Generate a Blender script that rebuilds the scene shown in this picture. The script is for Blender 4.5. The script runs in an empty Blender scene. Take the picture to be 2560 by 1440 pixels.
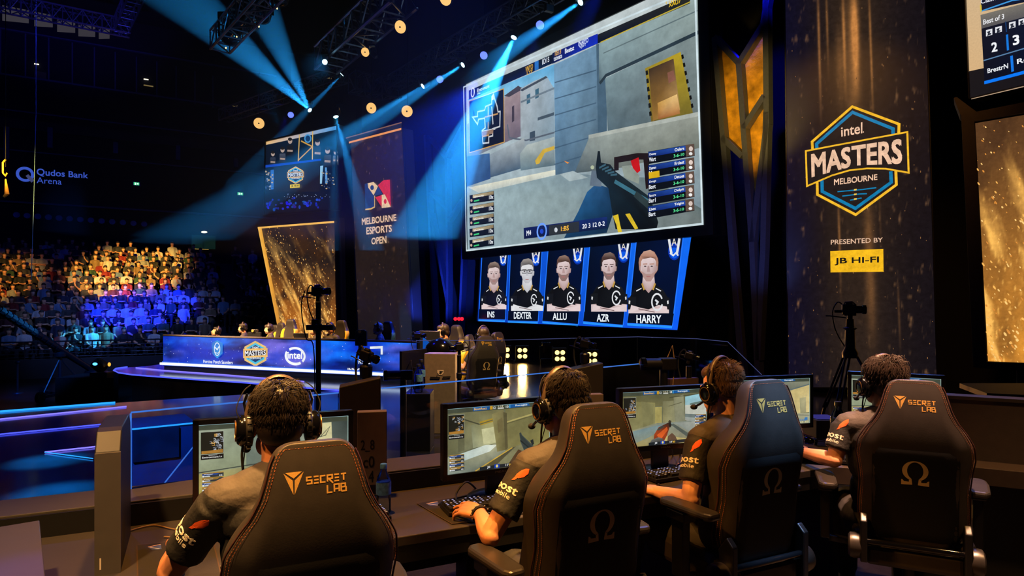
import bpy, bmesh, math, random
from mathutils import Vector, Matrix, noise
random.seed(7)
S = bpy.context.scene
HAZE = .012
BEAM = 8.0
COL = S.collection
R = math.radians

# ---------------------------------------------------------------- camera, world, exposure
FPX, CAM_H, HOR = 1640.0, 1.73, 750.0       # focal length in pixels of the 2560 px wide frame, eye height, horizon row
cd = bpy.data.cameras.new('camera'); cam = bpy.data.objects.new('camera', cd); COL.objects.link(cam)
cd.sensor_width = 36; cd.lens = 36*FPX/2560; cd.shift_y = (HOR-720)/2560
cd.clip_start = .05; cd.clip_end = 300
cam.location = (0, 0, CAM_H); cam.rotation_euler = (R(90), 0, 0)
S.camera = cam
vs = S.view_settings
vs.view_transform = 'Standard'; vs.look = 'None'; vs.exposure = 0; vs.gamma = 1; vs.use_curve_mapping = False
w = bpy.data.worlds.new('hall_gloom'); S.world = w; w.use_nodes = True
w.node_tree.nodes['Background'].inputs[0].default_value = (.05, .12, .42, 1)
w.node_tree.nodes['Background'].inputs[1].default_value = .022
S.cycles.use_denoising = True
S.cycles.max_bounces = 6; S.cycles.volume_bounces = 0; S.cycles.transparent_max_bounces = 12
S.cycles.sample_clamp_indirect = 4
S.cycles.caustics_reflective = False; S.cycles.caustics_refractive = False

def lin(c):
    c = c/255
    return c/12.92 if c <= .04045 else ((c+.055)/1.055)**2.4
def rgb(c, a=1): return (lin(c[0]), lin(c[1]), lin(c[2]), a)

def spot(name, loc, tgt, watts, col, deg, blend=.3, radius=.1):
    l = bpy.data.lights.new(name, 'SPOT'); o = bpy.data.objects.new(name, l); COL.objects.link(o)
    l.energy = watts; l.color = rgb(col)[:3]; l.spot_size = R(deg); l.spot_blend = blend; l.shadow_soft_size = radius
    o.location = loc; o.rotation_euler = (Vector(tgt)-Vector(loc)).to_track_quat('-Z', 'Y').to_euler()
    return o
def area(name, loc, tgt, watts, col, sx, sy):
    l = bpy.data.lights.new(name, 'AREA'); o = bpy.data.objects.new(name, l); COL.objects.link(o)
    l.energy = watts; l.color = rgb(col)[:3]; l.shape = 'RECTANGLE'; l.size = sx; l.size_y = sy
    o.location = loc; o.rotation_euler = (Vector(tgt)-Vector(loc)).to_track_quat('-Z', 'Y').to_euler()
    return o

P_ = lambda px, Y: ((px-1280)/FPX*Y, Y, 1.25)
AMBER, BLUE, CYAN, WARM = (255, 168, 70), (30, 60, 255), (60, 190, 255), (255, 205, 140)
# unseen spots over the near players, with an added fill on the partition
spot('players_amber_spot', (-1.2, 3.0, 6.2), (.0, 2.6, .9), 1500, AMBER, 44, .6, .12)
spot('players_side_amber_spot', (-3.2, 1.0, 5.2), (.35, 2.65, .9), 1300, AMBER, 23, .8, .12)
spot('players_right_amber_spot', (1.6, 4.6, 6.2), (2.3, 3.4, 1.0), 700, (255, 180, 110), 40, .6, .12)
spot('first_chair_top_spot', (-.42, 1.62, 6.4), (-.60, 2.0, 1.2), 6200, (255, 186, 105), 13, .7, .1)
spot('second_chair_top_spot', (.48, 2.16, 6.4), (.30, 2.55, 1.2), 5200, (255, 186, 105), 12, .7, .1)
spot('fourth_chair_top_spot', (1.86, 2.98, 6.4), (2.0, 3.3, 1.2), 7500, (255, 190, 150), 12, .7, .1)
spot('partition_amber_fill', (-1.5, .2, 5.2), (-1.45, 2.3, .8), 1500, (255, 190, 115), 26, .8, .12)  # added fill, brightens the partition face
spot('players_blue_back_spot', (4.2, 7.5, 6.5), (1.2, 3.0, 1.2), 900, (70, 130, 255), 34, .6, .12)
spot('third_chair_blue_spot', (1.50, 2.50, 6.4), (1.225, 2.985, 1.22), 11000, (165, 205, 255), 4.6, .8, .1)
spot('booth_blue_wash', (-5.5, 7, 6), (-1.8, 4.6, .3), 120, (20, 70, 255), 60, .8, .2)
# stage washes, with unseen fill spots added on dark surfaces
spot('far_team_amber_fill', (-4.5, 11.5, 8), (-6.0, 16.5, 1.1), 9000, (255, 190, 110), 42, .6, .15)  # unseen fill added for the far team
spot('far_team_blue_spot', (-1, 19, 8), (-5.0, 15.5, .6), 4000, (20, 60, 255), 60, .6, .15)
spot('far_team_face_fill', (-11, 11.5, 6), (-6.4, 16.5, 1.1), 16000, (255, 205, 150), 26, .6, .15)  # second unseen fill, added to brighten the far faces
spot('centre_face_fill', (-4.5, 7.5, 6), (-1.0, 11.0, 1.1), 6000, (255, 200, 140), 22, .6, .15)  # added fill from the front for faces and cabinet
spot('centre_amber_spot', (1.5, 6.5, 7.5), (-.7, 9.6, 1.0), 5200, (255, 195, 120), 46, .6, .15)
spot('centre_blue_spot', (-3, 14, 7), (-1.0, 10.2, .6), 1800, (20, 60, 255), 44, .6, .15)
spot('stage_floor_blue_wash', (2, 12, 9), (1.0, 8.5, 0), 2500, (40, 60, 255), 50, .7, .2)
spot('floor_left_blue_wash', (-6, 10, 9), (-5.0, 8.5, 0), 4500, (14, 24, 255), 60, .7, .2)
spot('booth_floor_amber_fill', (3.2, 1.6, 5.5), (2.6, 3.1, 0), 900, (255, 190, 120), 30, .8, .12)  # unseen fill added to brighten the booth carpet
spot('camera_plinth_amber_fill', (1.2, 2.4, 5.0), P_(1500, 4.8), 700, (255, 190, 110), 34, .8, .1)  # added warm fill for the dark plinth cameras
spot('corner_violet_fill', (-2.6, 1.2, 3.4), (-1.33, 1.80, .98), 420, (40, 40, 255), 9, .9, .05)  # small unseen spot added to tint the low partition blue
spot('block_blue_fill', (-2.4, 2.0, 2.8), (-2.0, 3.75, .75), 900, (20, 110, 255), 30, .8, .08)  # added fill that turns the stage block blue
spot('roof_truss_blue_fill', (-13, 20, 8), (-19, 28.5, 14), 5000, (80, 70, 255), 34, .8, .12)  # unseen fill added to lift the dark roof truss
# the seating bank
spot('crowd_amber_spot', (-13, 12, 9.5), (-20.0, 35.0, 2.7), 70000, (255, 196, 80), 14, .5, .2)
spot('crowd_left_amber_spot', (-14, 10, 9.5), (-25.0, 32.4, 1.8), 24000, (255, 190, 76), 12, .7, .2)
spot('crowd_blue_spot', (-12.5, 14, 10), (-16.8, 30.0, 1.0), 120000, (16, 34, 255), 15, .6, .2)
spot('crowd_dim_wash', (-12, 16, 11), (-17.5, 29.5, -.2), 5500, (110, 140, 235), 34, .8, .3)
spot('stand_blue_wash', (-13, 20, 10), (-22, 42, 9), 1300, (30, 50, 220), 90, .8, .3)
# lattice spots, one an added low fill, and blue back light on the drapes
spot('lattice_amber_spot', (2.6, 9.0, 4.0), (4.75, 12.8, 5.4), 2200, (255, 208, 96), 30, .8, .1)
spot('lattice_blue_spot', (4.0, 11.0, 9.5), (4.9, 12.8, 8.5), 2500, (20, 30, 255), 30, .7, .1)
spot('left_lattice_blue_spot', (-3.4, 20.0, 1.0), (-2.4, 23.6, 2.4), 3000, (50, 80, 255), 44, .7, .1)
spot('lattice_low_blue_fill', (3.4, 9.8, 1.2), (4.85, 12.9, 2.8), 500, (110, 130, 230), 34, .8, .1)  # added fill for the lower lattice bars
spot('banner_amber_wash', (4.5, 7.0, 9.0), (6.2, 12.0, 3.0), 600, (255, 170, 80), 50, .8, .1)
spot('stage_haze_blue_wash', (-1.0, 14.0, 12.0), (-2.5, 20.0, 6.0), 2200, (20, 70, 255), 60, .9, .2)

# ---------------------------------------------------------------- geometry from the survey of the hall
def P(px, py, Y): return Vector(((px-1280)/FPX*Y, Y, CAM_H-(py-HOR)/FPX*Y))
def G(px, py, z=0.0):
    Y = (CAM_H-z)*FPX/(py-HOR); return P(px, py, Y)

class Plane:
    """an upright surface in the hall: o origin at z=0, u along it, v up, n towards the audience side"""
    def __init__(s, o, u, v=(0, 0, 1)):
        s.o = Vector(o); s.u = Vector(u).normalized(); s.v = Vector(v).normalized(); s.n = s.u.cross(s.v).normalized()
    def hit(s, px, py):
        d = Vector(((px-1280)/FPX, 1, -(py-HOR)/FPX)); c = Vector((0, 0, CAM_H))
        t = (s.o-c).dot(s.n)/d.dot(s.n); p = c+d*t-s.o
        return (p.dot(s.u), p.dot(s.v))
    def mat(s, off=0):
        m = Matrix((s.u, s.v, s.n)).transposed().to_4x4(); m.translation = s.o+s.n*off
        return m
    def pt(s, u, v, n=0): return s.o+s.u*u+s.v*v+s.n*n
def plane_px(px0, Y0, px1, Y1):
    a = P(px0, HOR, Y0); b = P(px1, HOR, Y1); a.z = b.z = 0
    return Plane(a, b-a)

# ---------------------------------------------------------------- materials
MATS = {}
def mat(name, col, rough=.5, metal=0, vary=.12, scale=20, bump=0, coat=0, spec=.5):
    if name in MATS: return MATS[name]
    m = bpy.data.materials.new(name); m.use_nodes = True; n = m.node_tree.nodes; k = m.node_tree.links
    b = n['Principled BSDF']; c = rgb(col)
    b.inputs['Roughness'].default_value = rough; b.inputs['Metallic'].default_value = metal
    b.inputs['Coat Weight'].default_value = coat; b.inputs['Specular IOR Level'].default_value = spec
    t = n.new('ShaderNodeTexCoord'); z = n.new('ShaderNodeTexNoise'); r = n.new('ShaderNodeValToRGB')
    z.inputs['Scale'].default_value = scale; z.inputs['Detail'].default_value = 4
    k.new(t.outputs['Object'], z.inputs['Vector']); k.new(z.outputs['Fac'], r.inputs['Fac'])
    r.color_ramp.elements[0].position = .3; r.color_ramp.elements[1].position = .7
    r.color_ramp.elements[0].color = tuple(x*(1-vary) for x in c[:3])+(1,)
    r.color_ramp.elements[1].color = tuple(min(1, x*(1+vary)) for x in c[:3])+(1,)
    k.new(r.outputs['Color'], b.inputs['Base Color'])
    if bump:
        u = n.new('ShaderNodeBump'); u.inputs['Strength'].default_value = bump; u.inputs['Distance'].default_value = .01
        z2 = n.new('ShaderNodeTexNoise'); z2.inputs['Scale'].default_value = scale*6
        k.new(t.outputs['Object'], z2.inputs['Vector'])
        k.new(z2.outputs['Fac'], u.inputs['Height']); k.new(u.outputs['Normal'], b.inputs['Normal'])
    MATS[name] = m; return m
def glow(name, col, strength=1.0):
    if name in MATS: return MATS[name]
    m = bpy.data.materials.new(name); m.use_nodes = True; n = m.node_tree.nodes; k = m.node_tree.links
    n.clear(); e = n.new('ShaderNodeEmission'); o = n.new('ShaderNodeOutputMaterial')
    e.inputs[0].default_value = rgb(col); e.inputs[1].default_value = strength
    k.new(e.outputs[0], o.inputs[0]); MATS[name] = m; return m
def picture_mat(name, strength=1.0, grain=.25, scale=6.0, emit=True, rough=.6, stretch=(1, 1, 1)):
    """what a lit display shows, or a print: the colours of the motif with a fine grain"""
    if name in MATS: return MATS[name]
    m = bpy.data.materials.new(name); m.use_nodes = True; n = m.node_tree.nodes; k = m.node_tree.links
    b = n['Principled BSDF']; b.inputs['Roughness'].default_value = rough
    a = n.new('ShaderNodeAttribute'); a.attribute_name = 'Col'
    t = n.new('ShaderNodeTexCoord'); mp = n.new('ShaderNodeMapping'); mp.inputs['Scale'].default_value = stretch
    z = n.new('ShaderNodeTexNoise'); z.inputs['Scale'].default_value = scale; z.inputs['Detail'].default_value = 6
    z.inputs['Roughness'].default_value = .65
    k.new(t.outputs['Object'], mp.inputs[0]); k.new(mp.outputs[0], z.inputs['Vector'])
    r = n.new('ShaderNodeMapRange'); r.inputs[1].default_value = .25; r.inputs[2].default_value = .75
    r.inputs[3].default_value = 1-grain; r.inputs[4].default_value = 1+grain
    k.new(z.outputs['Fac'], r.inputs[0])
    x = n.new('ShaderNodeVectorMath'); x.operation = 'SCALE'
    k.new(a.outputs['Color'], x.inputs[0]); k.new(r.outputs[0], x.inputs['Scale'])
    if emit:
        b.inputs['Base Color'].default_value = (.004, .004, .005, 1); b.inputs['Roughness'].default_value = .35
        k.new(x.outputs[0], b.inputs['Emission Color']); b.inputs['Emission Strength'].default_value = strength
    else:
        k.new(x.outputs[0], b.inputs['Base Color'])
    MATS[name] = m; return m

# ---------------------------------------------------------------- mesh collector
class MB:
    def __init__(s): s.v = []; s.f = []; s.mi = []
    def add(s, vs, fs, mi=0, M=None):
        o = len(s.v)
        s.v += [(M @ Vector(p)) if M else Vector(p) for p in vs]
        s.f += [tuple(i+o for i in f) for f in fs]; s.mi += [mi]*len(fs); return s
    def box(s, c, d, M=None, mi=0):
        x, y, z = (q/2 for q in d); cx, cy, cz = c
        vs = [(cx+i*x, cy+j*y, cz+k*z) for i in (-1, 1) for j in (-1, 1) for k in (-1, 1)]
        return s.add(vs, [(0, 1, 3, 2), (4, 6, 7, 5), (0, 4, 5, 1), (2, 3, 7, 6), (0, 2, 6, 4), (1, 5, 7, 3)], mi, M)
    def bar(s, a, b, w, h=None, mi=0, up=(0, 0, 1)):
        a = Vector(a); b = Vector(b); h = h or w; d = (b-a).normalized(); u = Vector(up)
        if abs(d.dot(u)) > .98: u = Vector((0, 1, 0))
        x = d.cross(u).normalized()*w/2; y = x.cross(d).normalized()*h/2
        vs = [p+i*x+j*y for p in (a, b) for i, j in ((-1, -1), (1, -1), (1, 1), (-1, 1))]
        return s.add(vs, [(3, 2, 1, 0), (4, 5, 6, 7), (0, 1, 5, 4), (1, 2, 6, 5), (2, 3, 7, 6), (3, 0, 4, 7)], mi)
    def tube(s, pts, rad, n=8, mi=0, round_ends=False, flat=1.0, closed=False, up=None):
        pts = [Vector(p) for p in pts]; m = len(pts)
        rad = [rad]*m if isinstance(rad, (int, float)) else list(rad)
        if round_ends:
            for end in (0, 1):
                p, q = (pts[0], pts[1]) if end == 0 else (pts[-1], pts[-2]); r = rad[0] if end == 0 else rad[-1]
                d = (p-q).normalized(); ex = [(p+d*r*math.sin(a), r*math.cos(a)) for a in (.6, 1.1, 1.45)]
                if end == 0: pts = [e[0] for e in reversed(ex)]+pts; rad = [e[1] for e in reversed(ex)]+rad
                else: pts += [e[0] for e in ex]; rad += [e[1] for e in ex]
            m = len(pts)
        prev = None; rings = []
        for i in range(m):
            d = (pts[min(i+1, m-1)]-pts[max(i-1, 0)])
            if closed: d = pts[(i+1) % m]-pts[i-1]
            d.normalize()
            if prev is None:
                a = Vector(up) if up else (Vector((0, 0, 1)) if abs(d.z) < .9 else Vector((1, 0, 0)))
                x = a-d*a.dot(d)
            else: x = prev-d*prev.dot(d)
            if x.length < 1e-6: x = d.orthogonal()
            x.normalize(); prev = x; y = d.cross(x)
            rings.append([pts[i]+(x*math.cos(t)*flat+y*math.sin(t))*rad[i] for t in (2*math.pi*k/n for k in range(n))])
        vs = [p for r in rings for p in r]; fs = []
        for i in range(m if closed else m-1):
            j = (i+1) % m
            for k in range(n): fs.append((i*n+k, i*n+(k+1) % n, j*n+(k+1) % n, j*n+k))
        if not closed: fs += [tuple(reversed(range(n))), tuple(range((m-1)*n, m*n))]
        return s.add(vs, fs, mi)
    def lathe(s, prof, n=24, M=None, mi=0):
        vs = []; fs = []; m = len(prof)
        for r, z in prof: vs += [(r*math.cos(2*math.pi*k/n), r*math.sin(2*math.pi*k/n), z) for k in range(n)]
        for i in range(m-1):
            for k in range(n): fs.append((i*n+k, i*n+(k+1) % n, (i+1)*n+(k+1) % n, (i+1)*n+k))
        fs += [tuple(reversed(range(n))), tuple(range((m-1)*n, m*n))]
        return s.add(vs, fs, mi, M)
    def ell(s, c, r, nu=20, nv=12, M=None, mi=0):
        vs = []; fs = []; T = Matrix.Translation(c)
        if M: T = T @ M
        for j in range(nv+1):
            a = math.pi*min(max(j/nv, .002), .998)
            for i in range(nu):
                b = 2*math.pi*i/nu; vs.append((r[0]*math.sin(a)*math.cos(b), r[1]*math.sin(a)*math.sin(b), r[2]*math.cos(a)))
        for j in range(nv):
            for i in range(nu): fs.append((j*nu+i, (j+1)*nu+i, (j+1)*nu+(i+1) % nu, j*nu+(i+1) % nu))
        fs += [tuple(range(nu)), tuple(reversed(range(nv*nu, (nv+1)*nu)))]
        return s.add(vs, fs, mi, T)
    def prism(s, poly, z0, z1, M=None, mi=0):
        """polygon in the local xy plane pushed from z0 to z1"""
        n = len(poly); a = sum(poly[i][0]*poly[(i+1) % n][1]-poly[(i+1) % n][0]*poly[i][1] for i in range(n))
        if a < 0: poly = list(reversed(poly))
        vs = [(x, y, z0) for x, y in poly]+[(x, y, z1) for x, y in poly]
        fs = [tuple(reversed(range(n))), tuple(range(n, 2*n))]+[(i, (i+1) % n, n+(i+1) % n, n+i) for i in range(n)]
        return s.add(vs, fs, mi, M)
    def mesh(s, name, mats, smooth=None):
        me = bpy.data.meshes.new(name); me.from_pydata([tuple(p) for p in s.v], [], s.f)
        for m in (mats if isinstance(mats, (list, tuple)) else [mats]): me.materials.append(m)
        me.polygons.foreach_set('material_index', s.mi); me.update()
        if smooth is not None:
            me.polygons.foreach_set('use_smooth', [True]*len(me.polygons)); me.set_sharp_from_angle(angle=R(smooth))
        return me
    def build(s, name, mats, parent=None, smooth=None, bevel=0, M=None, sub=0):
        o = bpy.data.objects.new(name, s.mesh(name, mats, smooth)); COL.objects.link(o)
        if M is not None: o.matrix_world = M
        if parent: o.parent = parent
        if bevel:
            b = o.modifiers.new('bevel', 'BEVEL'); b.width = bevel; b.segments = 2; b.limit_method = 'ANGLE'; b.angle_limit = R(35)
        if sub:
            q = o.modifiers.new('sub', 'SUBSURF'); q.levels = q.render_levels = sub
        return o

def tag(o, label=None, cat=None, group=None, kind=None):
    if label: o['label'] = label
    if cat: o['category'] = cat
    if group: o['group'] = group
    if kind: o['kind'] = kind
    return o
def thing(name, label, cat, loc=(0, 0, 0), rz=0, group=None):
    o = bpy.data.objects.new(name, None); COL.objects.link(o); o.empty_display_size = .1
    o.location = loc; o.rotation_euler = (0, 0, rz); return tag(o, label, cat, group)
def dup(o, loc, rz, label, group=None):
    def cp(q, par):
        c = q.copy(); COL.objects.link(c); c.parent = par
        for ch in kids[q]: cp(ch, c)
        return c
    kids = {}
    def walk(q):
        kids[q] = list(q.children)
        for ch in kids[q]: walk(ch)
    walk(o); r = cp(o, None); r.location = loc; r.rotation_euler = (0, 0, rz); r['label'] = label
    if group: r['group'] = group
    return r
def struct(o): o['kind'] = 'structure'; return o

# ---------------------------------------------------------------- lettering and flat motifs
_txt = {}
def glyphs(s, bold):
    k = (s, bold)
    if k not in _txt:
        c = bpy.data.curves.new('lettering', 'FONT'); c.body = s; c.resolution_u = 3; c.fill_mode = 'FRONT'
        o = bpy.data.objects.new('lettering', c); me = o.to_mesh()
        vs = [(q.co.x, q.co.y) for q in me.vertices]; fs = [tuple(p.vertices) for p in me.polygons]
        if bold > .005:
            b = bold*.65; n0 = len(vs); v0, f0 = vs, fs; vs = []; fs = []
            for i, (dx, dy) in enumerate(((-b, -b), (b, -b), (b, b), (-b, b))): vs += [(x+dx, y+dy) for x, y in v0]; fs += [tuple(q+i*n0 for q in f) for f in f0]
        o.to_mesh_clear(); bpy.data.objects.remove(o); bpy.data.curves.remove(c)
        xs = [q[0] for q in vs]; ys = [q[1] for q in vs]; x0, x1, y0, y1 = min(xs), max(xs), min(ys), max(ys)
        _txt[k] = ([((x-x0)/(x1-x0+1e-9), (y-y0)/(y1-y0+1e-9)) for x, y in vs], fs)
    return _txt[k]

class Pic:
    """a flat motif in the plane of a display, banner or print: coloured polygons a hair's breadth above each other"""
    def __init__(s, plane=None, step=.0003): s.pl = plane; s.step = step; s.v = []; s.f = []; s.c = []; s.k = 0; s.hold = False
    def raw(s, pts, fs, cols):
        o = len(s.v); s.v += [(p[0], p[1], s.k*s.step) for p in pts]
        for f in fs: s.f.append(tuple(i+o for i in f)); s.c.append([cols[i] for i in f])
        s.k += 0 if s.hold else 1; return s
    def poly(s, pts, col, local=False):
        q = pts if local else [s.pl.hit(*p) for p in pts]
        cols = [rgb(c) for c in col] if isinstance(col[0], (tuple, list)) else [rgb(col)]*len(q)
        a = sum(q[i][0]*q[(i+1) % len(q)][1]-q[(i+1) % len(q)][0]*q[i][1] for i in range(len(q)))
        f = tuple(range(len(q)))
        return s.raw(q, [f if a > 0 else tuple(reversed(f))], cols)
    def rect(s, x0, y0, x1, y1, col, local=False):
        a = (x0, y0) if local else s.pl.hit(x0, y0); b = (x1, y1) if local else s.pl.hit(x1, y1)
        return s.poly([(a[0], a[1]), (a[0], b[1]), (b[0], b[1]), (b[0], a[1])], col, True)
    def quad_map(s, quad, local):
        q = quad if local else [s.pl.hit(*p) for p in quad]   # TL TR BR BL
        q = [Vector(p) for p in q]
        return lambda x, y: (q[3]*(1-x)+q[2]*x)*(1-y)+(q[0]*(1-x)+q[1]*x)*y
    def text(s, t, quad, col, bold=.012, local=False):
        if len(quad) == 2:
            a, b = (quad if local else [s.pl.hit(*p) for p in quad]); local = True
            t1, t0 = max(a[1], b[1]), min(a[1], b[1]); quad = [(a[0], t1), (b[0], t1), (b[0], t0), (a[0], t0)]
        m = s.quad_map(quad, local); vs, fs = glyphs(t, bold)
        return s.raw([m(x, y) for x, y in vs], fs, [rgb(col)]*len(vs))
    def line(s, pts, w, col, local=False, closed=False):
        q = [Vector(p if local else s.pl.hit(*p)) for p in pts]; n = len(q)
        L = []
        for i in range(n):
            a = q[i-1] if (i > 0 or closed) else q[i]; b = q[(i+1) % n] if (i < n-1 or closed) else q[i]
            d1 = (q[i]-a); d2 = (b-q[i])
            d1 = d1.normalized() if d1.length else d2.normalized(); d2 = d2.normalized() if d2.length else d1
            t = (d1+d2).normalized() if (d1+d2).length > 1e-6 else d1; nn = Vector((-t.y, t.x)); c = max(.35, nn.dot(Vector((-d1.y, d1.x))))
            L.append(nn*w/2/c)
        vs = [q[i]+L[i] for i in range(n)]+[q[i]-L[i] for i in range(n)]
        fs = [(i, n+i, n+(i+1) % n, (i+1) % n) for i in range(n if closed else n-1)]
        return s.raw(vs, fs, [rgb(col)]*len(vs))
    def arc(s, c, rx, ry, a0, a1, w, col, n=24, local=True):
        return s.line([(c[0]+rx*math.cos(a0+(a1-a0)*i/n), c[1]+ry*math.sin(a0+(a1-a0)*i/n)) for i in range(n+1)], w, col, local)
    def disc(s, c, rx, ry, col, n=20, local=False, rot=0):
        return s.poly([(c[0]+rx*math.cos(t)*math.cos(rot)-ry*math.sin(t)*math.sin(rot), c[1]+rx*math.cos(t)*math.sin(rot)+ry*math.sin(t)*math.cos(rot)) for t in (2*math.pi*i/n for i in range(n))], col, local)
    def build(s, name, m, parent=None, M=None):
        me = bpy.data.meshes.new(name); me.from_pydata(s.v, [], s.f); me.materials.append(m)
        at = me.color_attributes.new('Col', 'FLOAT_COLOR', 'CORNER')
        flat = [x for f in s.c for c in f for x in c]; at.data.foreach_set('color', flat); me.update()
        o = bpy.data.objects.new(name, me); COL.objects.link(o)
        if M is not None: o.matrix_world = M
        if parent: o.parent = parent
        return o

def remeshed(mb, name, voxel, smooth=2, mats=None):
    """one continuous skin around overlapping volumes"""
    o = mb.build('tmp', mats or []); r = o.modifiers.new('r', 'REMESH'); r.mode = 'VOXEL'; r.voxel_size = voxel; r.use_smooth_shade = True
    if smooth:
        q = o.modifiers.new('s', 'SMOOTH'); q.iterations = smooth; q.factor = .5
    dg = bpy.context.evaluated_depsgraph_get(); dg.update()
    me = bpy.data.meshes.new_from_object(o.evaluated_get(dg)); me.name = name
    old = o.data; bpy.data.objects.remove(o); bpy.data.meshes.remove(old)
    me.polygons.foreach_set('use_smooth', [True]*len(me.polygons))
    me.materials.clear()
    for m in (mats or []): me.materials.append(m)
    return me
def obj(name, me, parent=None, loc=None, rz=None):
    o = bpy.data.objects.new(name, me); COL.objects.link(o)
    if parent: o.parent = parent
    if loc is not None: o.location = loc
    if rz is not None: o.rotation_euler = (0, 0, rz)
    return o

def smooth_path(pts, k=6):
    pts = [Vector(p) for p in pts]; out = []
    for i in range(len(pts)-1):
        p0 = pts[max(i-1, 0)]; p1 = pts[i]; p2 = pts[i+1]; p3 = pts[min(i+2, len(pts)-1)]
        for j in range(k): u = j/k; out.append(.5*((2*p1)+(p2-p0)*u+(2*p0-5*p1+4*p2-p3)*u*u+(3*p1-p0-3*p2+p3)*u**3))
    return out+[pts[-1]]
# ================================================================ materials of the hall
M_black = mat('black_drape', (9, 9, 12), .9, bump=.2, scale=3)
M_stage = mat('stage_gloss', (22, 24, 34), .13, vary=.35, scale=2.5, coat=.0, spec=.6)
M_arena = mat('arena_floor', (22, 24, 32), .35, vary=.3, scale=1.2)
M_conc = mat('stand_concrete', (30, 31, 38), .85, vary=.25, scale=2)
M_dark = mat('dark_metal', (16, 17, 20), .45, .3)
M_alu = mat('truss_aluminium', (120, 124, 135), .35, .9)
M_plast = mat('black_plastic', (12, 12, 14), .38)
M_gloss = mat('glossy_black', (8, 8, 10), .12)
M_lens = mat('lens_glass', (6, 8, 14), .04, spec=.9)
M_rail = mat('rail_steel', (70, 76, 92), .35, .8)
M_frame = mat('screen_frame', (14, 14, 18), .5)
M_brown = mat('brown_frame', (52, 44, 38), .6)
M_disp = picture_mat('display_picture', 1.0, .10, 3)
M_grit = picture_mat('display_gritty', 1.0, .38, 9)
M_led = picture_mat('led_picture', 1.0, .30, 5)

def pgrid(pic, quad, fn, nu, nv, local=False):
    """a soft background: fn(x, y) gives the colour over the unit square, y up"""
    m = pic.quad_map(quad, local); vs = []; cs = []; fs = []
    for j in range(nv+1):
        for i in range(nu+1):
            vs.append(m(i/nu, j/nv)); cs.append(rgb([max(0, min(255, c)) for c in fn(i/nu, j/nv)]))
    for j in range(nv):
        for i in range(nu): a = j*(nu+1)+i; fs.append((a, a+1, a+nu+2, a+nu+1))
    return pic.raw(vs, fs, cs)
def mix(a, b, t): t = max(0, min(1, t)); return tuple(x+(y-x)*t for x, y in zip(a, b))
def nz(x, y, z=0): return noise.noise((x, y, z))
def fbm(x, y, z=0): return noise.fractal((x, y, z), .9, 2.1, 4)

# ================================================================ floors, stage, drapes
struct(MB().box((0, 25, -1.35), (110, 120, .3)).build('floor', M_arena))
pts = [(-22, -4), (-22, 9.3)]+[tuple(G(a, b)[:2]) for a, b in ((0, 1031), (288, 1007), (627, 985), (846, 977.5), (750, 970), (600, 957), (480, 949.5), (400, 943.5), (330, 938), (296, 933), (284, 927), (290, 922), (318, 918.5), (360, 916))]
pts += [(-9.4, 18.0), (-8.6, 20), (-8.6, 27), (16, 27), (16, -4)]
struct(MB().prism(pts, -1.2, 0).build('floor_stage', M_stage, bevel=.01))
struct(MB().box((1.0, 2.6, .003), (8.5, 4.6, .006)).build('floor_booth', mat('booth_carpet', (54, 48, 43), .95, vary=.3, scale=9, bump=.3)))
SP = plane_px(1167, 22.3, 1750, 15.0)                      # the plane of the big screen
WB = plane_px(858, 30.0, 1830, 17.2); WR = plane_px(1800, 17.6, 2760, 12.4)
def upright(name, pl, u0, u1, z0, z1, d, m):
    return struct(MB().box(((u0+u1)/2, (z0+z1)/2, -d/2), (u1-u0, z1-z0, d)).build(name, m, M=pl.mat()))
upright('wall_back', WB, 0, WB.hit(1830, 700)[0], -1.2, 15, .3, M_black)
upright('wall_right', WR, 0, WR.hit(2760, 700)[0], -1.2, 15, .3, M_black)
struct(MB().box((-6, 26, 19), (90, 70, .3)).build('ceiling', mat('roof_deck', (14, 15, 20), .9)))

# the far stands: a dark facade of boxes and ledges
W = plane_px(0, 37.0, 660, 44.5); M_wall = mat('stand_wall', (13, 14, 20), .9, vary=.3, scale=.6)
upright('wall_left', W, -14, 44, -1.2, 19, .5, M_wall)
n_tr = 0
def ledge(px0, py0, px1, py1, h, d, m, k=[0]):
    a = W.hit(px0, py0); b = W.hit(px1, py1); k[0] += 1
    struct(MB().box((0, 0, 0), (1, 1, 1)).build('trim_%d' % k[0], m, M=W.mat() @ Matrix.Translation(((a[0]+b[0])/2, (a[1]+b[1])/2, d/2+.02)) @ Matrix.Diagonal((b[0]-a[0], h, d, 1))))
M_ledge = mat('stand_ledge', (58, 60, 84), .6, vary=.2, scale=1)
for y0, y1, h, d in ((182, 290, .10, .25), (273, 362, .08, .3), (378, 440, .07, .3), (512, 545, .10, .3)):
    ledge(-60, y0-9, 690, y1, h, d, M_ledge)
ledge(-60, 290, 690, 392, .55, .2, mat('stand_fascia', (34, 34, 40), .9, vary=.3))
ledge(-60, 40, 690, 210, .08, .2, M_ledge)
for i, px in enumerate((2, 64, 122, 181, 236, 288, 341, 392, 440, 487, 532)):    # mullions of the glazed boxes
    t = i/10; a = W.hit(px, 72+t*118); b = W.hit(px, 186+t*84)
    struct(MB().box((a[0], (a[1]+b[1])/2, .06), (.07, a[1]-b[1], .1)).build('trim_%d' % (20+i), M_ledge, M=W.mat()))
for i, (px, y0, y1) in enumerate(((18, 320, 400), (126, 322, 372), (289, 358, 386), (444, 366, 402), (588, 398, 420))):
    a = W.hit(px, y0); b = W.hit(px, y1)
    struct(MB().box((a[0], (a[1]+b[1])/2, .2), (.25, a[1]-b[1], .35)).build('trim_%d' % (40+i), M_ledge, M=W.mat()))
M_roofpanel = glow('roof_panel_glow', (66, 63, 72), .7)
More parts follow.
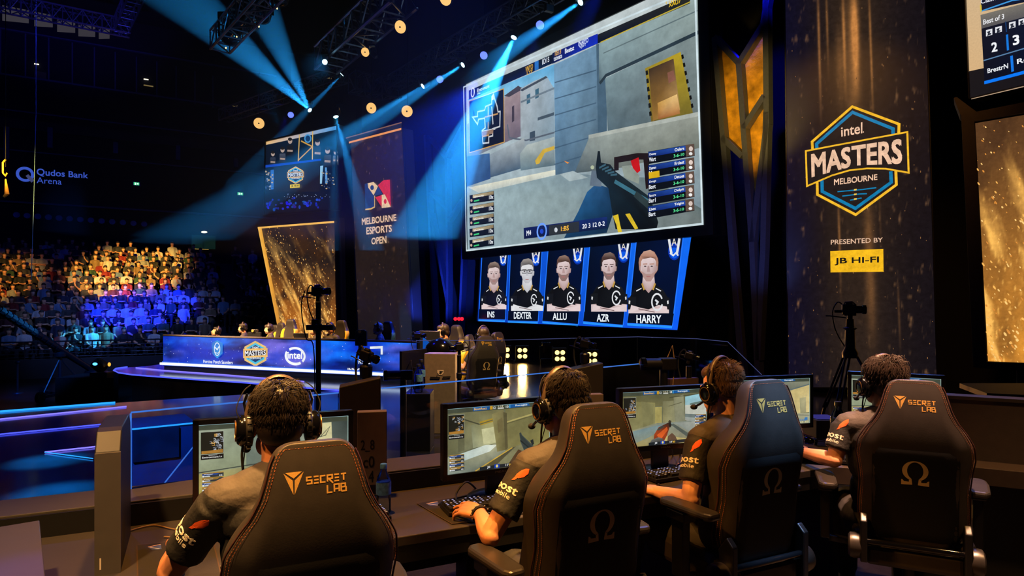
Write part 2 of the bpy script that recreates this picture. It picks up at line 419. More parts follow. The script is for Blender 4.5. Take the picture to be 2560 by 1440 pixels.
for i, (x0, y0, x1, y1) in enumerate(((6, 14, 72, 56), (86, 30, 132, 70), (143, 46, 188, 84), (196, 59, 238, 95), (247, 69, 274, 102))):
    p = Pic(W); q = [W.hit(x0, y0), W.hit(x1, y0+(x1-x0)*.19), W.hit(x1, y1+(x1-x0)*.19-10), W.hit(x0, y1-4)]
    MB().prism(q, .02, .06).build('window_%d' % (i+1), M_roofpanel, M=W.mat())['kind'] = 'structure'  # grey roof panels made to glow dimly, no real windows
M_lit = glow('lit_room', (150, 128, 80), .55); M_tube = glow('strip_lamp', (255, 246, 220), 1.4)
for i, (x, y, wd, hh) in enumerate(((86, 178, 30, 24), (359, 212, 24, 6), (577, 262, 18, 8), (812, 192, 16, 6))):
    a = W.hit(x, y); b = W.hit(x+wd, y+hh)
    t = tag(MB().prism([a, (b[0], a[1]), b, (a[0], b[1])], .02, .08).build('lit_box_window', mat('room_interior', (96, 84, 52), .8) if i == 0 else M_lit, M=W.mat()),
            ['dim lit hospitality box window, widest of the row high in the stand', 'small lit hospitality box window midway along the dark stand', 'small lit hospitality box window above the end of the brown truss', 'farthest lit hospitality box window, behind the lighting trusses'][i], 'window')
    a = W.hit(x, y-18+4*i); b = W.hit(x+12, y-14+4*i)
    if i < 2: tag(MB().prism([a, (b[0], a[1]), b, (a[0], b[1])], .1, .16).build('strip_light', M_tube, M=W.mat()), ['bright strip light in the widest hospitality box', 'bright strip light above the middle hospitality box'][i], 'lamp')
# arena sign
p = Pic(W); SB = (62, 92, 205); c = W.hit(63, 436); rr = W.hit(82, 436)[0]-c[0]
p.arc(c, rr, rr, .2, 2*math.pi+.2, rr*.42, SB, 32)
p.poly([(64, 440), (71, 436), (86, 451), (79, 457)], (70, 76, 120))
p.text('Qudos Bank', [(92, 421), (220, 432), (220, 449), (92, 441)], SB, .02)
p.text('Arena', [(92, 443), (154, 447), (154, 462), (92, 458)], SB, .0)
sg = thing('arena_sign', 'blue arena name sign with a ring emblem on the dark upper stand', 'sign', W.pt(c[0], c[1]), 0)
o = p.build('sign_lettering', picture_mat('sign_picture', .8, .15), M=W.mat(.05)); o.parent = sg; o.matrix_parent_inverse = Matrix.Translation(-sg.location)
a = W.hit(36, 412); b = W.hit(226, 466)
q = MB().prism([a, (b[0], a[1]), b, (a[0], b[1])], .0, .03).build('backboard', M_wall, M=W.mat()); q.parent = sg; q.matrix_parent_inverse = Matrix.Translation(-sg.location)
for i, (x, y) in enumerate(((341, 460), (600, 485))):
    p = Pic(W); p.rect(x-7, y-4, x+7, y+4, (60, 200, 130)); p.rect(x-4, y-3, x-1, y+3, (230, 255, 240)); p.rect(x+1, y-2, x+5, y+2, (230, 255, 240))
    e = W.hit(x, y); t = thing('exit_sign', ['green exit sign right of the arena sign', 'green exit sign nearest the hanging side screen'][i], 'sign', W.pt(e[0], e[1]))
    for q in (MB().box((e[0], e[1], .05), (.45, .28, .08)).build('housing', M_plast, M=W.mat()), p.build('sign_face', picture_mat('exit_picture', 1.1, .05), M=W.mat(.1))):
        q.parent = t; q.matrix_parent_inverse = Matrix.Translation(-t.location)
M_port = mat('pale_rim', (120, 124, 150), .4)
for i in range(13):                                                      # round vents above the seats
    x = 42+i*26.5; y = 538+i*1.9; c = W.hit(x, y); t = thing('round_vent', 'round pale-rimmed vent above the seating bank', 'vent', W.pt(c[0], c[1]), 0, 'row of round vents over the seats')
    M = W.mat() @ Matrix.Translation((c[0], c[1], .0))
    for q in (MB().lathe([(.12, .05), (.17, .14), (.16, .17), (.12, .16)], 20).build('rim', M_port, M=M, smooth=40), MB().lathe([(.12, .02), (.12, .08)], 20).build('bowl', M_dark, M=M)):
        q.parent = t; q.matrix_parent_inverse = Matrix.Translation(-t.location)
# green lit vomitory doorway
p = Pic(W); p.rect(478, 588, 537, 624, (10, 34, 26)); p.rect(505, 590, 508, 624, (6, 22, 18)); p.rect(480, 622, 520, 625, (190, 150, 70))
tag(p.build('doorway_screen', picture_mat('green_screen', .8, .3), M=W.mat(.3)), 'dim green doorway at the top of the seating bank', 'doorway')
tag(MB().ell((W.pt(*W.hit(508, 582), .5)), (.2, .1, .07)).build('bulkhead_lamp', M_tube), 'small white lamp over the green doorway', 'lamp')

# ================================================================ LED strips set in the stage
M_ledb = glow('led_blue', (70, 80, 255), 1.8); M_ledc = glow('led_cyan', (40, 150, 255), 1.5); M_ledv = glow('led_violet', (120, 110, 255), 1.6)
def strip(ptsxy, r, m, label, z=.012):
    mb = MB(); mb.tube([(x, y, z) for x, y in ptsxy], r, 6); return tag(mb.build('led_strip', m), label, 'light strip')
g2 = lambda L: [tuple(G(a, b)[:2]) for a, b in L]
strip(g2([(846, 977.5), (750, 970), (600, 957), (480, 949.5), (400, 943.5), (330, 938), (296, 933), (284, 927), (290, 922), (318, 918.5)]), 0.0154, M_ledb, 'glowing blue light strip round the edge of the far team platform')
strip(g2([(340, 920.5), (409, 927), (560, 938), (760, 955)]), 0.0121, M_ledv, 'pale violet light strip inlaid in the far platform, inside its edge')
strip(g2([(-40, 1034), (288, 1008)]), 0.0165, M_ledc, 'cyan light strip along the far stage edge at left')
strip(g2([(-40, 1054), (316, 1018)]), 0.011, M_ledv, 'violet light strip just this side of the cyan edge strip')
strip(g2([(-40, 1092), (324, 1056)]), 0.0088, M_ledb, 'long blue light strip crossing the empty stage at left')
strip(g2([(112, 1133), (240, 1119)]), 0.0088, M_ledv, 'short white-violet light strip beside the slim partition')
strip(g2([(112, 1133), (232, 1149)]), 0.0055, M_ledc, 'short cyan light strip meeting the white-violet one at a point')
for i, (x, y) in enumerate(((120, 1152), (140, 1232))):
    g = G(x, y); spot('added_cyan_pool_spot', (g.x-.2, g.y-.4, 7), g, 40000, (30, 180, 255), 7, .9, .1)  # added spots stand in for haze beams mirrored in the floor

# ================================================================ big screen with the match on it
def screen(name, label, pl, quad, frame=.12, depth=.35, cat='screen'):
    """frame and housing round a display whose corners are given in the plane"""
    q = [pl.hit(*p) for p in quad]; cu = sum(a[0] for a in q)/4; cv = sum(a[1] for a in q)/4
    t = thing(name, label, cat, pl.pt(cu, cv)); L = Matrix.Translation(-t.location)
    out = [(cu+(a-cu)*(1+2*frame/(max(x[0] for x in q)-min(x[0] for x in q))), cv+(b-cv)*(1+2*frame/(max(x[1] for x in q)-min(x[1] for x in q)))) for a, b in q]
    h = MB().prism(out, -depth, -.02).build('housing', M_frame, M=pl.mat(), bevel=.02); h.parent = t; h.matrix_parent_inverse = L
    f = MB()
    for i in range(4): f.prism([q[i], q[(i+1) % 4], out[(i+1) % 4], out[i]], -.02, .04)
    f = f.build('frame', M_frame, M=pl.mat()); f.parent = t; f.matrix_parent_inverse = L
    def put(pic, nm, m, off=.0):
        o = pic.build(nm, m, M=pl.mat(off)); o.parent = t; o.matrix_parent_inverse = L; return o
    return t, put, q
SQ = [(1165.5, 211), (1745, -61), (1759, 559), (1169, 627)]
big, put, q = screen('stage_screen', 'huge stage screen showing a first-person shooter match', SP, SQ, .28, .5)
x0, y0 = 1140, 0; k = 1/2.25
def c5(L): return [(x0+a*k, y0+b*k) for a, b in L]          # survey sketch of the screen picture
p = Pic(SP)
p.poly([(1165.5, 211), (1745, -61), (1759, 559), (1169, 627)], [(186, 200, 205), (190, 200, 200), (120, 140, 150), (140, 165, 175)])
p.poly(c5([(62, 560), (555, 360), (560, 560), (270, 640)]), [(120, 190, 225), (95, 170, 215), (150, 200, 225), (160, 205, 225)])         # sky
p.poly(c5([(62, 700), (275, 545), (345, 485), (370, 500), (370, 760), (62, 900)]), [(150, 150, 160), (170, 160, 165), (160, 140, 145), (120, 105, 115), (110, 105, 120), (120, 135, 150)])
p.poly(c5([(275, 545), (300, 525), (370, 490), (372, 765), (275, 800)]), [(165, 145, 148), (165, 145, 148), (160, 140, 142), (105, 95, 110), (110, 100, 112)])
p.poly(c5([(270, 540), (350, 482), (378, 500), (300, 545)]), (70, 66, 76))
p.poly(c5([(362, 500), (440, 455), (510, 428), (553, 500), (555, 850), (365, 900)]), [(175, 185, 190), (165, 180, 190), (160, 175, 185), (150, 170, 182), (120, 145, 160), (150, 165, 172)])
p.poly(c5([(360, 506), (505, 428), (516, 436), (372, 514)]), (66, 74, 84))
for a, b in ((398, 535), (446, 505)): p.poly(c5([(a, b), (a+20, b-10), (a+20, b+42), (a, b+52)]), (60, 100, 120))
p.poly(c5([(315, 600), (328, 592), (328, 680), (315, 690)]), (70, 62, 72)); p.poly(c5([(415, 745), (445, 735), (445, 790), (415, 795)]), (62, 78, 92))
p.line(c5([(365, 575), (555, 495)]), .06, (110, 125, 135)); p.line(c5([(460, 670), (552, 640)]), .09, (70, 84, 96))
p.line(c5([(290, 700), (300, 775), (395, 790), (555, 745)]), .05, (90, 100, 112))
p.poly(c5([(190, 870), (385, 775), (395, 940), (190, 1000)]), [(150, 165, 175), (170, 180, 182), (70, 95, 115), (60, 85, 110)])
p.poly(c5([(62, 880), (190, 862), (195, 1005), (62, 1050)]), [(70, 110, 160), (60, 100, 150), (40, 70, 120), (60, 110, 170)])
p.poly(c5([(360, 865), (400, 815), (553, 770), (558, 930), (365, 960)]), [(150, 165, 165), (180, 190, 185), (165, 178, 178), (90, 112, 122), (95, 120, 132)])
p.poly(c5([(445, 905), (490, 840), (555, 820), (555, 840), (500, 860), (470, 920), (452, 925)]), (205, 170, 60))
# ground
p.poly(c5([(60, 1055), (560, 960), (760, 985), (1100, 1000), (1390, 1180), (1393, 1258), (65, 1408)]), [(165, 190, 195), (150, 172, 180), (120, 140, 148), (105, 120, 120), (95, 110, 110), (110, 120, 118), (150, 172, 180)])
p.poly(c5([(70, 1055), (560, 955), (560, 985), (130, 1085)]), [(225, 225, 205), (225, 225, 205), (205, 210, 198), (190, 200, 195)])
# the near wall and doorway
p.poly(c5([(552, 365), (800, 250), (840, 480), (850, 745), (740, 800), (690, 960), (560, 985)]), [(120, 160, 190), (110, 145, 172), (90, 118, 140), (80, 105, 125), (95, 122, 140), (80, 104, 122), (78, 108, 132)])
for i in range(6): p.line(c5([(556, 465+i*92), (790, 395+i*92)]), .035, (70, 96, 118))
p.poly(c5([(790, 250), (820, 240), (850, 470), (850, 740), (800, 770)]), (72, 98, 118))
p.poly(c5([(805, 240), (1358, -20), (1372, 180), (830, 440), (805, 470)]), [(140, 165, 170), (150, 168, 165), (135, 150, 148), (110, 132, 140), (70, 90, 102)])
p.poly(c5([(840, 440), (1365, 190), (1376, 650), (855, 740)]), [(120, 142, 148), (128, 142, 142), (100, 112, 112), (84, 104, 114)])
p.line(c5([(810, 470), (845, 425), (1365, 182)]), .09, (44, 58, 68)); p.line(c5([(830, 300), (1360, 60)]), .03, (95, 112, 116))
p.poly(c5([(1065, 385), (1265, 292), (1335, 640), (1100, 690)]), [(150, 130, 40), (180, 155, 40), (120, 108, 44), (110, 92, 40)])
p.poly(c5([(1085, 390), (1225, 330), (1262, 620), (1110, 680)]), [(60, 46, 34), (84, 62, 46), (190, 150, 90), (150, 110, 50)])
p.poly(c5([(1135, 580), (1245, 530), (1262, 640), (1140, 672)]), [(200, 150, 70), (240, 200, 130), (170, 110, 60), (150, 90, 50)])
p.poly(c5([(1190, 410), (1225, 395), (1235, 450), (1198, 470)]), (140, 92, 76))
for i in range(7): p.poly(c5([(1268+i*9, 310+i*46), (1280+i*9, 306+i*46), (1284+i*9, 328+i*46), (1272+i*9, 334+i*46)]), (20, 20, 20))
for i in range(6): p.poly(c5([(1068+i*4, 400+i*46), (1080+i*4, 395+i*46), (1084+i*4, 420+i*46), (1070+i*4, 424+i*46)]), (26, 26, 24))
p.poly(c5([(755, 765), (1376, 640), (1380, 830), (960, 940), (668, 975)]), [(150, 160, 155), (150, 155, 145), (110, 116, 108), (110, 118, 112), (70, 84, 90)])
p.line(c5([(748, 770), (1376, 640)]), .10, (172, 178, 170)); p.poly(c5([(585, 980), (660, 962), (745, 1000), (640, 1020)]), (165, 180, 182))
# hands and rifle of the player's view
p.poly(c5([(610, 1340), (690, 1190), (740, 1080), (790, 1035), (870, 1060), (890, 1190), (850, 1310)]), [(22, 60, 96), (30, 80, 124), (34, 90, 140), (40, 84, 128), (26, 56, 86), (20, 44, 70), (18, 44, 70)])
p.poly(c5([(755, 1045), (765, 960), (800, 960), (822, 1010), (820, 1050)]), (96, 110, 124))
p.poly(c5([(800, 850), (812, 850), (818, 915), (870, 925), (900, 965), (1095, 1110), (1140, 1250), (1130, 1290), (900, 1290), (880, 1190), (860, 1060), (795, 1000), (788, 940)]), [(22, 26, 28), (22, 26, 28), (28, 36, 40), (30, 40, 46), (26, 34, 40), (30, 44, 50), (20, 24, 26), (12, 14, 16), (14, 16, 18), (20, 26, 30), (24, 38, 46), (24, 34, 40), (28, 36, 42)])
for i in range(5): p.line(c5([(808+i*16, 945+i*10), (845+i*16, 925+i*14)]), .05, (60, 96, 112))
p.line(c5([(895, 1020), (1080, 1130)]), .10, (60, 110, 128)); p.line(c5([(1010, 1090), (1090, 1160)]), .16, (46, 60, 62))
p.line(c5([(905, 960), (905, 900), (1020, 880), (1070, 880), (1085, 1060)]), .16, (34, 24, 26)); p.poly(c5([(985, 905), (1030, 885), (1040, 960), (1010, 985)]), (200, 24, 30))
p.poly(c5([(935, 935), (985, 930), (1035, 990), (1030, 1035), (950, 1000)]), (140, 150, 140))
p.poly(c5([(885, 1215), (915, 1205), (925, 1260), (938, 1310), (915, 1310), (905, 1265)]), (220, 190, 40)); p.poly(c5([(955, 1205), (980, 1200), (1028, 1285), (1010, 1292)]), (214, 184, 40))
p.disc((x0+770*k, 942*k), 4.5, 5, (180, 190, 160)); p.poly(c5([(610, 905), (640, 915), (630, 922)]), (240, 150, 60))
# overlays
D0 = (8, 16, 40)
p.poly(c5([(75, 510), (1320, -30), (1320, 20), (815, 240), (75, 562)]), [D0, (38, 40, 38), (40, 42, 40), D0, (12, 30, 80)])
p.poly(c5([(545, 300), (800, 190), (800, 245), (545, 360)]), [(10, 16, 60), (20, 40, 170), (20, 50, 200), (10, 20, 70)])
p.line(c5([(815, 240), (1320, 12)]), .03, (190, 170, 60))
p.text('Eteconunt', c5([(122, 500), (192, 472), (192, 492), (122, 520)]), (235, 240, 250), .02); p.text('Ra', c5([(124, 522), (140, 516), (140, 528), (124, 534)]), (225, 230, 240), .02)
p.arc(p.pl.hit(x0+97*k, 520*k), .09, .15, 0, 6.3, .05, (225, 232, 245), 16)
for t, qd, cc in (('VNYO', [(394, 378), (436, 358), (436, 388), (394, 408)], (220, 170, 40)), ('LYF', [(402, 404), (434, 390), (434, 408), (402, 422)], (220, 170, 40)), ('1D1S', [(488, 335), (528, 318), (528, 348), (488, 366)], (230, 236, 245)),
    ('10:13', [(560, 290), (594, 276), (594, 302), (560, 318)], (226, 176, 96)), ('tateats', [(553, 324), (600, 304), (600, 326), (553, 346)], (220, 228, 240)), ('Beatst', [(616, 276), (668, 256), (668, 282), (616, 304)], (232, 238, 248)),
    ('INAIYO', [(692, 234), (748, 212), (748, 238), (692, 262)], (214, 224, 250)), ('VJST', [(696, 258), (736, 242), (736, 262), (696, 280)], (214, 224, 250)), ('TTLLSA', [(1178, 8), (1270, -30), (1270, -8), (1178, 28)], (226, 186, 40)), ('XAU7', [(1200, 20), (1268, -8), (1268, 18), (1200, 44)], (226, 186, 40))):
    p.text(t, c5(qd), cc, .03)
p.poly(c5([(446, 350), (468, 340), (468, 390), (446, 400)]), (40, 110, 190))
p.poly(c5([(77, 570), (272, 500), (275, 800), (79, 860)]), [(8, 16, 34), (12, 24, 56), (8, 14, 32), (8, 14, 32)]); p.line(c5([(77, 570), (272, 500), (275, 800), (79, 860)]), .03, (210, 160, 70), closed=True)
MAPP = [[(97, 660), (125, 655), (125, 630), (165, 620), (170, 600), (205, 585), (205, 545), (215, 530), (222, 560), (235, 600), (240, 630), (252, 628), (250, 712), (210, 725), (210, 765), (188, 770), (188, 803), (155, 807), (150, 735), (168, 720), (165, 665), (130, 672), (125, 700)],
        [(165, 660), (205, 650), (240, 640)], [(150, 740), (225, 725)], [(185, 600), (185, 725)], [(205, 600), (212, 700)], [(150, 770), (190, 760)]]
for i, L in enumerate(MAPP): p.line(c5(L), .05, (200, 205, 210) if i % 2 == 0 else (200, 150, 90), closed=(i == 0))
p.poly(c5([(203, 545), (213, 528), (217, 560), (205, 566)]), (220, 170, 70)); p.poly(c5([(170, 665), (195, 655), (190, 685), (172, 690)]), (60, 110, 170)); p.poly(c5([(150, 742), (215, 728), (212, 752), (152, 765)]), (150, 120, 100))
for i in range(5):
    y = 1100+i*63; p.poly(c5([(80, y), (217, y-26), (220, y+28), (83, y+46)]), (12, 18, 34)); p.poly(c5([(98, y-2), (215, y-24), (215, y-6), (98, y+15)]), [(190, 170, 130), (150, 130, 90), (130, 110, 80), (200, 190, 160)])
    p.text('10x', c5([(190, y), (214, y-4), (214, y+18), (190, y+22)]), (235, 240, 245), .03); p.line(c5([(105, y+32), (135, y+26)]), .05, (60, 200, 120)); p.disc((x0+91*k, (y+28)*k), 2.6, 3.4, (200, 170, 150)); p.text('Dovecta', c5([(108, y+4), (160, y-6), (160, y+4), (108, y+14)]), (240, 240, 235), .03)
for i in range(5):
    y = 862+i*77; p.poly(c5([(1087, y-8), (1345, y-52), (1349, y+16), (1090, y+62)]), (14, 18, 26)); p.poly(c5([(1088, y-6), (1300, y-42), (1300, y-14), (1088, y+24)]), [(20, 50, 130), (40, 80, 170), (26, 60, 160), (12, 26, 80)])
    p.poly(c5([(1296, y-45), (1344, y-52), (1348, y+14), (1300, y+20)]), (96, 76, 66)); p.disc((x0+1327*k, (y-24)*k), 5, 6, (220, 200, 190)); p.disc((x0+1326*k, (y+4)*k), 4.5, 4, (235, 235, 235))
    p.text(['Dezey', 'Daznan', 'Denge', 'Senorx', 'Lbex'][i], c5([(1094, y+2), (1132, y-5), (1132, y+10), (1094, y+18)]), (235, 240, 248), .03); p.text(['Oslers', 'Erdest', 'Detoss', 'Delpit', 'Tolgist'][i], c5([(1236, y-26), (1290, y-36), (1290, y-18), (1236, y-8)]), (245, 245, 240), .03)
    p.text('3-6-10', c5([(1230, y+8), (1290, y-2), (1290, y+14), (1230, y+26)]), (90, 230, 150), .03)
    p.text(['Wart', 'Mxt', 'Bort', 'Bar1', 'Bart'][i], c5([(1092, y+26), (1130, y+20), (1130, y+44), (1092, y+50)]), (230, 236, 245), .03)
    if i == 1: p.poly(c5([(1090, y+32), (1150, y+22), (1152, y+62), (1092, y+72)]), (226, 180, 30))
p.poly(c5([(388, 1283), (858, 1220), (858, 1285), (390, 1345)]), [(10, 26, 90), (24, 44, 110), (16, 26, 60), (10, 20, 60)]); p.poly(c5([(530, 1270), (700, 1246), (700, 1304), (530, 1326)]), (44, 48, 54))
for t, qd, cc in (('M4', [(404, 1298), (430, 1294), (430, 1322), (404, 1328)], (230, 235, 245)), ('1:BS', [(598, 1275), (642, 1268), (642, 1296), (598, 1302)], (240, 180, 60)), ('20 3 12 0-2', [(718, 1262), (845, 1244), (845, 1270), (718, 1288)], (235, 240, 250))): p.text(t, c5(qd), cc, .03)
cc = p.pl.hit(x0+490*k, 1302*k); p.arc(cc, .2, .22, 0, 6.3, .06, (110, 160, 255), 20); p.disc((x0+490*k, 1302*k), 4.5, 6, (30, 70, 200)); p.disc((x0+570*k, 1294*k), 4, 6, (210, 216, 224))
p.line(c5([(50, 492), (1352, -62), (1395, 1260), (66, 1410)]), .05, (205, 222, 228), closed=True)
put(p, 'match_picture', picture_mat('match_picture', 1.0, .26, 2.2), .0)

# ================================================================ line-up display with five portraits
NP = Plane(SP.pt(0, 0, -.1), SP.u)
lin_t, put, q = screen('lineup_screen', 'wide blue display of five player portraits under the stage screen', NP, [(1203, 636), (1732, 584), (1696, 825), (1194, 803)], .02, .3)
p = Pic(NP); BL = (16, 96, 235)
p.poly([(1203, 636), (1732, 584), (1696, 825), (1194, 803)], [(8, 60, 190), (20, 110, 245), (14, 90, 240), (6, 50, 170)])
PAN = [('INS', 1205, 1271, 639, 628, 1197, 1263, 797, 799, 1235, 657, 711, (1219, 1237, 778, 794), 0), ('DEXTER', 1277, 1356, 632, 623, 1271, 1346, 801, 803, 1319, 649, 708, (1286, 1330, 780, 797), 1),
       ('ALLU', 1372, 1464, 622, 613, 1358, 1447, 802, 810, 1411, 641, 702, (1384, 1419, 782, 800), 2), ('AZR', 1477, 1582, 612, 602, 1461, 1560, 803, 812, 1525, 634, 699, (1495, 1526, 785, 804), 3), ('HARRY', 1594, 1712, 601, 588, 1572, 1684, 807, 814, 1625, 629, 703, (1595, 1657, 787, 808), 4)]
for nm, a0, a1, t0, t1, b0, b1, d0, d1, cx, hy, chin, tb, sty in PAN:
    p.poly([(a0, t0), (a1, t1), (b1, d1), (b0, d0)], [(6, 14, 36), (5, 20, 60), (4, 12, 30), (4, 10, 24)])
    p.line([(a0, t0), (a1, t1), (b1, d1), (b0, d0)], .035, (36, 120, 255), closed=True)
    s = (chin-hy)/54.0                                                   # figure scale: head height 54 units
    X = lambda x: cx+x*s
    Yq = lambda y: hy+y*s
    def pp(L, c): p.poly([(X(a), Yq(b)) for a, b in L], c)
    base = (d0-24-hy)/s
    JB = (14, 15, 18); SK = (225, 205, 205) if sty != 1 else (225, 225, 228); SH = (178, 148, 146) if sty != 1 else (190, 190, 196); HC = [(110, 90, 84), (120, 116, 116), (100, 72, 62), (84, 60, 54), (176, 128, 108)][sty]
    lg = ((a1-a0)*.18); lx = a1-lg*1.1; ly = (t0+t1)/2+lg*1.3
    p.disc((lx, ly+lg*.3), lg*.72, lg*1.05, (10, 50, 170)); p.disc((lx, ly+lg*.5), lg*.5, lg*.65, (16, 90, 230))
    for dx in (-.62, .62): p.line([(lx+dx*lg, ly-lg*1.2), (lx+dx*lg*.7, ly), (lx+dx*lg*.5, ly+lg*.6)], .07, (225, 228, 232))
    p.text('A', [(lx-lg*.3, ly-lg*1.2), (lx+lg*.3, ly-lg*1.25), (lx+lg*.3, ly-lg*.4), (lx-lg*.3, ly-lg*.35)], (235, 225, 205), .0); p.line([(lx-lg*.5, ly+lg*.5), (lx-.1*lg, ly+lg*.8), (lx+.2*lg, ly+lg*.5), (lx+lg*.5, ly+lg*.8)], .04, (225, 230, 240))
    W2 = 31 if sty == 0 else 37
    pp([(-12, 60), (12, 60), (W2*.72, 70), (W2*.95, 84), (W2, 110), (W2, base), (-W2, base), (-W2, 110), (-W2*.95, 84), (-W2*.72, 70)], [JB, JB, (24, 26, 30), (18, 19, 22), JB, JB, JB, JB, (18, 19, 22), (24, 26, 30)])
    for sg2 in (-1, 1):
        pp([(sg2*W2*1.0, 98), (sg2*W2*.72, 100), (sg2*W2*.66, base), (sg2*W2, base)], [SK, SH, SK, SK]); pp([(sg2*W2*1.03, 84), (sg2*W2*.62, 82), (sg2*W2*.64, 104), (sg2*W2*1.05, 106)], (22, 24, 28))
        pp([(sg2*W2*.90, 90), (sg2*W2*.98, 89), (sg2*W2*.99, 95), (sg2*W2*.92, 96)], (215, 218, 220)); pp([(sg2*13, 66), (sg2*W2*.62, 71), (sg2*W2*.6, 73), (sg2*13, 68)], (220, 222, 225))
    pp([(-W2*.95, base), (-W2*.86, base-15), (-W2*.4, base-10), (0, base-7), (W2*.5, base-15), (W2*.9, base-12), (W2*.95, base)], [SK, SK, SK, SH, SK, SK, SK]); p.line([(X(-W2*.5), Yq(base-8)), (X(W2*.3), Yq(base-2))], .02, (110, 84, 84))
    pp([(-10, 42), (10, 42), (12, 62), (0, 76), (-12, 62)], [SK, SK, SH, SH, SH]); p.line([(X(-12), Yq(58)), (X(-8), Yq(70))], .05, (190, 150, 70)); p.line([(X(12), Yq(58)), (X(8), Yq(70))], .05, (190, 150, 70))
    cc = p.pl.hit(X(W2*.42), Yq(92)); ar = .0055*s*16.5; p.arc(cc, ar*1.3, ar*1.6, .4, 6.0, ar*.35, (225, 228, 232), 18); p.line([(X(W2*.33), Yq(88)), (X(W2*.46), Yq(92)), (X(W2*.38), Yq(97))], ar*.4, (220, 224, 228))
    if sty in (3, 4): pp([(-19, 14), (-15, 8), (-13, 36), (-18, 36)], (24, 26, 34)); pp([(19, 14), (15, 8), (13, 36), (18, 36)], (24, 26, 34))
    hw = 18 if sty == 4 else 15.5
    pp([(hw*math.cos(t), 20-(22 if math.sin(t) > 0 else 18)*math.sin(t)+(7 if sty == 4 and math.sin(t) < 0 else 0)) for t in (2*math.pi*i/18 for i in range(18))], HC)
    pp([(-14, 26), (-16.5, 27), (-15.5, 36), (-13, 37)], SH); pp([(14, 26), (16.5, 27), (15.5, 36), (13, 37)], SH)
    pp([(-13.5, 16), (-8, 9), (8, 9), (13.5, 16), (14, 32), (10, 46), (4, 54), (-4, 54), (-10, 46), (-14, 32)], [SK, SK, SK, SK, SH, SH, SH, SH, SH, SK])
    pp([(-14.5, 20), (-14.5, 8), (-9, 0), (3, -3), (11, 1), (14.5, 9), (14.5, 20), (11, 13), (4, 11), (-6, 13), (-11, 14)], [HC, HC, mix(HC, (255, 235, 215), .25), mix(HC, (255, 235, 215), .3), HC, HC, HC, mix(HC, (0, 0, 0), .3), mix(HC, (0, 0, 0), .3), mix(HC, (0, 0, 0), .3), HC])
    if sty != 1: pp([(-12.5, 36), (-5, 41), (5, 41), (12.5, 36), (10, 46), (4, 54.5), (-4, 54.5), (-10, 46)], mix(SH, HC, .45 if sty in (2, 3) else .25))
    pp([(-4.5, 44.5), (4.5, 44.5), (3, 46.5), (-3, 46.5)], (170, 110, 108)); pp([(-1.4, 26), (1.4, 26), (3, 37), (-3, 37)], SH)
    for e in (-6, 6):
        p.disc((X(e), Yq(27)), 2.3*s, 1.3*s, (70, 60, 64), 10); p.line([(X(e-4), Yq(23)), (X(e+4), Yq(22.6))], .018*s, HC)
    if sty == 1:
        for e in (-6.5, 6.5): p.line([(X(e-5.4), Yq(23.5)), (X(e+5.4), Yq(23.5)), (X(e+5), Yq(31)), (X(e-5), Yq(31))], .018, (30, 30, 34), closed=True)
        p.line([(X(-14), Yq(25)), (X(14), Yq(25))], .012, (30, 30, 34))
    l0 = a0+(b0-a0)*.83; r0 = a1+(b1-a1)*.83; yb = d0-24
    p.poly([(l0, yb), (r0, yb+1), (b1, d1), (b0, d0)], (5, 12, 30)); p.text(nm, [(tb[0], tb[2]), (tb[1], tb[2]+.5), (tb[1], tb[3]), (tb[0], tb[3])], (232, 240, 246), .03)
    p.line([(b0, d0+4), (b1, d1+4)], .05, (40, 150, 255))
put(p, 'portrait_picture', M_disp)

# ================================================================ hanging side screen and sparks panel at far left
LS = plane_px(645, 26.2, 845, 24.0)
t, put, q = screen('side_screen', 'hanging screen with team shots and crowd above the golden panel', LS, [(665.5, 354), (843, 314), (837, 521), (662, 535)], .05, .3)
p = Pic(LS); ss = 1/2.483
def c4(L): return [(640+a*ss, 280+b*ss) for a, b in L]
p.poly(c4([(63, 185), (507, 84), (490, 600), (55, 634)]), [(10, 24, 44), (8, 40, 66), (6, 10, 22), (4, 8, 20)])
p.poly(c4([(63, 185), (507, 84), (507, 108), (63, 204)]), [(230, 180, 110), (60, 160, 230), (50, 150, 220), (236, 196, 140)])
p.poly(c4([(110, 345), (400, 300), (395, 495), (108, 495)]), (26, 27, 33)); p.line(c4([(270, 140), (262, 310)]), .05, (220, 180, 100)); p.line(c4([(352, 120), (350, 295)]), .05, (220, 180, 100)); p.line(c4([(262, 300), (350, 215), (280, 180)]), .05, (210, 160, 70))
p.disc(c4([(322, 165)])[0], 9, 11, (70, 150, 210)); p.disc(c4([(322, 165)])[0], 6, 7.5, (14, 60, 110))
for a, b, sc, cl in ((105, 260, 1, (50, 60, 80)), (165, 235, 1.1, (70, 80, 100)), (212, 180, 1.2, (26, 30, 38)), (383, 190, 1.3, (40, 50, 64)), (445, 240, 1.3, (60, 70, 84)), (495, 250, 1, (90, 110, 130))):
    p.poly(c4([(a-16*sc, b+22*sc), (a+16*sc, b+20*sc), (a+20*sc, b+80*sc), (a-20*sc, b+82*sc)]), [cl, cl, (14, 18, 26), (14, 18, 26)]); p.disc(c4([(a, b)])[0], 4.6*sc, 6*sc, (180, 160, 150)); p.disc(c4([(a, b-9*sc)])[0], 4.4*sc, 3.6*sc, (30, 28, 30)); p.line(c4([(a-14*sc, b+50*sc), (a+14*sc, b+52*sc)]), .06*sc, (170, 150, 140))
p.poly(c4([(60, 330), (405, 290), (405, 302), (60, 346)]), (20, 70, 190)); p.poly(c4([(400, 335), (418, 333), (410, 445), (398, 446)]), (150, 200, 230)); p.poly(c4([(430, 345), (440, 344), (446, 444), (430, 445)]), (90, 150, 210)); p.poly(c4([(92, 360), (112, 358), (110, 480), (94, 482)]), (50, 110, 190))
random.seed(3)
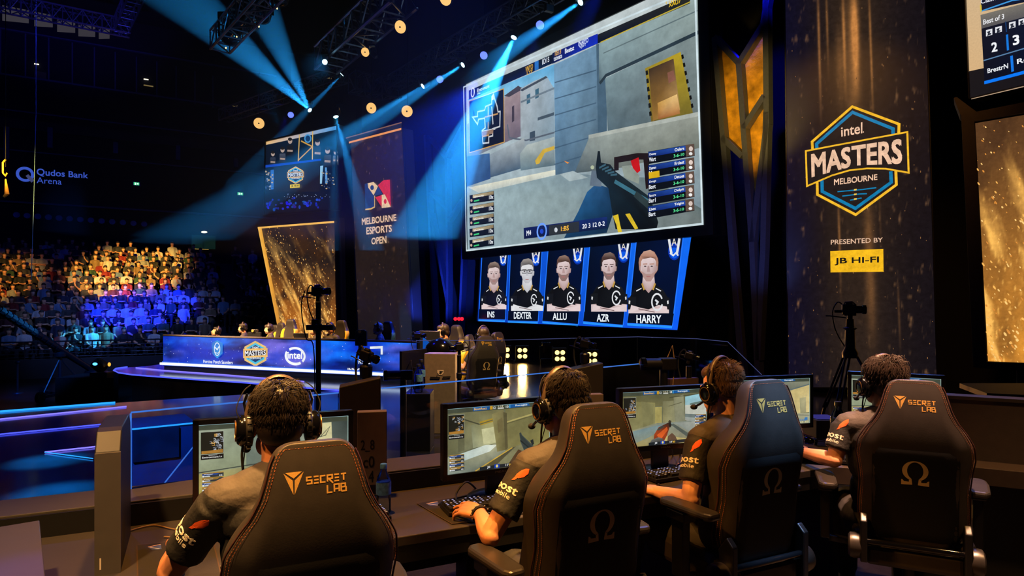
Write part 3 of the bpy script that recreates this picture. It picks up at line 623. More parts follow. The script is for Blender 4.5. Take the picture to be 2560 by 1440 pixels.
for i in range(60):
    a = random.choice((random.uniform(62, 108), random.uniform(412, 492))); b = random.uniform(370, 480); p.disc(c4([(a, b)])[0], random.uniform(1, 2.6), random.uniform(1, 2.6), random.choice(((60, 80, 110), (150, 160, 170), (30, 60, 120), (200, 170, 120))), 6)
for i in range(46):
    a = random.uniform(70, 415); b = random.uniform(545, 620)-max(0, (a-70)/14); p.disc(c4([(a, b)])[0], random.uniform(2, 4.5), random.uniform(2, 5), (random.randint(8, 40), random.randint(24, 80), random.randint(120, 235)), 7)
for i in range(26): p.disc(c4([(random.uniform(170, 470), random.uniform(510, 530))])[0], 1.2, .8, (150, 170, 210), 5)
def hexlogo(p, c, s, small=False):
    """the event emblem: a hexagon crossed by a name band"""
    H = lambda L: [(c[0]+a*s, c[1]+b*s) for a, b in L]
    p.poly(H([(0, -46), (40, -24), (40, 24), (0, 46), (-40, 24), (-40, -24)]), (10, 60, 110)); p.line(H([(0, -46), (40, -24), (40, 24), (0, 46), (-40, 24), (-40, -24)]), .0042*s*24, (230, 190, 120), closed=True)
    p.line(H([(0, -39), (33, -20), (33, 20), (0, 39), (-33, 20), (-33, -20)]), .003*s*24, (70, 190, 225), closed=True)
    p.poly(H([(-46, -16), (46, -18), (46, 10), (-46, 14)]), (20, 24, 40)); p.line(H([(-46, -16), (46, -18), (46, 10), (-46, 14)]), .003*s*24, (240, 190, 110), closed=True)
    p.text('MASTERS', H([(-42, -12), (42, -14), (42, 6), (-42, 10)]), (238, 240, 245), .03); p.text('intel', H([(-12, -31), (12, -31), (12, -21), (-12, -21)]), (238, 240, 245), .02); p.text('MELBOURNE', H([(-24, 15), (24, 14), (24, 22), (-24, 23)]), (220, 232, 240), .02)
hexlogo(p, c4([(252, 393)])[0], .44); p.poly(c4([(218, 452), (278, 448), (278, 470), (218, 474)]), (228, 200, 50)); p.text('JB HI-FI', c4([(224, 456), (272, 453), (272, 466), (224, 469)]), (20, 20, 16), .04)
put(p, 'broadcast_picture', M_disp)

def sparks(name, label, pl, quad, inner, nu, nv, seed, glowside, dens, rs=1.0):
    t, put, q = screen(name, label, pl, quad, .10, .25, 'panel')
    p = Pic(pl); sx = seed
    def fn(x, y):
        t = max(0, y-.02)**(1.25 if glowside else 1.0)*(1.55 if glowside else 1.25)+(x-.5)*(.25 if glowside else -.15)
        base = mix((188, 108, 34), (40, 29, 26), t) if glowside else mix((232, 152, 54), (92, 60, 34), y*1.05+(x-.5)*-.15)
        f = fbm(x*6+y*3.5+sx, (y-x*.55)*1.8, sx+5); f2 = nz(x*40, y*48, sx); f3 = fbm(x*3+sx, y*3.2, sx+9)
        base = mix(base, (58, 36, 22), min(1, max(0, -f3-.02)*(2.2 if glowside else .7)))
        v = max(0, f-.04)*2.6*max(0, 1.1-y)+max(0, f2-.34)*2.4*max(.05, 1.05-y)*(1 if f > -.2 else .35)
        return mix(base, (255, 190, 92), min(1, v))
    pgrid(p, inner, fn, nu, nv)
    rnd = random.Random(seed); p.hold = True; m = p.quad_map(inner, False)
    for i in range(dens):
        x = rnd.random(); y = rnd.random()**1.5
        if glowside and y > .25 and abs((y-.95+x*.9)) > .28 and rnd.random() < .6: continue
        c = m(x, y); rr = rnd.uniform(.008, .030)*rs*(1.2-y*.5)
        p.disc(c, rr*.75, rr*rnd.uniform(1, 2.4), rnd.choice(((250, 184, 92), (255, 206, 124), (226, 146, 62))), 7, True, .5)
    put(p, 'spark_picture', picture_mat('spark_picture', 1.0, .22, 14)); return t, put
t, put = sparks('spark_panel', 'slanted golden panel of flying sparks under the hanging side screen', LS, [(645, 567), (845, 551), (852, 850), (703, 850)], [(649, 571), (836, 556), (840, 850), (706, 850)], 80, 120, 4, True, 900)
p = Pic(LS)
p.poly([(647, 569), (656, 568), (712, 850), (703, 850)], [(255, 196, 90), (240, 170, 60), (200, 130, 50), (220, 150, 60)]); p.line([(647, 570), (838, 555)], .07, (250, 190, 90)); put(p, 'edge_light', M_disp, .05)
WS = plane_px(840, 26.4, 890, 25.8); upright('wall_side', WS, 0, WS.hit(890, 600)[0], 0, 9.6, .3, M_black)

# ================================================================ printed towers
BN = plane_px(876, 24.8, 1007, 22.0)
t, put, q = screen('tall_banner', 'tall dark banner with a red and blue geometric letter emblem', BN, [(877, 350), (1007, 322), (1034, 880), (898, 880)], .02, .4, 'banner')
p = Pic(BN); QB = [(877, 350), (1007, 322), (1034, 880), (898, 880)]
rr0 = random.Random(5)
pgrid(p, QB, lambda x, y: mix(mix((44, 33, 29), (30, 23, 24), 1-y), (96, 66, 46), max(0, nz(x*14, y*42, 3)-.38)*2.2*(.4+y)), 40, 120)
for i in range(110):
    x = rr0.random(); y = rr0.random()**.8; c = p.quad_map(QB, False)(x, y); p.disc(c, .012, rr0.uniform(.012, .05), rr0.choice(((130, 92, 62), (100, 72, 52), (150, 110, 76))), 6, True)
def cM(L): return [(640+a*ss, 280+b*ss) for a, b in L]
NV, RD, CR = (40, 66, 120), (222, 50, 62), (240, 204, 160)
p.poly(cM([(680, 448), (700, 440), (738, 520), (740, 598), (684, 606)]), NV); p.poly(cM([(698, 443), (735, 435), (762, 462), (735, 518), (702, 470)]), CR); p.poly(cM([(762, 462), (790, 510), (738, 522)]), NV)
p.poly(cM([(762, 455), (795, 425), (836, 420), (842, 590), (790, 500)]), RD); p.poly(cM([(745, 530), (790, 515), (785, 590)]), RD); p.poly(cM([(786, 515), (805, 512), (842, 590), (786, 597)]), CR)
p.disc(cM([(726, 470)])[0], 4.6, 6.2, NV); p.disc(cM([(808, 556)])[0], 3.6, 6, RD); p.line(cM([(684, 606), (718, 602), (742, 590), (742, 520)]), .05, (236, 190, 110))
for tx, qd in (('MELBOURNE', [(662, 660), (876, 634), (877, 676), (663, 703)]), ('ESPORTS', [(690, 716), (848, 700), (849, 744), (691, 762)]), ('OPEN', [(722, 782), (815, 768), (816, 814), (722, 824)])): p.text(tx, cM(qd), (238, 198, 160), .035)
put(p, 'glowing_print', picture_mat('banner_print_glow', .9, .3, 8))  # print glows by itself in place of warm light on the fabric
p = Pic(BN); p.poly([(868, 345), (1008, 307), (1008, 326), (877, 358)], (30, 24, 24)); p.line([(876, 357), (1007, 323)], .07, (236, 150, 70)); p.line([(868, 346), (1008, 307)], .04, (130, 90, 60)); put(p, 'lit_head_rail', M_disp, .06)  # glowing orange line paints the amber light along the top edge

BR = plane_px(1968, 12.5, 2330, 11.6); QR = [(1963, -40), (2311, -40), (2342, 968), (1972, 968)]
t, put, q = screen('event_banner', 'broad dark banner with a hexagonal event emblem above a yellow sponsor box', BR, QR, .02, .5, 'banner')
p = Pic(BR)
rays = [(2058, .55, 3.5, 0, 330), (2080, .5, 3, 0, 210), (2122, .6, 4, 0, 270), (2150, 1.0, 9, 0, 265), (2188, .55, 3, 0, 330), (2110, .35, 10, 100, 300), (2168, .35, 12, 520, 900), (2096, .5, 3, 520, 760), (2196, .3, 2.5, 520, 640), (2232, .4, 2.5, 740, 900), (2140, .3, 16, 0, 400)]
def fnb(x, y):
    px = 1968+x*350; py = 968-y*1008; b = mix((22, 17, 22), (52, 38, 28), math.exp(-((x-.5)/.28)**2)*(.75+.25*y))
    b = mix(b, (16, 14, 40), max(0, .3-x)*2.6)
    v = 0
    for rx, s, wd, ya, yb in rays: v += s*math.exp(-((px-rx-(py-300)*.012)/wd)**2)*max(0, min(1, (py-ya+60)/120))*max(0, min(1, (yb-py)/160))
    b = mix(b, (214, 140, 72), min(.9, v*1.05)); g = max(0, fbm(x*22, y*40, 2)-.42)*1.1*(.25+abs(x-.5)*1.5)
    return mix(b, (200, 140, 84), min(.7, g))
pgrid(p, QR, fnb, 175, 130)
for i in range(120):
    x = rr0.random(); y = rr0.random(); c = p.quad_map(QR, False)(x, y); p.disc(c, .006, rr0.uniform(.006, .022), rr0.choice(((120, 84, 52), (90, 64, 44), (150, 104, 62))), 6, True)
h = 1/3.0
def cH(L): return [(1980+a*h, 240+b*h) for a, b in L]
YL, TB, PK = (250, 190, 46), (14, 126, 176), (240, 196, 164); DKB = (34, 28, 28)
p.poly(cH([(450, 82), (800, 212), (800, 300), (775, 560), (782, 670), (476, 892), (190, 742), (188, 640), (150, 400), (148, 345)]), DKB)
p.line(cH([(153, 402), (150, 346), (450, 84), (800, 215), (798, 285)]), .045, YL); p.line(cH([(188, 650), (190, 742), (476, 892), (780, 668), (776, 560)]), .045, YL)
p.line(cH([(186, 395), (184, 362), (452, 126), (756, 250), (756, 288)]), .055, TB); p.line(cH([(224, 632), (226, 718), (474, 845), (742, 650), (738, 568)]), .055, TB)
p.poly(cH([(103, 416), (862, 274), (872, 578), (700, 548), (480, 552), (300, 600), (112, 678)]), DKB); p.line(cH([(103, 416), (300, 378), (862, 274), (872, 578), (700, 548), (560, 546), (430, 560), (300, 598), (112, 678)]), .03, YL, closed=True)
p.text('MAS', cH([(142, 438), (438, 380), (440, 535), (146, 615)]), PK, .045)
p.text('TERS', cH([(444, 378), (822, 322), (824, 512), (446, 528)]), PK, .045)
p.text('intel', cH([(366, 236), (526, 200), (526, 284), (368, 310)]), PK, .02); p.disc(cH([(534, 274)])[0], 1.6, 1.6, PK, 8)
p.text('MELBOURNE', cH([(314, 626), (638, 588), (638, 632), (314, 672)]), PK, .03)
for a, b, c2 in ((340, 630, 712), (376, 560, 745), (434, 520, 776)): p.line(cH([(a, c2+8), ((a+b)/2+40, c2-8), (b, c2-22 if a == 340 else c2-10)]), .022, TB)
for yy in (706, 741, 776): p.poly(cH([(464, yy-6), (484, yy-8), (482, yy+4), (462, yy+6)]), (238, 200, 80))
p.text('PRESENTED BY', cH([(290, 1080), (678, 1062), (678, 1098), (290, 1116)]), PK, .012)
p.poly(cH([(286, 1164), (682, 1148), (684, 1318), (288, 1324)]), (250, 190, 32)); p.text('JB HI-FI', cH([(318, 1216), (650, 1204), (650, 1264), (318, 1272)]), (26, 24, 22), .03)
put(p, 'glowing_print', picture_mat('event_print_glow', .95, .3, 10))  # emission stands in for the warm light on this printed banner

# right-hand hanging screen and golden panel
d32 = Vector((.54, -.84, 0)); RS = Plane((6.56, 9.5, 0), d32)
t, put, q = screen('score_screen', 'hanging score screen cut by the right picture edge', RS, [(2413, -80), (2700, -160), (2700, 180), (2426, 246)], .01, .3)
p = Pic(RS); s8 = 1/4.8
def cS(L): return [(2360+a*s8, b*s8) for a, b in L]
p.poly([(2413, -80), (2700, -160), (2700, 180), (2426, 246)], (24, 22, 26))
p.poly(cS([(250, -380), (1640, -800), (1640, 560), (300, 856)]), [(206, 178, 140), (206, 184, 150), (200, 172, 130), (214, 176, 128)])
p.poly(cS([(440, -200), (1640, -600), (1640, -120), (445, 140)]), (16, 24, 46)); p.line(cS([(445, 135), (820, 5), (1600, -110)]), .02, (60, 150, 220)); p.line(cS([(440, 60), (445, 140)]), .02, (220, 190, 60)); p.text('Clash', cS([(440, -10), (620, -70), (622, 0), (442, 50)]), (225, 230, 240), .02)
p.poly(cS([(438, 180), (1640, -140), (1640, 60), (450, 345)]), [(120, 116, 108), (120, 116, 108), (96, 92, 92), (84, 82, 86)]); p.text('Best of 3', cS([(470, 236), (722, 164), (722, 226), (472, 298)]), (235, 236, 240), .02)
p.poly(cS([(450, 345), (1640, 20), (1640, 720), (488, 1006)]), [(14, 20, 36), (14, 24, 50), (10, 18, 40), (8, 14, 30)])
for a, b, c2, d in ((505, 362, 76, 76), (616, 328, 80, 70), (782, 272, 78, 74), (896, 236, 78, 70)): p.poly(cS([(a, b), (a+c2, b-d*.25), (a+c2, b+d*.75), (a, b+d)]), (226, 228, 234)); p.line(cS([(a+16, b+30), (a+40, b+20), (a+30, b+56), (a+62, b+40)]), .022, (40, 46, 60))
p.text('2', cS([(568, 516), (640, 500), (644, 614), (574, 630)]), (240, 242, 246), .04); p.text('3', cS([(822, 430), (902, 410), (908, 530), (830, 548)]), (240, 242, 246), .04)
p.line(cS([(758, 415), (770, 605)]), .025, (20, 120, 220)); p.line(cS([(812, 670), (826, 860)]), .03, (20, 120, 230)); p.line(cS([(742, 260), (752, 385)]), .012, (20, 60, 110)); p.line(cS([(478, 728), (960, 584), (1600, 400)]), .016, (90, 130, 170))
p.text('BrestrN', cS([(522, 826), (772, 758), (772, 820), (526, 882)]), (230, 234, 240), .03); p.text('Reit', cS([(876, 712), (1100, 650), (1102, 712), (880, 772)]), (230, 234, 240), .03); p.line(cS([(486, 994), (828, 905), (1600, 700)]), .045, (10, 120, 245)); p.line(cS([(330, 1188), (960, 1040)]), .012, (190, 160, 130))
put(p, 'score_picture', picture_mat('score_picture', 1.0, .1, 40))
RG = plane_px(2403, 9.3, 2560, 8.9)
t, put = sparks('spark_wall', 'golden panel of drifting sparks at the right edge, in a brown frame', RG, [(2436, 306), (2760, 250), (2780, 915), (2466, 903)], [(2438, 308), (2760, 254), (2780, 915), (2470, 903)], 80, 120, 11, False, 420, .55)
L = Matrix.Translation(-t.location); f = MB(); o1 = [RG.hit(*a) for a in ((2403, 290), (2780, 215), (2800, 945), (2433, 917))]; i1 = [RG.hit(*a) for a in ((2436, 306), (2760, 250), (2780, 915), (2466, 903))]
for i in range(4): f.prism([o1[i], o1[(i+1) % 4], i1[(i+1) % 4], i1[i]], -.25, .08)
f = f.build('brown_frame', M_brown, M=RG.mat()); f.parent = t; f.matrix_parent_inverse = L
f = MB().prism([RG.hit(*a) for a in ((2384, 240), (2392, 238), (2448, 280), (2436, 292), (2400, 282))], -.5, -.1).build('corner_bracket', M_brown, M=RG.mat()); f.parent = t; f.matrix_parent_inverse = L
f = MB().prism([RG.hit(*a) for a in ((2543, 925), (2640, 930), (2640, 1240), (2543, 1240))], -.2, .0).build('stand_post', M_brown, M=RG.mat()); f.parent = t; f.matrix_parent_inverse = L

# ================================================================ lattices beside the stage screen
def lattice(name, label, pl, bars, panel, wd, col_bar, gold):
    c = pl.hit(*bars[0][0]); t = thing(name, label, 'lattice', pl.pt(c[0], 0)); L = Matrix.Translation(-t.location)
    for b in bars:
        mb = MB(); q = [pl.hit(*a) for a in b]
        for i in range(len(q)-1): mb.bar((q[i][0], q[i][1], .0), (q[i+1][0], q[i+1][1], .0), .12, wd, up=(0, 0, 1))
        o = mb.build('bar', col_bar, M=pl.mat()); o.parent = t; o.matrix_parent_inverse = L
    for pn in panel:
        o = MB().prism([pl.hit(*a) for a in pn], -.16, -.10).build('fabric_panel', gold, M=pl.mat()); o.parent = t; o.matrix_parent_inverse = L
    return t
M_bar = mat('lattice_bar', (62, 66, 84), .5, .2); M_gold = mat('gold_fabric', (205, 150, 50), .42, .5, vary=.65, scale=3.5, bump=.6)
lattice('branching_lattice', 'branching dark metal lattice with gold panels right of the stage screen', plane_px(1790, 14.2, 1925, 13.2),
        [[(1790, 94), (1812, 350), (1856, 900), (1860, 950)], [(1790, 94), (1851, 159)], [(1851, 159), (1912, 62), (1924, -10)], [(1851, 159), (1868, 388), (1884, 606), (1897, 900), (1899, 950)], [(1809, 344), (1859, 391)], [(1862, 322), (1915, 241)], [(1918, -30), (1921, 312), (1884, 606)], [(1920, 281), (1912, 625), (1899, 900)]],
        [[(1793, 109), (1851, 159), (1868, 388), (1812, 350)], [(1851, 159), (1912, 62), (1921, 312), (1884, 600), (1868, 388)]], .16, M_bar, M_gold)
lattice('branching_lattice', 'branching blue-lit metal lattice left of the stage screen', plane_px(1067, 24.5, 1164, 23.0),
        [[(1067, 339), (1075, 487), (1092, 817), (1094, 860)], [(1077, 347), (1118, 395)], [(1164, 308), (1118, 395)], [(1120, 397), (1124, 689), (1122, 860)], [(1079, 481), (1120, 522)], [(1157, 502), (1125, 553)], [(1081, 533), (1104, 658), (1124, 763)], [(1162, 494), (1161, 650), (1152, 860)]],
        [[(1077, 350), (1118, 395), (1121, 520), (1079, 481)], [(1080, 484), (1120, 522), (1123, 740), (1104, 655)]], .22, M_bar, mat('blue_fabric', (60, 54, 64), .5, .3, vary=.5, scale=2))

# ================================================================ trusses and their lamps
def truss(label, a, b, s, n, lit=M_alu):
    a = Vector(a); b = Vector(b); t = thing('lighting_truss', label, 'truss', a); d = b-a; L = d.length; d.normalize()
    x = d.cross(Vector((0, 0, 1))).normalized(); y = x.cross(d)
    cn = [x*i*s/2+y*j*s/2 for i, j in ((-1, -1), (1, -1), (1, 1), (-1, 1))]
    mb = MB()
    for c in cn: mb.tube([c, c+d*L], s*.07, 6)
    mb.build('chords', lit, t)
    mb = MB()
    for i in range(n):
        p0 = d*L*i/n; p1 = d*L*(i+1)/n
        for k in range(4):
            u, v = (cn[k], cn[(k+1) % 4]) if i % 2 == 0 else (cn[(k+1) % 4], cn[k])
            mb.tube([p0+u, p1+v], s*.04, 5); mb.tube([p0+cn[k], p0+cn[(k+1) % 4]], s*.04, 5)
    mb.build('braces', lit, t); return t
pz = lambda px, py, z: P(px, py, (z-CAM_H)*FPX/(HOR-py))
truss('long blue-lit truss carrying the beam lamps left of the stage screen', pz(985, 208, 10.2), pz(1560, -130, 10.2), .5, 34)
truss('deep blue truss rising to the top edge near the amber lamps', pz(815, 150, 10.8), pz(1010, -25, 10.8), .85, 9)
truss('brownish truss ending at the left beneath the cyan beams', pz(560, 290, 11.2), pz(862, 185, 11.2), .55, 16)
truss('short blue cross truss right of the hanging side screen', pz(880, 205, 10.4), pz(1085, 247, 10.4), .7, 10)
truss('violet truss along the roof at top left', pz(-30, 0, 14), pz(325, 72, 14), .6, 14)
truss('short bright blue truss meeting the violet roof truss', pz(302, 66, 14), pz(345, -30, 14), .55, 5)
truss('dark truss hung with lamps at the top edge', pz(550, 105, 10.2), pz(700, -60, 10.2), .6, 8)
def head_lamp(label, at, aim, r, lens_m, beam=None, lit=True, nm='beam_lamp'):
    at = Vector(at); d = (Vector(aim)-at).normalized(); t = thing(nm, label, 'stage lamp', at)
    q = d.to_track_quat('Z', 'X').to_matrix().to_4x4(); M = Matrix.Translation(-d*r*1.2) @ q
    MB().lathe([(r*.4, -r*1.6), (r*.9, -r*1.2), (r*1.05, 0), (r*1.0, r*1.0), (r*.95, r*1.05)], 18, M).build('head', M_plast, t, 40)
    MB().lathe([(r*.82, r*1.06), (r*.6, r*1.14), (r*.1, r*1.18)], 18, M).build('lens', lens_m, t, 60)
    mb = MB(); mb.box((0, 0, r*2.6), (r*2.2, r*1.6, r*.9))
    mb.build('base', M_plast, t, bevel=r*.1)
    mb = MB()
    for s in (-1, 1): mb.bar((s*r*1.25, 0, r*2.2), (s*r*1.25-d.x*r*.6, -d.y*r*.6, -d.z*r*.6), r*.25, r*.5)
    mb.build('yoke', M_plast, t)
    if beam:
        W_, deg, col = beam; spot('beam_of_lamp', at+d*r*.3, aim, W_*BEAM, col, deg, .25, r*.35)
    return t
M_hot = glow('hot_lens', (170, 235, 255), 6); M_hotw = glow('amber_lens', (255, 200, 118), 1.08); M_par = glow('blue_led_lens', (90, 110, 255), 2.2)
def aim2(px, py, Y, dx, dy, dY): return P(px+dx, py+dy, Y+dY)
BC = (40, 165, 255)
def beamset(label, px, py, Y, dirs, r=.11):
    for i, (dx, dy, dY, deg, W_) in enumerate(dirs):
        if i == 0: head_lamp(label, P(px, py, Y), P(px+dx, py+dy, Y+dY), r, M_hot, (W_, deg, BC))
        else:
            a = P(px, py, Y); b = P(px+dx, py+dy, Y+dY); spot('beam_of_lamp', a+(b-a).normalized()*.05, b, W_*BEAM, BC, deg, .25, .06)
beamset('beam lamp throwing a cyan fan upward left', 774, 275, 26.8, [(-190, -170, -4, 15, 5200), (-95, -200, -4, 13, 3600)])
beamset('beam lamp at the end of the cross truss with a thin downward beam', 854, 187, 26.5, [(-85, 88, 0, 7, 6000)])
beamset('beam lamp right over the hanging side screen', 840, 293, 23.0, [(46, 170, -.5, 10, 4200), (-4, 190, -.5, 6, 2600)])
beamset('beam lamp with a short upward beam beside the small amber lamp', 930, 131, 22, [(-36, -40, 0, 5, 500)], .09)
beamset('beam lamp facing out at the end of the deep truss', 812, 155, 23, [(-60, 40, -12, 6, 200)], .11)
beamset('leftmost beam lamp on the long truss', 1056, 216, 22.6, [(-170, 105, -1, 7, 7000)])
beamset('second beam lamp from the left on the long truss', 1156, 163, 21.7, [(-150, 95, -1, 9, 8000)])
beamset('third beam lamp on the long truss, over the screen corner', 1284, 95, 19.5, [(-180, 400, -1.5, 16, 20000), (-110, 250, -1, 8, 3000)])
beamset('topmost beam lamp on the long truss', 1450, 6, 17.0, [(-190, 130, -1, 9, 8000)])
a = P(1560, -150, 16); spot('beam_of_lamp', a, P(1400, 160, 15.5), 4200*BEAM, (20, 60, 255), 14, .5, .1)
a = P(1860, -160, 13.6); spot('beam_of_lamp', a, P(1885, 300, 13.6), 900*BEAM, (20, 20, 255), 16, .6, .1)
def round_lamp(label, px, py, Y, r, aim, m=M_hotw, nm='round_lamp', rings=True):
    at = P(px, py, Y); d = (Vector(aim)-at).normalized(); t = thing(nm, label, 'stage lamp', at); q = d.to_track_quat('Z', 'X').to_matrix().to_4x4()
    MB().lathe([(r*.3, -r*1.3), (r*.8, -r*.9), (r*1.05, -.02), (r*1.05, .03), (r*.96, .03)], 24, q).build('can', M_plast, t, 40)
    MB().lathe([(r*.94, .031), (r*.5, .033+r*.06), (r*.14, .033+r*.08)], 24, q).build('lens', m, t, 60)
    if rings: MB().lathe([(r*.13, .033), (r*.13, .04+r*.12), (.002, .04+r*.13)], 12, q).build('centre_cap', M_plast, t)
    MB().tube([(0, 0, r*.9), (0, 0, 18.8-at.z)], r*.07, 6).build('drop_pipe', M_dark, t)
    return t
for lb, px, py, Y, r in (('amber round lamp above the hanging side screen', 648, 308, 28, .24), ('amber round lamp left of the tall banner top', 929, 270, 25, .21), ('amber round lamp over the tall banner corner', 1018, 278, 23, .21), ('large amber round lamp beside the deep truss', 1002, 67, 20, .20), ('small amber lamp under the deep truss', 914, 130, 22.5, .16), ('amber lamp cut by the top picture edge', 1115, -4, 18.5, .2)):
    round_lamp(lb, px, py, Y, r, (-9, 6, 1.5) if px < 1000 or py < 100 else (-5, 6, 2))
for i, (px, py, Y) in enumerate(((727, 287, 27.5), (1100, 198, 23), (1210, 138, 20.8), (1351, 62, 18.6))):
    round_lamp(['small blue cluster lamp above the side screen', 'first blue cluster lamp along the long truss', 'blue cluster lamp halfway along the long truss', 'highest blue cluster lamp on the long truss'][i], px, py, Y, .13, (-4, 8, 1), M_par, 'cluster_lamp', False)
    spot('blue_cluster_light', P(px, py, Y)+Vector((-.1, -.3, -.1)), P(px-60, py+260, Y-1), 700, (20, 40, 255), 26, .8, .1)
M_win = mat('flood_glass', (60, 100, 140), .1)
for i, (px, py, Y) in enumerate(((1232, 102, 20.4), (1372, 21, 17.9))):
    t = thing('flood_lamp', ['unlit square flood lamp left of the third beam lamp', 'unlit square flood lamp near the topmost beam lamp'][i], 'stage lamp', P(px, py, Y), .5)
    MB().box((0, 0, 0), (.26, .12, .2)).build('housing', M_plast, t, bevel=.01); MB().box((0, -.065, 0), (.22, .01, .16)).build('glass', M_win, t); MB().bar((0, 0, .1), (0, 0, .5), .04).build('bracket', M_dark, t)
M_glint = glow('lamp_glint', (255, 220, 150), 2)
for i, (px, py) in enumerate(((573, 98), (600, 70), (627, 62), (655, 45), (700, 0))):
    head_lamp('unlit hanging lamp, number %s from the left under the dark truss' % ['one', 'two', 'three', 'four', 'five'][i], P(px, py, 20.6), P(px-20, py+110, 19), .26, M_lens, None, False, 'hanging_lamp')
    c_ = [ob for ob in COL.objects if ob.name.startswith('hanging_lamp')][-1]; MB().ell((-.05, -.12, -.32), (.025, .02, .03), 8, 6).build('bulb', M_glint, c_)  # glowing speck painted as a glint on the unlit lamp
spot('hanging_cluster_blue', P(700, 330, 19), P(610, 60, 20.6), 500, (40, 170, 255), 26, .8, .1)
# rope and hook near the left edge
tag(MB().tube([P(90, -480, 24), P(90, 280, 24), P(84, 520, 24), P(78, 700, 24)], .012, 5).build('hanging_cable', mat('blue_cable', (60, 90, 120), .5)), 'thin cable hanging in front of the dark stand', 'cable')
t = thing('rigging_hook', 'yellow rigging hook on a chain by the left edge', 'hook', P(14, 440, 22)); MB().tube([(0, 0, 13), (0, 0, .3)], .012, 6).build('chain', M_dark, t)
MB().tube([(0, 0, .55), (-.09, 0, .45), (-.09, 0, .1), (0, 0, 0), (.05, 0, .1)], .03, 8).build('hook', mat('yellow_steel', (190, 140, 40), .4), t); MB().tube([(0, 0, -.1), (.05, 0, -.6), (-.06, 0, -.7)], [.02, .07, .04], 8).build('strap', mat('yellow_strap', (200, 140, 30), .7), t)
# ================================================================ the near booth: desk, glass, partitions
M_desk = mat('desk_laminate', (64, 60, 57), .38, vary=.06, scale=3, bump=.03)
M_deskb = mat('desk_black', (9, 9, 9), .6)
M_ledge2 = mat('ledge_grey', (72, 67, 62), .45, vary=.05)
M_grey = mat('partition_grey', (88, 84, 82), .42, vary=.05)
M_carton = mat('warm_grey_board', (96, 84, 78), .55, vary=.08)
M_rub = mat('rubber', (14, 14, 15), .8); M_pad = mat('mouse_mat', (30, 27, 27), .8, bump=.1, scale=40)
def glassmat():
    m = bpy.data.materials.new('clear_acrylic'); m.use_nodes = True; n = m.node_tree.nodes; k = m.node_tree.links; n.clear()
    o = n.new('ShaderNodeOutputMaterial'); a = n.new('ShaderNodeBsdfTransparent'); g = n.new('ShaderNodeBsdfGlossy'); x = n.new('ShaderNodeMixShader'); f = n.new('ShaderNodeFresnel')
    a.inputs[0].default_value = (.86, .93, .98, 1); g.inputs['Roughness'].default_value = .03; f.inputs['IOR'].default_value = 1.4
    k.new(f.outputs[0], x.inputs[0]); k.new(a.outputs[0], x.inputs[1]); k.new(g.outputs[0], x.inputs[2]); k.new(x.outputs[0], o.inputs[0]); return m
M_glass = glassmat(); M_edge = glow('edge_glow_blue', (70, 130, 235), .8); M_edge2 = glow('edge_glow_pale', (96, 104, 170), .45)  # edge glow stands in for light caught by the panes

DZ = .78; DA = Vector((-.449, 2.63, 0)); du = Vector((math.sin(R(64)), math.cos(R(64)), 0)); dn = Vector((-du.y, du.x, 0))   # desk front edge and its normal
RD = R(90-64)
def D(s, d, z=DZ): return DA+du*s+dn*d+Vector((0, 0, z))       # along the desk, away from the players
t = thing('player_desk', 'long dark grey player desk with a black back panel and grey ledge', 'desk', DA, RD)
MB().box((.45, .31, DZ-.02), (4.7, .62, .04)).build('worktop', M_desk, t, bevel=.004)
MB().box((.45, .02, DZ-.075), (4.66, .03, .07)).build('front_rail', M_deskb, t)
MB().box((.45, .635, .62), (4.7, .03, .5)).build('back_panel', M_deskb, t)
MB().box((.45, .765, .865), (4.7, .26, .03)).build('ledge', M_ledge2, t, bevel=.004)
for x in (-1.85, -.62, .5, 1.6, 2.7): MB().box((x, .36, .37), (.05, .5, .74)).build('leg_panel', M_deskb, t)
for x in (-.42, 1.55): MB().lathe([(.022, 0), (.03, .006), (.026, .012), (.016, .012)], 16, Matrix.Translation((x, .618, .84)) @ Matrix.Rotation(R(90), 4, 'X')).build('cable_grommet', M_rub, t)

# clear barriers with lit top edges
def pane(mb, me_, pts, z1s, z0s, th=.012):
    for i in range(len(pts)-1):
        a, b = Vector(pts[i]), Vector(pts[i+1]); d = (b-a).normalized(); nn = Vector((-d.y, d.x))*th/2
        q = []
        for p_, zt, zb in ((a, z1s[i], z0s[i]), (b, z1s[i+1], z0s[i+1])):
            for s in (-1, 1): q += [(p_.x+nn.x*s, p_.y+nn.y*s, zb), (p_.x+nn.x*s, p_.y+nn.y*s, zt)]
        mb.add(q, [(0, 4, 5, 1), (2, 3, 7, 6), (0, 1, 3, 2), (4, 6, 7, 5), (0, 2, 6, 4), (1, 5, 7, 3)])
        me_.tube([(a.x, a.y, z1s[i]+.004), (b.x, b.y, z1s[i+1]+.003)], .004, 5)
GA, GB = P(327, 1032, 2.95), P(1419, 928, 4.70); gd = (GB-GA); gd.z = 0
def Gp(px):                                                    # where the barrier stands behind a picture column
    k = (px-1280)/FPX; s = (GA.x-k*GA.y)/(k*gd.y-gd.x); return (GA.x+gd.x*s, GA.y+gd.y*s)
def barrier(name, label, segs, em):
    t = thing(name, label, 'barrier', (segs[0][0][0][0], segs[0][0][0][1], 0)); L = Matrix.Translation(-t.location)
    for pts, zt, zb in segs:
        g = MB(); e = MB(); pane(g, e, pts, zt, zb)
        for o in (g.build('pane', M_glass), e.build('lit_edge', em)): o.parent = t; o.matrix_parent_inverse = L
    return t
barrier('clear_barrier', 'clear acrylic barrier with blue lit edge behind the near monitors', [([Gp(327), Gp(846)], [1.22, 1.22], [.3, .3]), ([Gp(954), Gp(1414)], [1.22, 1.22], [0, 0]), ([Gp(1509), Gp(1674)], [1.22, 1.22], [0, 0])], M_edge)
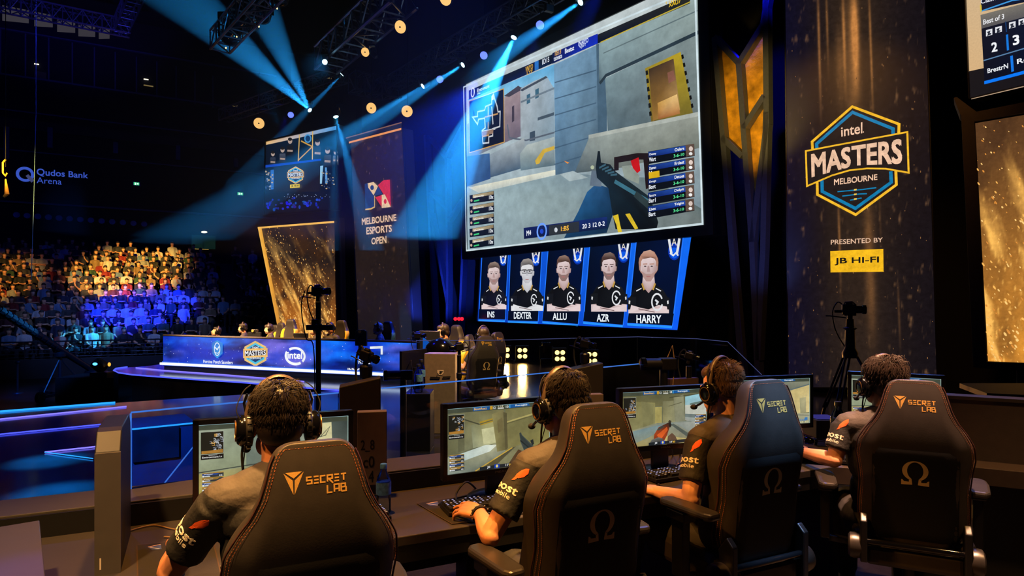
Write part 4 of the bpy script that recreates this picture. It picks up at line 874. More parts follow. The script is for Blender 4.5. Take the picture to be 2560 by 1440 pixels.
e = MB(); a = Gp(327); e.tube([(a[0], a[1], .3), (a[0], a[1], 1.22)], .0045, 5)
e.tube([P(394, 1229, 3.1), P(490, 1108, 3.3)], .0035, 5)
tag(e.build('pane_edge_glow', M_edge), 'thin blue-lit pane edges down the left end of the clear barrier and slanting behind it', 'light strip')  # glowing lines paint blue light on pane edges, no lamps
t = thing('stage_block', 'blue-lit block behind the left end of the clear barrier', 'block', (0, 0, 0)); q = [P(330, 1073, 3.75), P(492, 1066, 3.95)]; mb = MB(); d_ = (q[1]-q[0]); t.location = (q[0].x, q[0].y, 0); t.rotation_euler = (0, 0, math.atan2(d_.y, d_.x)); Lb = math.hypot(d_.x, d_.y)
MB().box((Lb/2, .2, q[0].z/2), (Lb, .4, q[0].z)).build('case', mat('block_blue_lit', (40, 62, 92), .4, vary=.2, scale=6), t, bevel=.004); MB().tube([(0, -.004, q[0].z), (Lb, -.004, q[0].z)], .005, 5).build('lit_edge', M_ledc, t); MB().box((Lb*.36, -.006, q[0].z-.1), (Lb*.70, .01, .18)).build('inset_panel', mat('block_teal', (22, 44, 56), .3, vary=.4, scale=8), t)  # blue case tint puts the blue light into the block's colour
zz = lambda px, py, Y: (P(px, py, Y).x, Y)
barrier('curved_barrier', 'second clear barrier farther out on the stage, chamfered at its right end', [([zz(1040, 0, 9.3), zz(1250, 0, 9.25), zz(1420, 0, 9.35), zz(1593, 0, 9.2), zz(1740, 0, 8.75), zz(1819, 0, 8.3), zz(1904, 0, 7.8)], [1.15, 1.16, 1.18, 1.21, 1.21, 1.2, .84], [0]*7)], M_edge2)

t = thing('slim_partition', 'slim upright grey partition with a rounded black top between two seats', 'partition', (0, 0, 0)); bx = P(270, 1130, 2.28)
t.location = (bx.x, bx.y, 0); t.rotation_euler = (0, 0, R(26))
prof = [(0, .2), (0, 1.20), (.05, 1.265), (.08, 1.275), (.36, 1.275), (.40, 1.24), (.42, 1.18), (.42, .2)]
Mx = Matrix(((0, 0, 1, -.04), (1, 0, 0, 0), (0, 1, 0, 0), (0, 0, 0, 1)))
MB().prism(prof, 0, .078, Mx).build('panel', mat('partition_black', (6, 6, 7), .5), t, bevel=.004)
MB().box((0, -.006, .70), (.078, .01, 1.0)).build('grey_face', M_grey, t)
p = Pic(None, .0003); p.rect(-.024, .80, -.019, .84, (240, 225, 205), True); o = p.build('scuff', picture_mat('print_small', emit=False, grain=.02), t); o.matrix_local = Matrix.Translation((0, -.0118, 0)) @ Matrix.Rotation(R(90), 4, 'X')
t = thing('low_partition', 'low grey partition top in the bottom left corner', 'partition', (0, 0, 0)); a = P(46, 1309, 2.2)
t.location = (a.x, a.y, 0); t.rotation_euler = (0, 0, R(37))
MB().box((0, -.6, a.z-.012), (.115, 1.2, .024)).build('capping', mat('capping_grey', (66, 63, 62), .45, vary=.05), t, bevel=.003); MB().box((0, -.6, .47), (.10, 1.19, a.z-.024-.47+.47)).build('body', M_deskb, t)

# camera plinths and boards behind the desk
def plinth(label, px0, px1, pyl, pyr, Y, z0):
    a = P(px0, pyl, Y); b = P(px1, pyr, Y+.05); t = thing('camera_plinth', label, 'plinth', (a.x, a.y, 0)); d = Vector((b.x-a.x, b.y-a.y, 0)); L = d.length
    t.rotation_euler = (0, 0, math.atan2(d.y, d.x))
    MB().prism([(0, z0), (L, z0), (L, b.z), (0, a.z)], -.12, 0, Matrix(((1, 0, 0, 0), (0, 0, -1, 0), (0, 1, 0, 0), (0, 0, 0, 1)))).build('case', mat('plinth_brown', (36, 31, 28), .5), t, bevel=.006)
    MB().box((L*.75, -.002, z0+.2), (.1, .006, .004)).build('slot', M_black, t)
    return t
plinth('brown sloped camera plinth behind the first monitor', 848, 952, 968, 944, 3.45, .2)
plinth('brown sloped camera plinth behind the second player', 1415, 1508, 927, 907, 4.45, .2)
def board(name, label, px0, px1, y0, y1, Y, rz, m, letters=None):
    a = P(px0, y1, Y); b = P(px1, y0, Y); t = thing(name, label, 'board', (a.x, a.y, a.z), rz); w_ = b.x-a.x; h_ = b.z-a.z
    MB().box((w_/2, .03, h_/2), (w_, .06, h_)).build('panel', m, t, bevel=.003)
    if letters:
        p = Pic(None)
        for tx, q in letters: p.text(tx, [(q[0]*w_, q[1]*h_), (q[2]*w_, q[3]*h_)], (18, 16, 16), .02, True)
        o = p.build('stencil', picture_mat('print_small', emit=False, grain=.02), t); o.matrix_local = Matrix.Translation((0, -.002, 0)) @ Matrix.Rotation(R(90), 4, 'X')
    return t
board('stencilled_board', 'warm grey board with black stencilled figures beside the first monitor', 893, 966, 1031, 1215, 3.12, R(12), M_carton, [('2_8', (.12, .62, .58, .46)), ('c0', (.2, .40, .58, .24)), ('4', (.38, .2, .56, .04))])
board('plain_board', 'small warm grey board behind the second chair', 1455, 1512, 987, 1040, 3.95, R(12), M_carton)
board('plain_board', 'low reddish brown board behind the third monitor', 1676, 1760, 948, 1000, 5.2, R(20), mat('red_brown', (74, 52, 46), .6))

# corner desk on the right
pc = Vector((2.46, 4.05, 0)); uc = Vector((.883, -.469, 0)); nc = Vector((.469, .883, 0))
t = thing('corner_desk', 'dark corner desk with a tall brown back panel at right', 'desk', pc, math.atan2(uc.y, uc.x))
MB().prism([(-.95, 0), (-.95, -.62), (.2, -.5), (.28, -.2), (2.0, -.2), (2.0, 0)], DZ-.1, DZ).build('worktop', mat('corner_top', (58, 48, 42), .45), t, bevel=.004)
MB().box((.95, .02, .92), (2.2, .04, .43)).build('back_panel', mat('corner_panel', (66, 56, 50), .6, vary=.1, bump=.05), t, bevel=.003)
MB().box((.95, .05, 1.145), (2.2, .12, .02)).build('capping', M_brown, t); MB().box((1.0, -.02, .35), (2.0, .03, .66)).build('modesty_panel', M_deskb, t)
tag(MB().prism([(0, 0), (1.2, -.5), (1.8, .6), (.2, .6)], .98, 1.02, Matrix.Translation(P(2462, 990, 5.1)*Vector((1, 1, 0)) if False else (3.62, 5.0, 0))).build('side_counter', M_brown), 'brown counter top below the golden panel at the right edge', 'counter')

# ================================================================ monitors with live matches
M_bez = mat('monitor_black', (11, 11, 13), .3); M_hud = picture_mat('monitor_picture', 1.0, .24, 16)
def monitor(label, xl, yl, ang, wid, hei, zt, art, rest=True, sty=0):
    r = R(90-ang); u = Vector((math.cos(r), math.sin(r), 0)); c = Vector((xl, yl, 0))+u*wid/2
    t = thing('gaming_monitor', label, 'monitor', (c.x, c.y, DZ), r); zc = zt-hei/2-DZ
    MB().box((0, .012, zc), (wid, .035, hei)).build('casing', M_bez, t, bevel=.006)
    MB().box((0, .045, zc), (wid*.6, .04, hei*.6)).build('rear_housing', M_bez, t, bevel=.015)
    bz = .022; b = MB()
    for x, z, w_, h_ in ((0, hei/2-bz/2, wid, bz), (0, -hei/2+bz*.65, wid, bz*1.3), (-wid/2+bz/2, 0, bz, hei), (wid/2-bz/2, 0, bz, hei)): b.box((x, -.01, zc+z), (w_, .012, h_))
    b.build('bezel', M_bez, t, bevel=.002)
    MB().box((0, .05, (zc-hei/2)/2+.03), (.10, .03, zc-hei/2+.14)).build('stand_column', M_bez, t, bevel=.006)
    MB().lathe([(.125, 0), (.125, .012), (.10, .022), (.03, .03)], 28, Matrix.Translation((0, .05, 0)) @ Matrix.Diagonal((1.15, .85, 1, 1))).build('stand_base', mat('stand_dark_blue', (14, 24, 34), .25), t, 50)
    pl = Plane(Vector((c.x, c.y, 0))-dn*0, u); pl.o = Vector((c.x, c.y, 0))+pl.n*.0065
    p = Pic(pl, .00004); W2, H2 = wid/2-bz, hei/2
    lo = (zt-hei+bz*1.3, zt-bz); art(p, -W2, W2, lo[0], lo[1])
    o = p.build('display', M_hud, t); o.matrix_local = Matrix.Translation((0, -.0065, -DZ)) @ Matrix.Rotation(R(90), 4, 'X')
    p = Pic(None); p.text('MEAL', [(-.03, zc-hei/2+.010), (.03, zc-hei/2+.019)], (120, 120, 124), .0, True)
    o = p.build('badge', picture_mat('print_small', emit=False, grain=.02), t); o.matrix_local = Matrix.Translation((0, -.0166, 0)) @ Matrix.Rotation(R(90), 4, 'X')
    MB().tube(smooth_path([(wid*.08, .05, .12), (wid*.05, .10, .03), (-.1, .10, .012), (-.26, .06, .008), (-.3, .02, .008)]), .005, 6).build('cable', M_rub, t)
    return t
def hud(p, L, X0, X1, Z0, Z1, side):
    q = lambda x, y: (X0+(X1-X0)*x, Z1-(Z1-Z0)*y)
    def rc(x0, y0, x1, y1, c): a = q(x0, y0); b = q(x1, y1); p.rect(a[0], a[1], b[0], b[1], c, True)
    def tx(t_, x0, y0, x1, y1, c, bo=.02): a = q(x0, y1); b = q(x1, y0); p.text(t_, [(a[0], a[1]), (b[0], b[1])][::1], c, bo, True)
    return q, rc, tx
def art_room(variant):
    def art(p, X0, X1, Z0, Z1):
        q, rc, tx = hud(p, None, X0, X1, Z0, Z1, 0)
        def po(L, c): p.poly([q(*a) for a in L], c, True)
        def ln(L, w_, c): p.line([q(*a) for a in L], w_, c, True)
        G0, G1, G2, G3 = (112, 112, 74), (146, 142, 92), (188, 180, 124), (86, 88, 66)
        rc(0, 0, 1, 1, (104, 106, 80))
        if variant == 'wall':           # grey-green wall seen close
            po([(0, 0), (1, 0), (1, 1), (0, 1)], [(150, 160, 140), (120, 130, 110), (96, 106, 92), (140, 148, 110)])
            po([(.30, .05), (.72, .05), (.68, .62), (.30, .75)], [(110, 122, 110), (140, 148, 130), (150, 158, 140), (98, 110, 98)]); po([(.74, .1), (.88, .08), (.89, .5), (.76, .55)], (206, 198, 150)); po([(.88, .06), (1, .05), (1, .6), (.89, .6)], [(74, 84, 78), (58, 66, 62), (80, 90, 84), (90, 100, 92)])
            ln([(.80, .28), (.87, .14), (.84, .26), (.80, .28)], .003, (70, 76, 66)); ln([(0, .64), (.4, .58), (1, .44)], .004, (64, 70, 62)); po([(0, .66), (.5, .58), (1, .46), (1, 1), (0, 1)], [(170, 160, 96), (126, 132, 112), (84, 94, 90), (70, 84, 84), (168, 150, 70)])
            po([(.2, .72), (.6, .62), (.9, .55), (.9, .60), (.5, .72), (.2, .80)], (70, 82, 80)); po([(.42, 0.02), (.52, .02), (.56, .64), (.44, .66)], [(126, 138, 124), (116, 126, 116), (104, 112, 100), (96, 104, 92)])
        elif variant == 'rifle':        # pillar in a concrete hall, rifle held right
            po([(0, 0), (.55, 0), (.5, .28), (.28, .32), (0, .28)], [(96, 98, 74), (120, 116, 78), (110, 106, 70), (128, 124, 84), (84, 88, 66)]); po([(0, .2), (.28, .3), (.3, .62), (0, .72)], [(90, 92, 66), (130, 128, 92), (124, 126, 96), (100, 100, 70)])
            po([(.1, .33), (.16, .34), (.16, .66), (.1, .68)], (96, 96, 70)); po([(.22, .28), (.44, .2), (.46, .6), (.24, .64)], [(120, 122, 92), (158, 150, 92), (190, 188, 140), (150, 154, 122)]); po([(.32, .36), (.44, .34), (.46, .58), (.34, .6)], (196, 194, 148)); po([(.3, .24), (.43, .2), (.43, .26), (.31, .3)], (160, 132, 44)); ln([(.06, .12), (.3, .28)], .006, (74, 74, 54)); ln([(.3, .28), (.46, .22)], .005, (96, 92, 62))
            po([(0, .74), (.48, .6), (.7, .66), (.3, 1), (0, 1)], [(148, 150, 120), (176, 174, 140), (124, 128, 108), (100, 108, 96), (140, 150, 138)]); po([(.04, .74), (.36, .61), (.47, .63), (.4, .72), (.1, .84)], [(170, 190, 184), (206, 216, 204), (226, 230, 210), (206, 214, 200), (176, 196, 192)])
            po([(.55, 0), (1, 0), (1, 1), (.55, .75)], [(112, 108, 70), (98, 96, 62), (150, 140, 76), (128, 122, 76)]); po([(.56, .02), (1, .12), (1, .2), (.56, .26)], [(110, 106, 66), (122, 118, 72), (138, 132, 84), (128, 122, 80)]); ln([(.55, .29), (1, .13)], .007, (172, 160, 98)); ln([(.55, .315), (1, .16)], .003, (88, 84, 54))
            po([(.42, .14), (.53, .08), (.56, .2), (.57, .72), (.47, .74)], [(140, 132, 84), (120, 112, 74), (96, 90, 58), (90, 84, 54), (136, 128, 82)]); po([(.53, .12), (.565, .14), (.575, .70), (.55, .72)], (88, 82, 54)); po([(.47, .25), (.52, .2), (.53, .4), (.48, .45)], (110, 100, 64))
            po([(.28, 1), (.62, .7), (.67, .68), (.42, 1)], [(96, 84, 44), (72, 72, 58), (84, 82, 66), (88, 80, 50)]); ln([(.26, 1), (.62, .70)], .005, (196, 158, 60)); po([(.66, .68), (.78, .64), (.8, 1), (.42, 1)], (124, 122, 88))
            po([(.56, 1), (.64, .82), (.68, .74), (.73, .78), (.72, .9), (.7, 1)], (84, 62, 40)); po([(.72, .78), (.78, .9), (.74, 1), (.7, 1)], (200, 160, 50))
            po([(.69, .48), (.705, .47), (.72, .52), (.84, .72), (.93, .84), (.92, .93), (.82, .96), (.76, .86), (.70, .62)], [(52, 60, 58), (52, 60, 58), (70, 80, 74), (66, 78, 76), (40, 50, 52), (34, 44, 46), (40, 52, 54), (56, 68, 64), (80, 90, 84)]); ln([(.70, .60), (.86, .84)], .006, (34, 42, 42)); po([(.80, .62), (.83, .60), (.84, .68), (.82, .70)], (38, 44, 44))
        elif variant == 'orange':       # open garage, orange rifle in the middle
            po([(0, 0), (1, 0), (1, .3), (.6, .28), (0, .3)], [(92, 92, 62), (96, 98, 72), (116, 114, 80), (104, 100, 68), (120, 112, 66)]); po([(0, .16), (.38, .22), (.38, .62), (.1, .72), (0, .7)], [(128, 122, 78), (132, 126, 80), (140, 136, 92), (128, 124, 84), (120, 112, 70)]); po([(.22, .18), (.36, .24), (.36, .6), (.24, .66)], (124, 120, 80)); po([(.38, .3), (.46, .3), (.46, .62), (.38, .62)], (166, 154, 92)); po([(.47, .2), (.6, .2), (.62, .64), (.47, .62)], [(110, 108, 78), (134, 132, 98), (150, 148, 112), (140, 134, 92)]); po([(.6, .14), (.72, .10), (.74, .62), (.62, .62)], [(132, 130, 100), (146, 146, 116), (124, 126, 104), (136, 136, 110)]); ln([(.54, .3), (.7, .24)], .003, (86, 84, 60)); ln([(.55, .14), (.9, .1)], .004, (70, 70, 52))
            po([(.74, .14), (1, .08), (1, .75), (.74, .58)], [(140, 190, 200), (150, 200, 214), (150, 156, 146), (150, 152, 142)]); po([(.74, .3), (1, .28), (1, .5), (.74, .46)], (186, 188, 174)); po([(.8, .27), (1, .22), (1, .28), (.8, .3)], (96, 116, 108)); po([(.74, .46), (1, .5), (1, .58), (.74, .52)], (110, 122, 118))
            po([(0, .74), (.4, .6), (.8, .6), (1, .74), (1, 1), (0, 1)], [(150, 146, 112), (126, 132, 116), (132, 140, 130), (160, 162, 148), (132, 128, 100), (160, 144, 86)]); po([(.12, .72), (.4, .64), (.6, .62), (.3, .85), (.05, 1), (0, .95)], [(118, 140, 142), (110, 134, 136), (120, 140, 140), (108, 134, 140), (136, 142, 120), (150, 140, 96)]); po([(.56, .64), (.6, .63), (.9, .96), (.86, 1), (.8, .94)], (84, 92, 84)); po([(.62, .62), (.86, .62), (.95, .9), (.9, .92)], [(140, 148, 140), (168, 170, 158), (150, 150, 132), (120, 126, 116)]); po([(.3, 1), (.5, .84), (.75, .92), (.82, 1)], (186, 168, 106))
            po([(.36, .96), (.37, .80), (.42, .68), (.54, .60), (.56, .66), (.52, .84), (.47, .98)], [(110, 44, 22), (160, 66, 30), (120, 52, 30), (40, 36, 30), (60, 48, 34), (150, 60, 30), (90, 40, 24)]); po([(.40, .82), (.52, .68), (.53, .74), (.44, .92)], (206, 88, 36)); po([(.40, .72), (.46, .66), (.5, .66), (.42, .74)], (60, 66, 60)); po([(.545, .56), (.56, .56), (.575, .66), (.56, .70), (.54, .66)], (40, 36, 30)); po([(.535, .575), (.575, .575), (.57, .6), (.54, .6)], (60, 54, 44))
            po([(.30, 1), (.34, .90), (.42, .86), (.48, .90), (.46, 1)], [(70, 72, 70), (100, 102, 98), (116, 116, 110), (80, 76, 70), (60, 60, 58)]); po([(.52, 1), (.53, .86), (.58, .80), (.62, .86), (.66, 1)], (96, 72, 54))
        else:                            # bright wall at the side
            po([(0, 0), (1, 0), (1, .16), (.5, .36), (0, .3)], [(100, 104, 90), (136, 138, 116), (128, 132, 112), (92, 98, 90), (92, 96, 80)]); po([(.5, .34), (1, .14), (1, .76), (.75, .78), (.5, .6)], [(178, 160, 106), (204, 184, 124), (214, 196, 138), (200, 182, 124), (180, 164, 110)]); ln([(.45, .36), (1, .14)], .008, (96, 110, 110)); po([(.86, .44), (.95, .42), (.95, .76), (.87, .78)], [(166, 160, 120), (176, 168, 128), (156, 150, 116), (148, 144, 110)]); ln([(.84, .42), (.97, .38)], .008, (200, 184, 130)); po([(0, .74), (.7, .76), (1, .78), (1, 1), (0, 1)], [(150, 146, 110), (160, 156, 122), (172, 170, 140), (150, 150, 124), (130, 128, 104)]); ln([(.7, .79), (1, .83)], .006, (120, 120, 104)); po([(.68, .58), (.70, .58), (.71, .66), (.67, .66)], (60, 50, 36)); po([(0, .3), (.5, .36), (.5, .6), (.45, .72), (0, .74)], (136, 132, 96))
        # common overlays
        BLU = (24, 84, 150); rc(0, 0, 1, .075, (66, 72, 58)); po([(.24, .01), (.41, .01), (.39, .065), (.24, .065)], BLU); po([(.60, .01), (.78, .01), (.80, .05), (.60, .065)], BLU)
        tx('BoomReact', .25, .02, .37, .055, (230, 180, 60)); tx('Renegab', .65, .018, .77, .052, (220, 226, 220)); tx('1:17', .48, .012, .53, .04, (235, 220, 180)); rc(.475, .045, .535, .065, (200, 200, 190)); tx('12', .43, .02, .455, .06, (230, 235, 235)); tx('10', .555, .02, .58, .06, (230, 235, 235)); rc(.40, .01, .425, .065, (210, 160, 40)); rc(.585, .01, .60, .065, (60, 140, 190))
        if variant != 'side':
            rc(.012, .10, .155, .40, (30, 30, 24)); ln([(.012, .10), (.155, .10), (.155, .40), (.012, .40)], .0015, (170, 176, 160)); rnd = random.Random(len(variant))
            for i in range(26):
                x = rnd.choice((rnd.uniform(.03, .14), rnd.uniform(.08, .14))); y = rnd.uniform(.12, .37); ln([(x, y), (x+rnd.uniform(.006, .02), y), (x+.016, y+rnd.uniform(.01, .03)), (x, y+.02)], .0016, rnd.choice(((190, 196, 200), (150, 156, 170), (210, 160, 80))))
            po([(.016, .355), (.15, .345), (.15, .39), (.016, .392)], (168, 118, 48)); rc(.012, .405, .155, .47, (22, 22, 22)); tx('Environment Lt', .02, .43, .145, .452, (226, 226, 220)); tx('spectate', .06, .412, .115, .424, (200, 200, 196))
        sx = .02 if variant in ('wall', 'rifle') else .86
        if variant != 'side':
            for i in range(6 if variant != 'rifle' else 4):
                y = (.66 if variant == 'wall' else .72 if variant == 'rifle' else .50)+i*.062; wd = .135
                rc(sx, y, sx+wd, y+.05, (50, 56, 60)); po([(sx, y+.002), (sx+wd*.8, y+.002), (sx+wd*.7, y+.024), (sx, y+.024)], (34, 70, 140) if i % 2 == 0 else (150, 116, 50)); rc(sx, y-.010, sx+wd, y, (176, 132, 50)); tx('Player', sx+.012, y+.004, sx+.07, y+.020, (228, 228, 215)); tx('95', sx+wd-.03, y+.026, sx+wd-.008, y+.046, (230, 230, 226)); rc(sx+.01, y+.03, sx+.05, y+.043, (200, 204, 206)); p.disc(q(sx+.006, y+.035), .003, .004, (230, 230, 225), 8, True)
            po([(.30, .945), (.90, .925), (.90, .985), (.30, 1)], (32, 38, 42)); rc(.44, .93, .49, .99, (26, 64, 170)); tx('J8', .37, .945, .40, .985, (230, 232, 235)); tx('17', .55, .945, .58, .98, (230, 230, 225)); tx('BS', .585, .945, .615, .98, (226, 176, 50)); tx('2 8 18 20', .74, .94, .88, .975, (232, 234, 236)); p.disc(q(.465, .96), .006, .007, (230, 210, 120), 10, True)
        else:
            tx('DE', .86, .90, .95, .95, (70, 130, 190)); tx('14 28 30', .80, .955, .98, .985, (220, 214, 160)); rc(.93, .87, .97, .93, (60, 120, 180))
        ln([(0, .002), (1, .002)], .0025, (150, 190, 200)); ln([(.998, 0), (.998, 1)], .002, (170, 200, 190))
    return art
monitor('nearest gaming monitor, in front of the first player, showing a grey-green wall', -1.257, 2.584, 68, .62, .345, 1.259, art_room('wall'))
monitor('gaming monitor in front of the second player, showing a pillar and a rifle', -.32, 3.0, 63, .585, .352, 1.253, art_room('rifle'))
monitor('gaming monitor in front of the third player, showing an orange rifle', .5655, 3.5, 70.7, .573, .345, 1.258, art_room('orange'))
monitor('gaming monitor behind the third chair, showing a pale bright wall', 1.36, 4.045, 74.5, .58, .338, 1.255, art_room('side'))
monitor('gaming monitor in front of the fourth player, turned away at the corner', 2.046, 4.0, 118, .50, .345, 1.298, art_room('wall'))

# ================================================================ keyboards, mice, mats, bottles, cables
M_key = mat('keycap', (24, 24, 26), .5); M_keyg = glow('key_legend', (206, 196, 240), .7); M_keyd = glow('key_legend_warm', (250, 190, 140), .5)
def keyboard(label, x, y, rz, tilt=0):
    t = thing('gaming_keyboard', label, 'keyboard', (x, y, DZ+.004), rz)
    MB().box((0, 0, .012), (.45, .15, .018)).build('case', M_plast, t, bevel=.004)
    k = MB(); g = MB(); h = MB(); rr = random.Random(4)
    for r_ in range(6):
        for c_ in range(21):
            if c_ in (15, 18) or (r_ == 5 and 4 <= c_ <= 9): continue
            cx, cy = -.208+c_*.0208, .056-r_*.0215; k.box((cx, cy, .027), (.0165, .0165, .014))
            if rr.random() < .8: (g if rr.random() < .7 else h).box((cx, cy+.002, .0345), (.008, .006, .0012))
    k.box((-.05, -.0515, .027), (.12, .0165, .014)); k.build('keys', M_key, t, bevel=.0015); g.build('legends', M_keyg, t); h.build('warm_legends', M_keyd, t)
    MB().tube([(-.1, .075, .01), (-.12, .11, .006), (-.05, .16, .005), (.05, .2, .005)], .0035, 6).build('cable', M_rub, t)
    return t
def pos(px, py, z=DZ): return G(px, py, z)
a = pos(1228, 1268); keyboard('lit keyboard under the second player, partly beneath his left hand', a.x, a.y, RD-.06)
a = pos(1702, 1190); keyboard('lit keyboard under the third player beside his elbow', a.x, a.y, RD)
keyboard('lit keyboard in front of the first player, hidden by his chair', -.75, 2.78, RD)
keyboard('lit keyboard at the corner in front of the fourth player', 2.1, 3.75, R(-28))
def mousemat(label, pts, sticker=None):
    c = sum((Vector(p) for p in pts), Vector())/len(pts); t = thing('mouse_mat', label, 'mouse mat', (c.x, c.y, DZ))
    MB().prism([(p.x-c.x, p.y-c.y) for p in pts], .0005, .004).build('cloth', M_pad, t, bevel=.001)
    p = Pic(None, .0003); p.line([(q.x-c.x, q.y-c.y) for q in pts], .004, (70, 52, 32), True, True)
    if sticker:
        s = [pos(*q)-c for q in sticker]; p.poly([(q.x, q.y) for q in s], (60, 80, 140), True); m = [(s[i]*.7+(s[0]+s[2])*.15) for i in range(4)]; p.line([(m[0].x, m[0].y), (m[2].x, m[2].y)], .006, (180, 190, 220), True); e = [s[0], s[1]]; p.line([(q.x, q.y) for q in e], .006, (230, 190, 140), True)
    o = p.build('print', picture_mat('print_small', emit=False, grain=.02), t); o.location = (0, 0, .0045)
mousemat('dark mouse mat under the second player, with a blue label at its corner', [pos(1042, 1260), pos(1130, 1312), pos(1240, 1300), pos(1420, 1262), pos(1330, 1215)], [(1066, 1262), (1094, 1257), (1099, 1266), (1076, 1267)])
mousemat('brown mouse mat at the bottom left, with a small blue label', [pos(342, 1366), pos(345, 1470), pos(560, 1470), pos(530, 1345)], [(370, 1371), (402, 1364), (404, 1376), (380, 1378)])
mousemat('dark mouse mat under the third player', [pos(1640, 1215), pos(1650, 1245), pos(1800, 1225), pos(1770, 1190)])
def mouse(label, x, y, rz):
    t = thing('gaming_mouse', label, 'mouse', (x, y, DZ+.004), rz); MB().ell((0, 0, .012), (.032, .06, .024)).build('shell', M_gloss, t, 60); MB().lathe([(.008, -.004), (.008, .004)], 10, Matrix.Translation((0, .03, .034)) @ Matrix.Rotation(R(90), 4, 'Y')).build('wheel', M_rub, t)
a = pos(2018, 1106); mouse('black mouse on the corner of the desk by the tangled cables', a.x, a.y, .3); mouse('mouse by the third player, behind the second chair', *pos(1655, 1236)[:2], .4)
M_water = glassmat(); M_water.name = 'clear_bottle'; M_water.node_tree.nodes['Transparent BSDF'].inputs[0].default_value = (.72, .80, .86, 1)
M_capb = mat('blue_cap', (70, 130, 190), .4); M_labelb = mat('blue_label', (70, 120, 170), .5, vary=.5, scale=60); M_capd = mat('dark_cap', (30, 30, 34), .4)
def bottle(label, p_, s, cap, lab, big=False):
    t = thing('water_bottle', label, 'bottle', (p_.x, p_.y, p_.z))
    MB().lathe([(.028*s, 0), (.033*s, .006*s), (.033*s, .06*s), (.030*s, .075*s), (.033*s, .09*s), (.033*s, .14*s), (.026*s, .165*s), (.013*s, .188*s), (.013*s, .20*s)], 20).build('bottle_body', M_water, t, 50)
    MB().lathe([(.0335*s, .085*s), (.0338*s, .09*s), (.0338*s, .135*s), (.0335*s, .14*s)], 20).build('wrap_label', lab, t, 50); MB().lathe([(.0155*s, .198*s), (.0155*s, .216*s), (.014*s, .219*s)], 18).build('cap', cap, t, 50)
b = P(959, 1285, 2.93); b.z = DZ; bottle('water bottle with a blue cap beside the nearest chair', b, 1.0, M_capb, M_labelb)
b = P(1345, 1160, 3.24); b.z = DZ; bottle('blue water bottle behind the second player', b, 1.05, M_capb, mat('cyan_label', (30, 110, 200), .3, vary=.5, scale=50))
b = P(2095, 1080, 4.1); b.z = DZ+.02; bottle('dark-capped clear bottle left of the fourth player', b, 1.35, M_capd, mat('dark_label', (24, 30, 48), .4, vary=.4, scale=40))
t = thing('storage_tray', 'low dark box with a blue-lit top behind the corner desk', 'tray', P(2056, 1085, 4.35)); MB().box((0, 0, .05), (.17, .2, .12)).build('box', M_deskb, t, bevel=.004); MB().box((0, 0, .112), (.15, .18, .004)).build('lit_top', mat('blue_lit_top', (30, 40, 150), .4), t)  # blue light on the box is put into the top's colour
M_cabA = mat('pale_cable', (150, 120, 80), .5)
def cable(label, pts, r, m, nm='cable'):
    sm = smooth_path(pts)
    return tag(MB().tube(sm, r, 6).build(nm, m, None, 60), label, 'cable')
cp = lambda L, z: [pos(a, b, z) for a, b in L]
cable('thin pale cable curling over the desk by the slim partition', cp([(298, 1336), (340, 1322), (385, 1313), (430, 1322), (488, 1331)], DZ+.005), .003, M_cabA)
cable('second pale cable ending at the first monitor', cp([(410, 1342), (440, 1343), (470, 1338), (505, 1336)], DZ+.005), .003, M_cabA)
t = thing('cable_clip', 'small brassy cable clip on the desk by the first monitor', 'clip', pos(470, 1313, DZ)); MB().box((0, 0, .008), (.03, .02, .016)).build('body', M_gloss, t, bevel=.003); MB().tube([(-.012, 0, .016), (0, 0, .026), (.012, 0, .016)], .003, 6).build('loop', mat('brass', (190, 150, 90), .3, .8), t)
cable('black looped cable behind the second keyboard', [pos(1145, 1262), P(1140, 1235, 3.15), P(1165, 1205, 3.2), pos(1190, 1222), pos(1205, 1240)], .005, M_rub)
cable('yellow cable over the corner of the desk', cp([(2000, 1072), (2022, 1072), (2045, 1070), (2060, 1085)], DZ+.01), .006, mat('yellow_cable', (170, 140, 60), .5))
cable('brown cable bundle by the black mouse', cp([(2008, 1082), (2030, 1090), (2052, 1097), (2070, 1090)], DZ+.012), .009, mat('brown_cable', (120, 84, 46), .6))
for i in range(4): cable(['pale thin cable in the tangle by the mouse, upper', 'pale thin cable in the tangle by the mouse, second', 'pale thin cable in the tangle by the mouse, third', 'pale thin cable in the tangle by the mouse, lowest'][i], cp([(2005, 1087+i*5), (2030, 1095+i*3), (2055, 1092+i*4), (2085, 1100+i*3)], DZ+.008), .0025, mat('grey_cable', (130, 130, 150), .5))
for i in range(3): cable(['cable hanging under the third monitor, left', 'cable hanging under the third monitor, middle', 'cable hanging under the third monitor, right'][i], [P(1650+i*26, 1115, 3.62), pos(1664+i*18, 1140), pos(1640+i*30, 1158), pos(1670+i*24, 1165)], .004, M_rub)
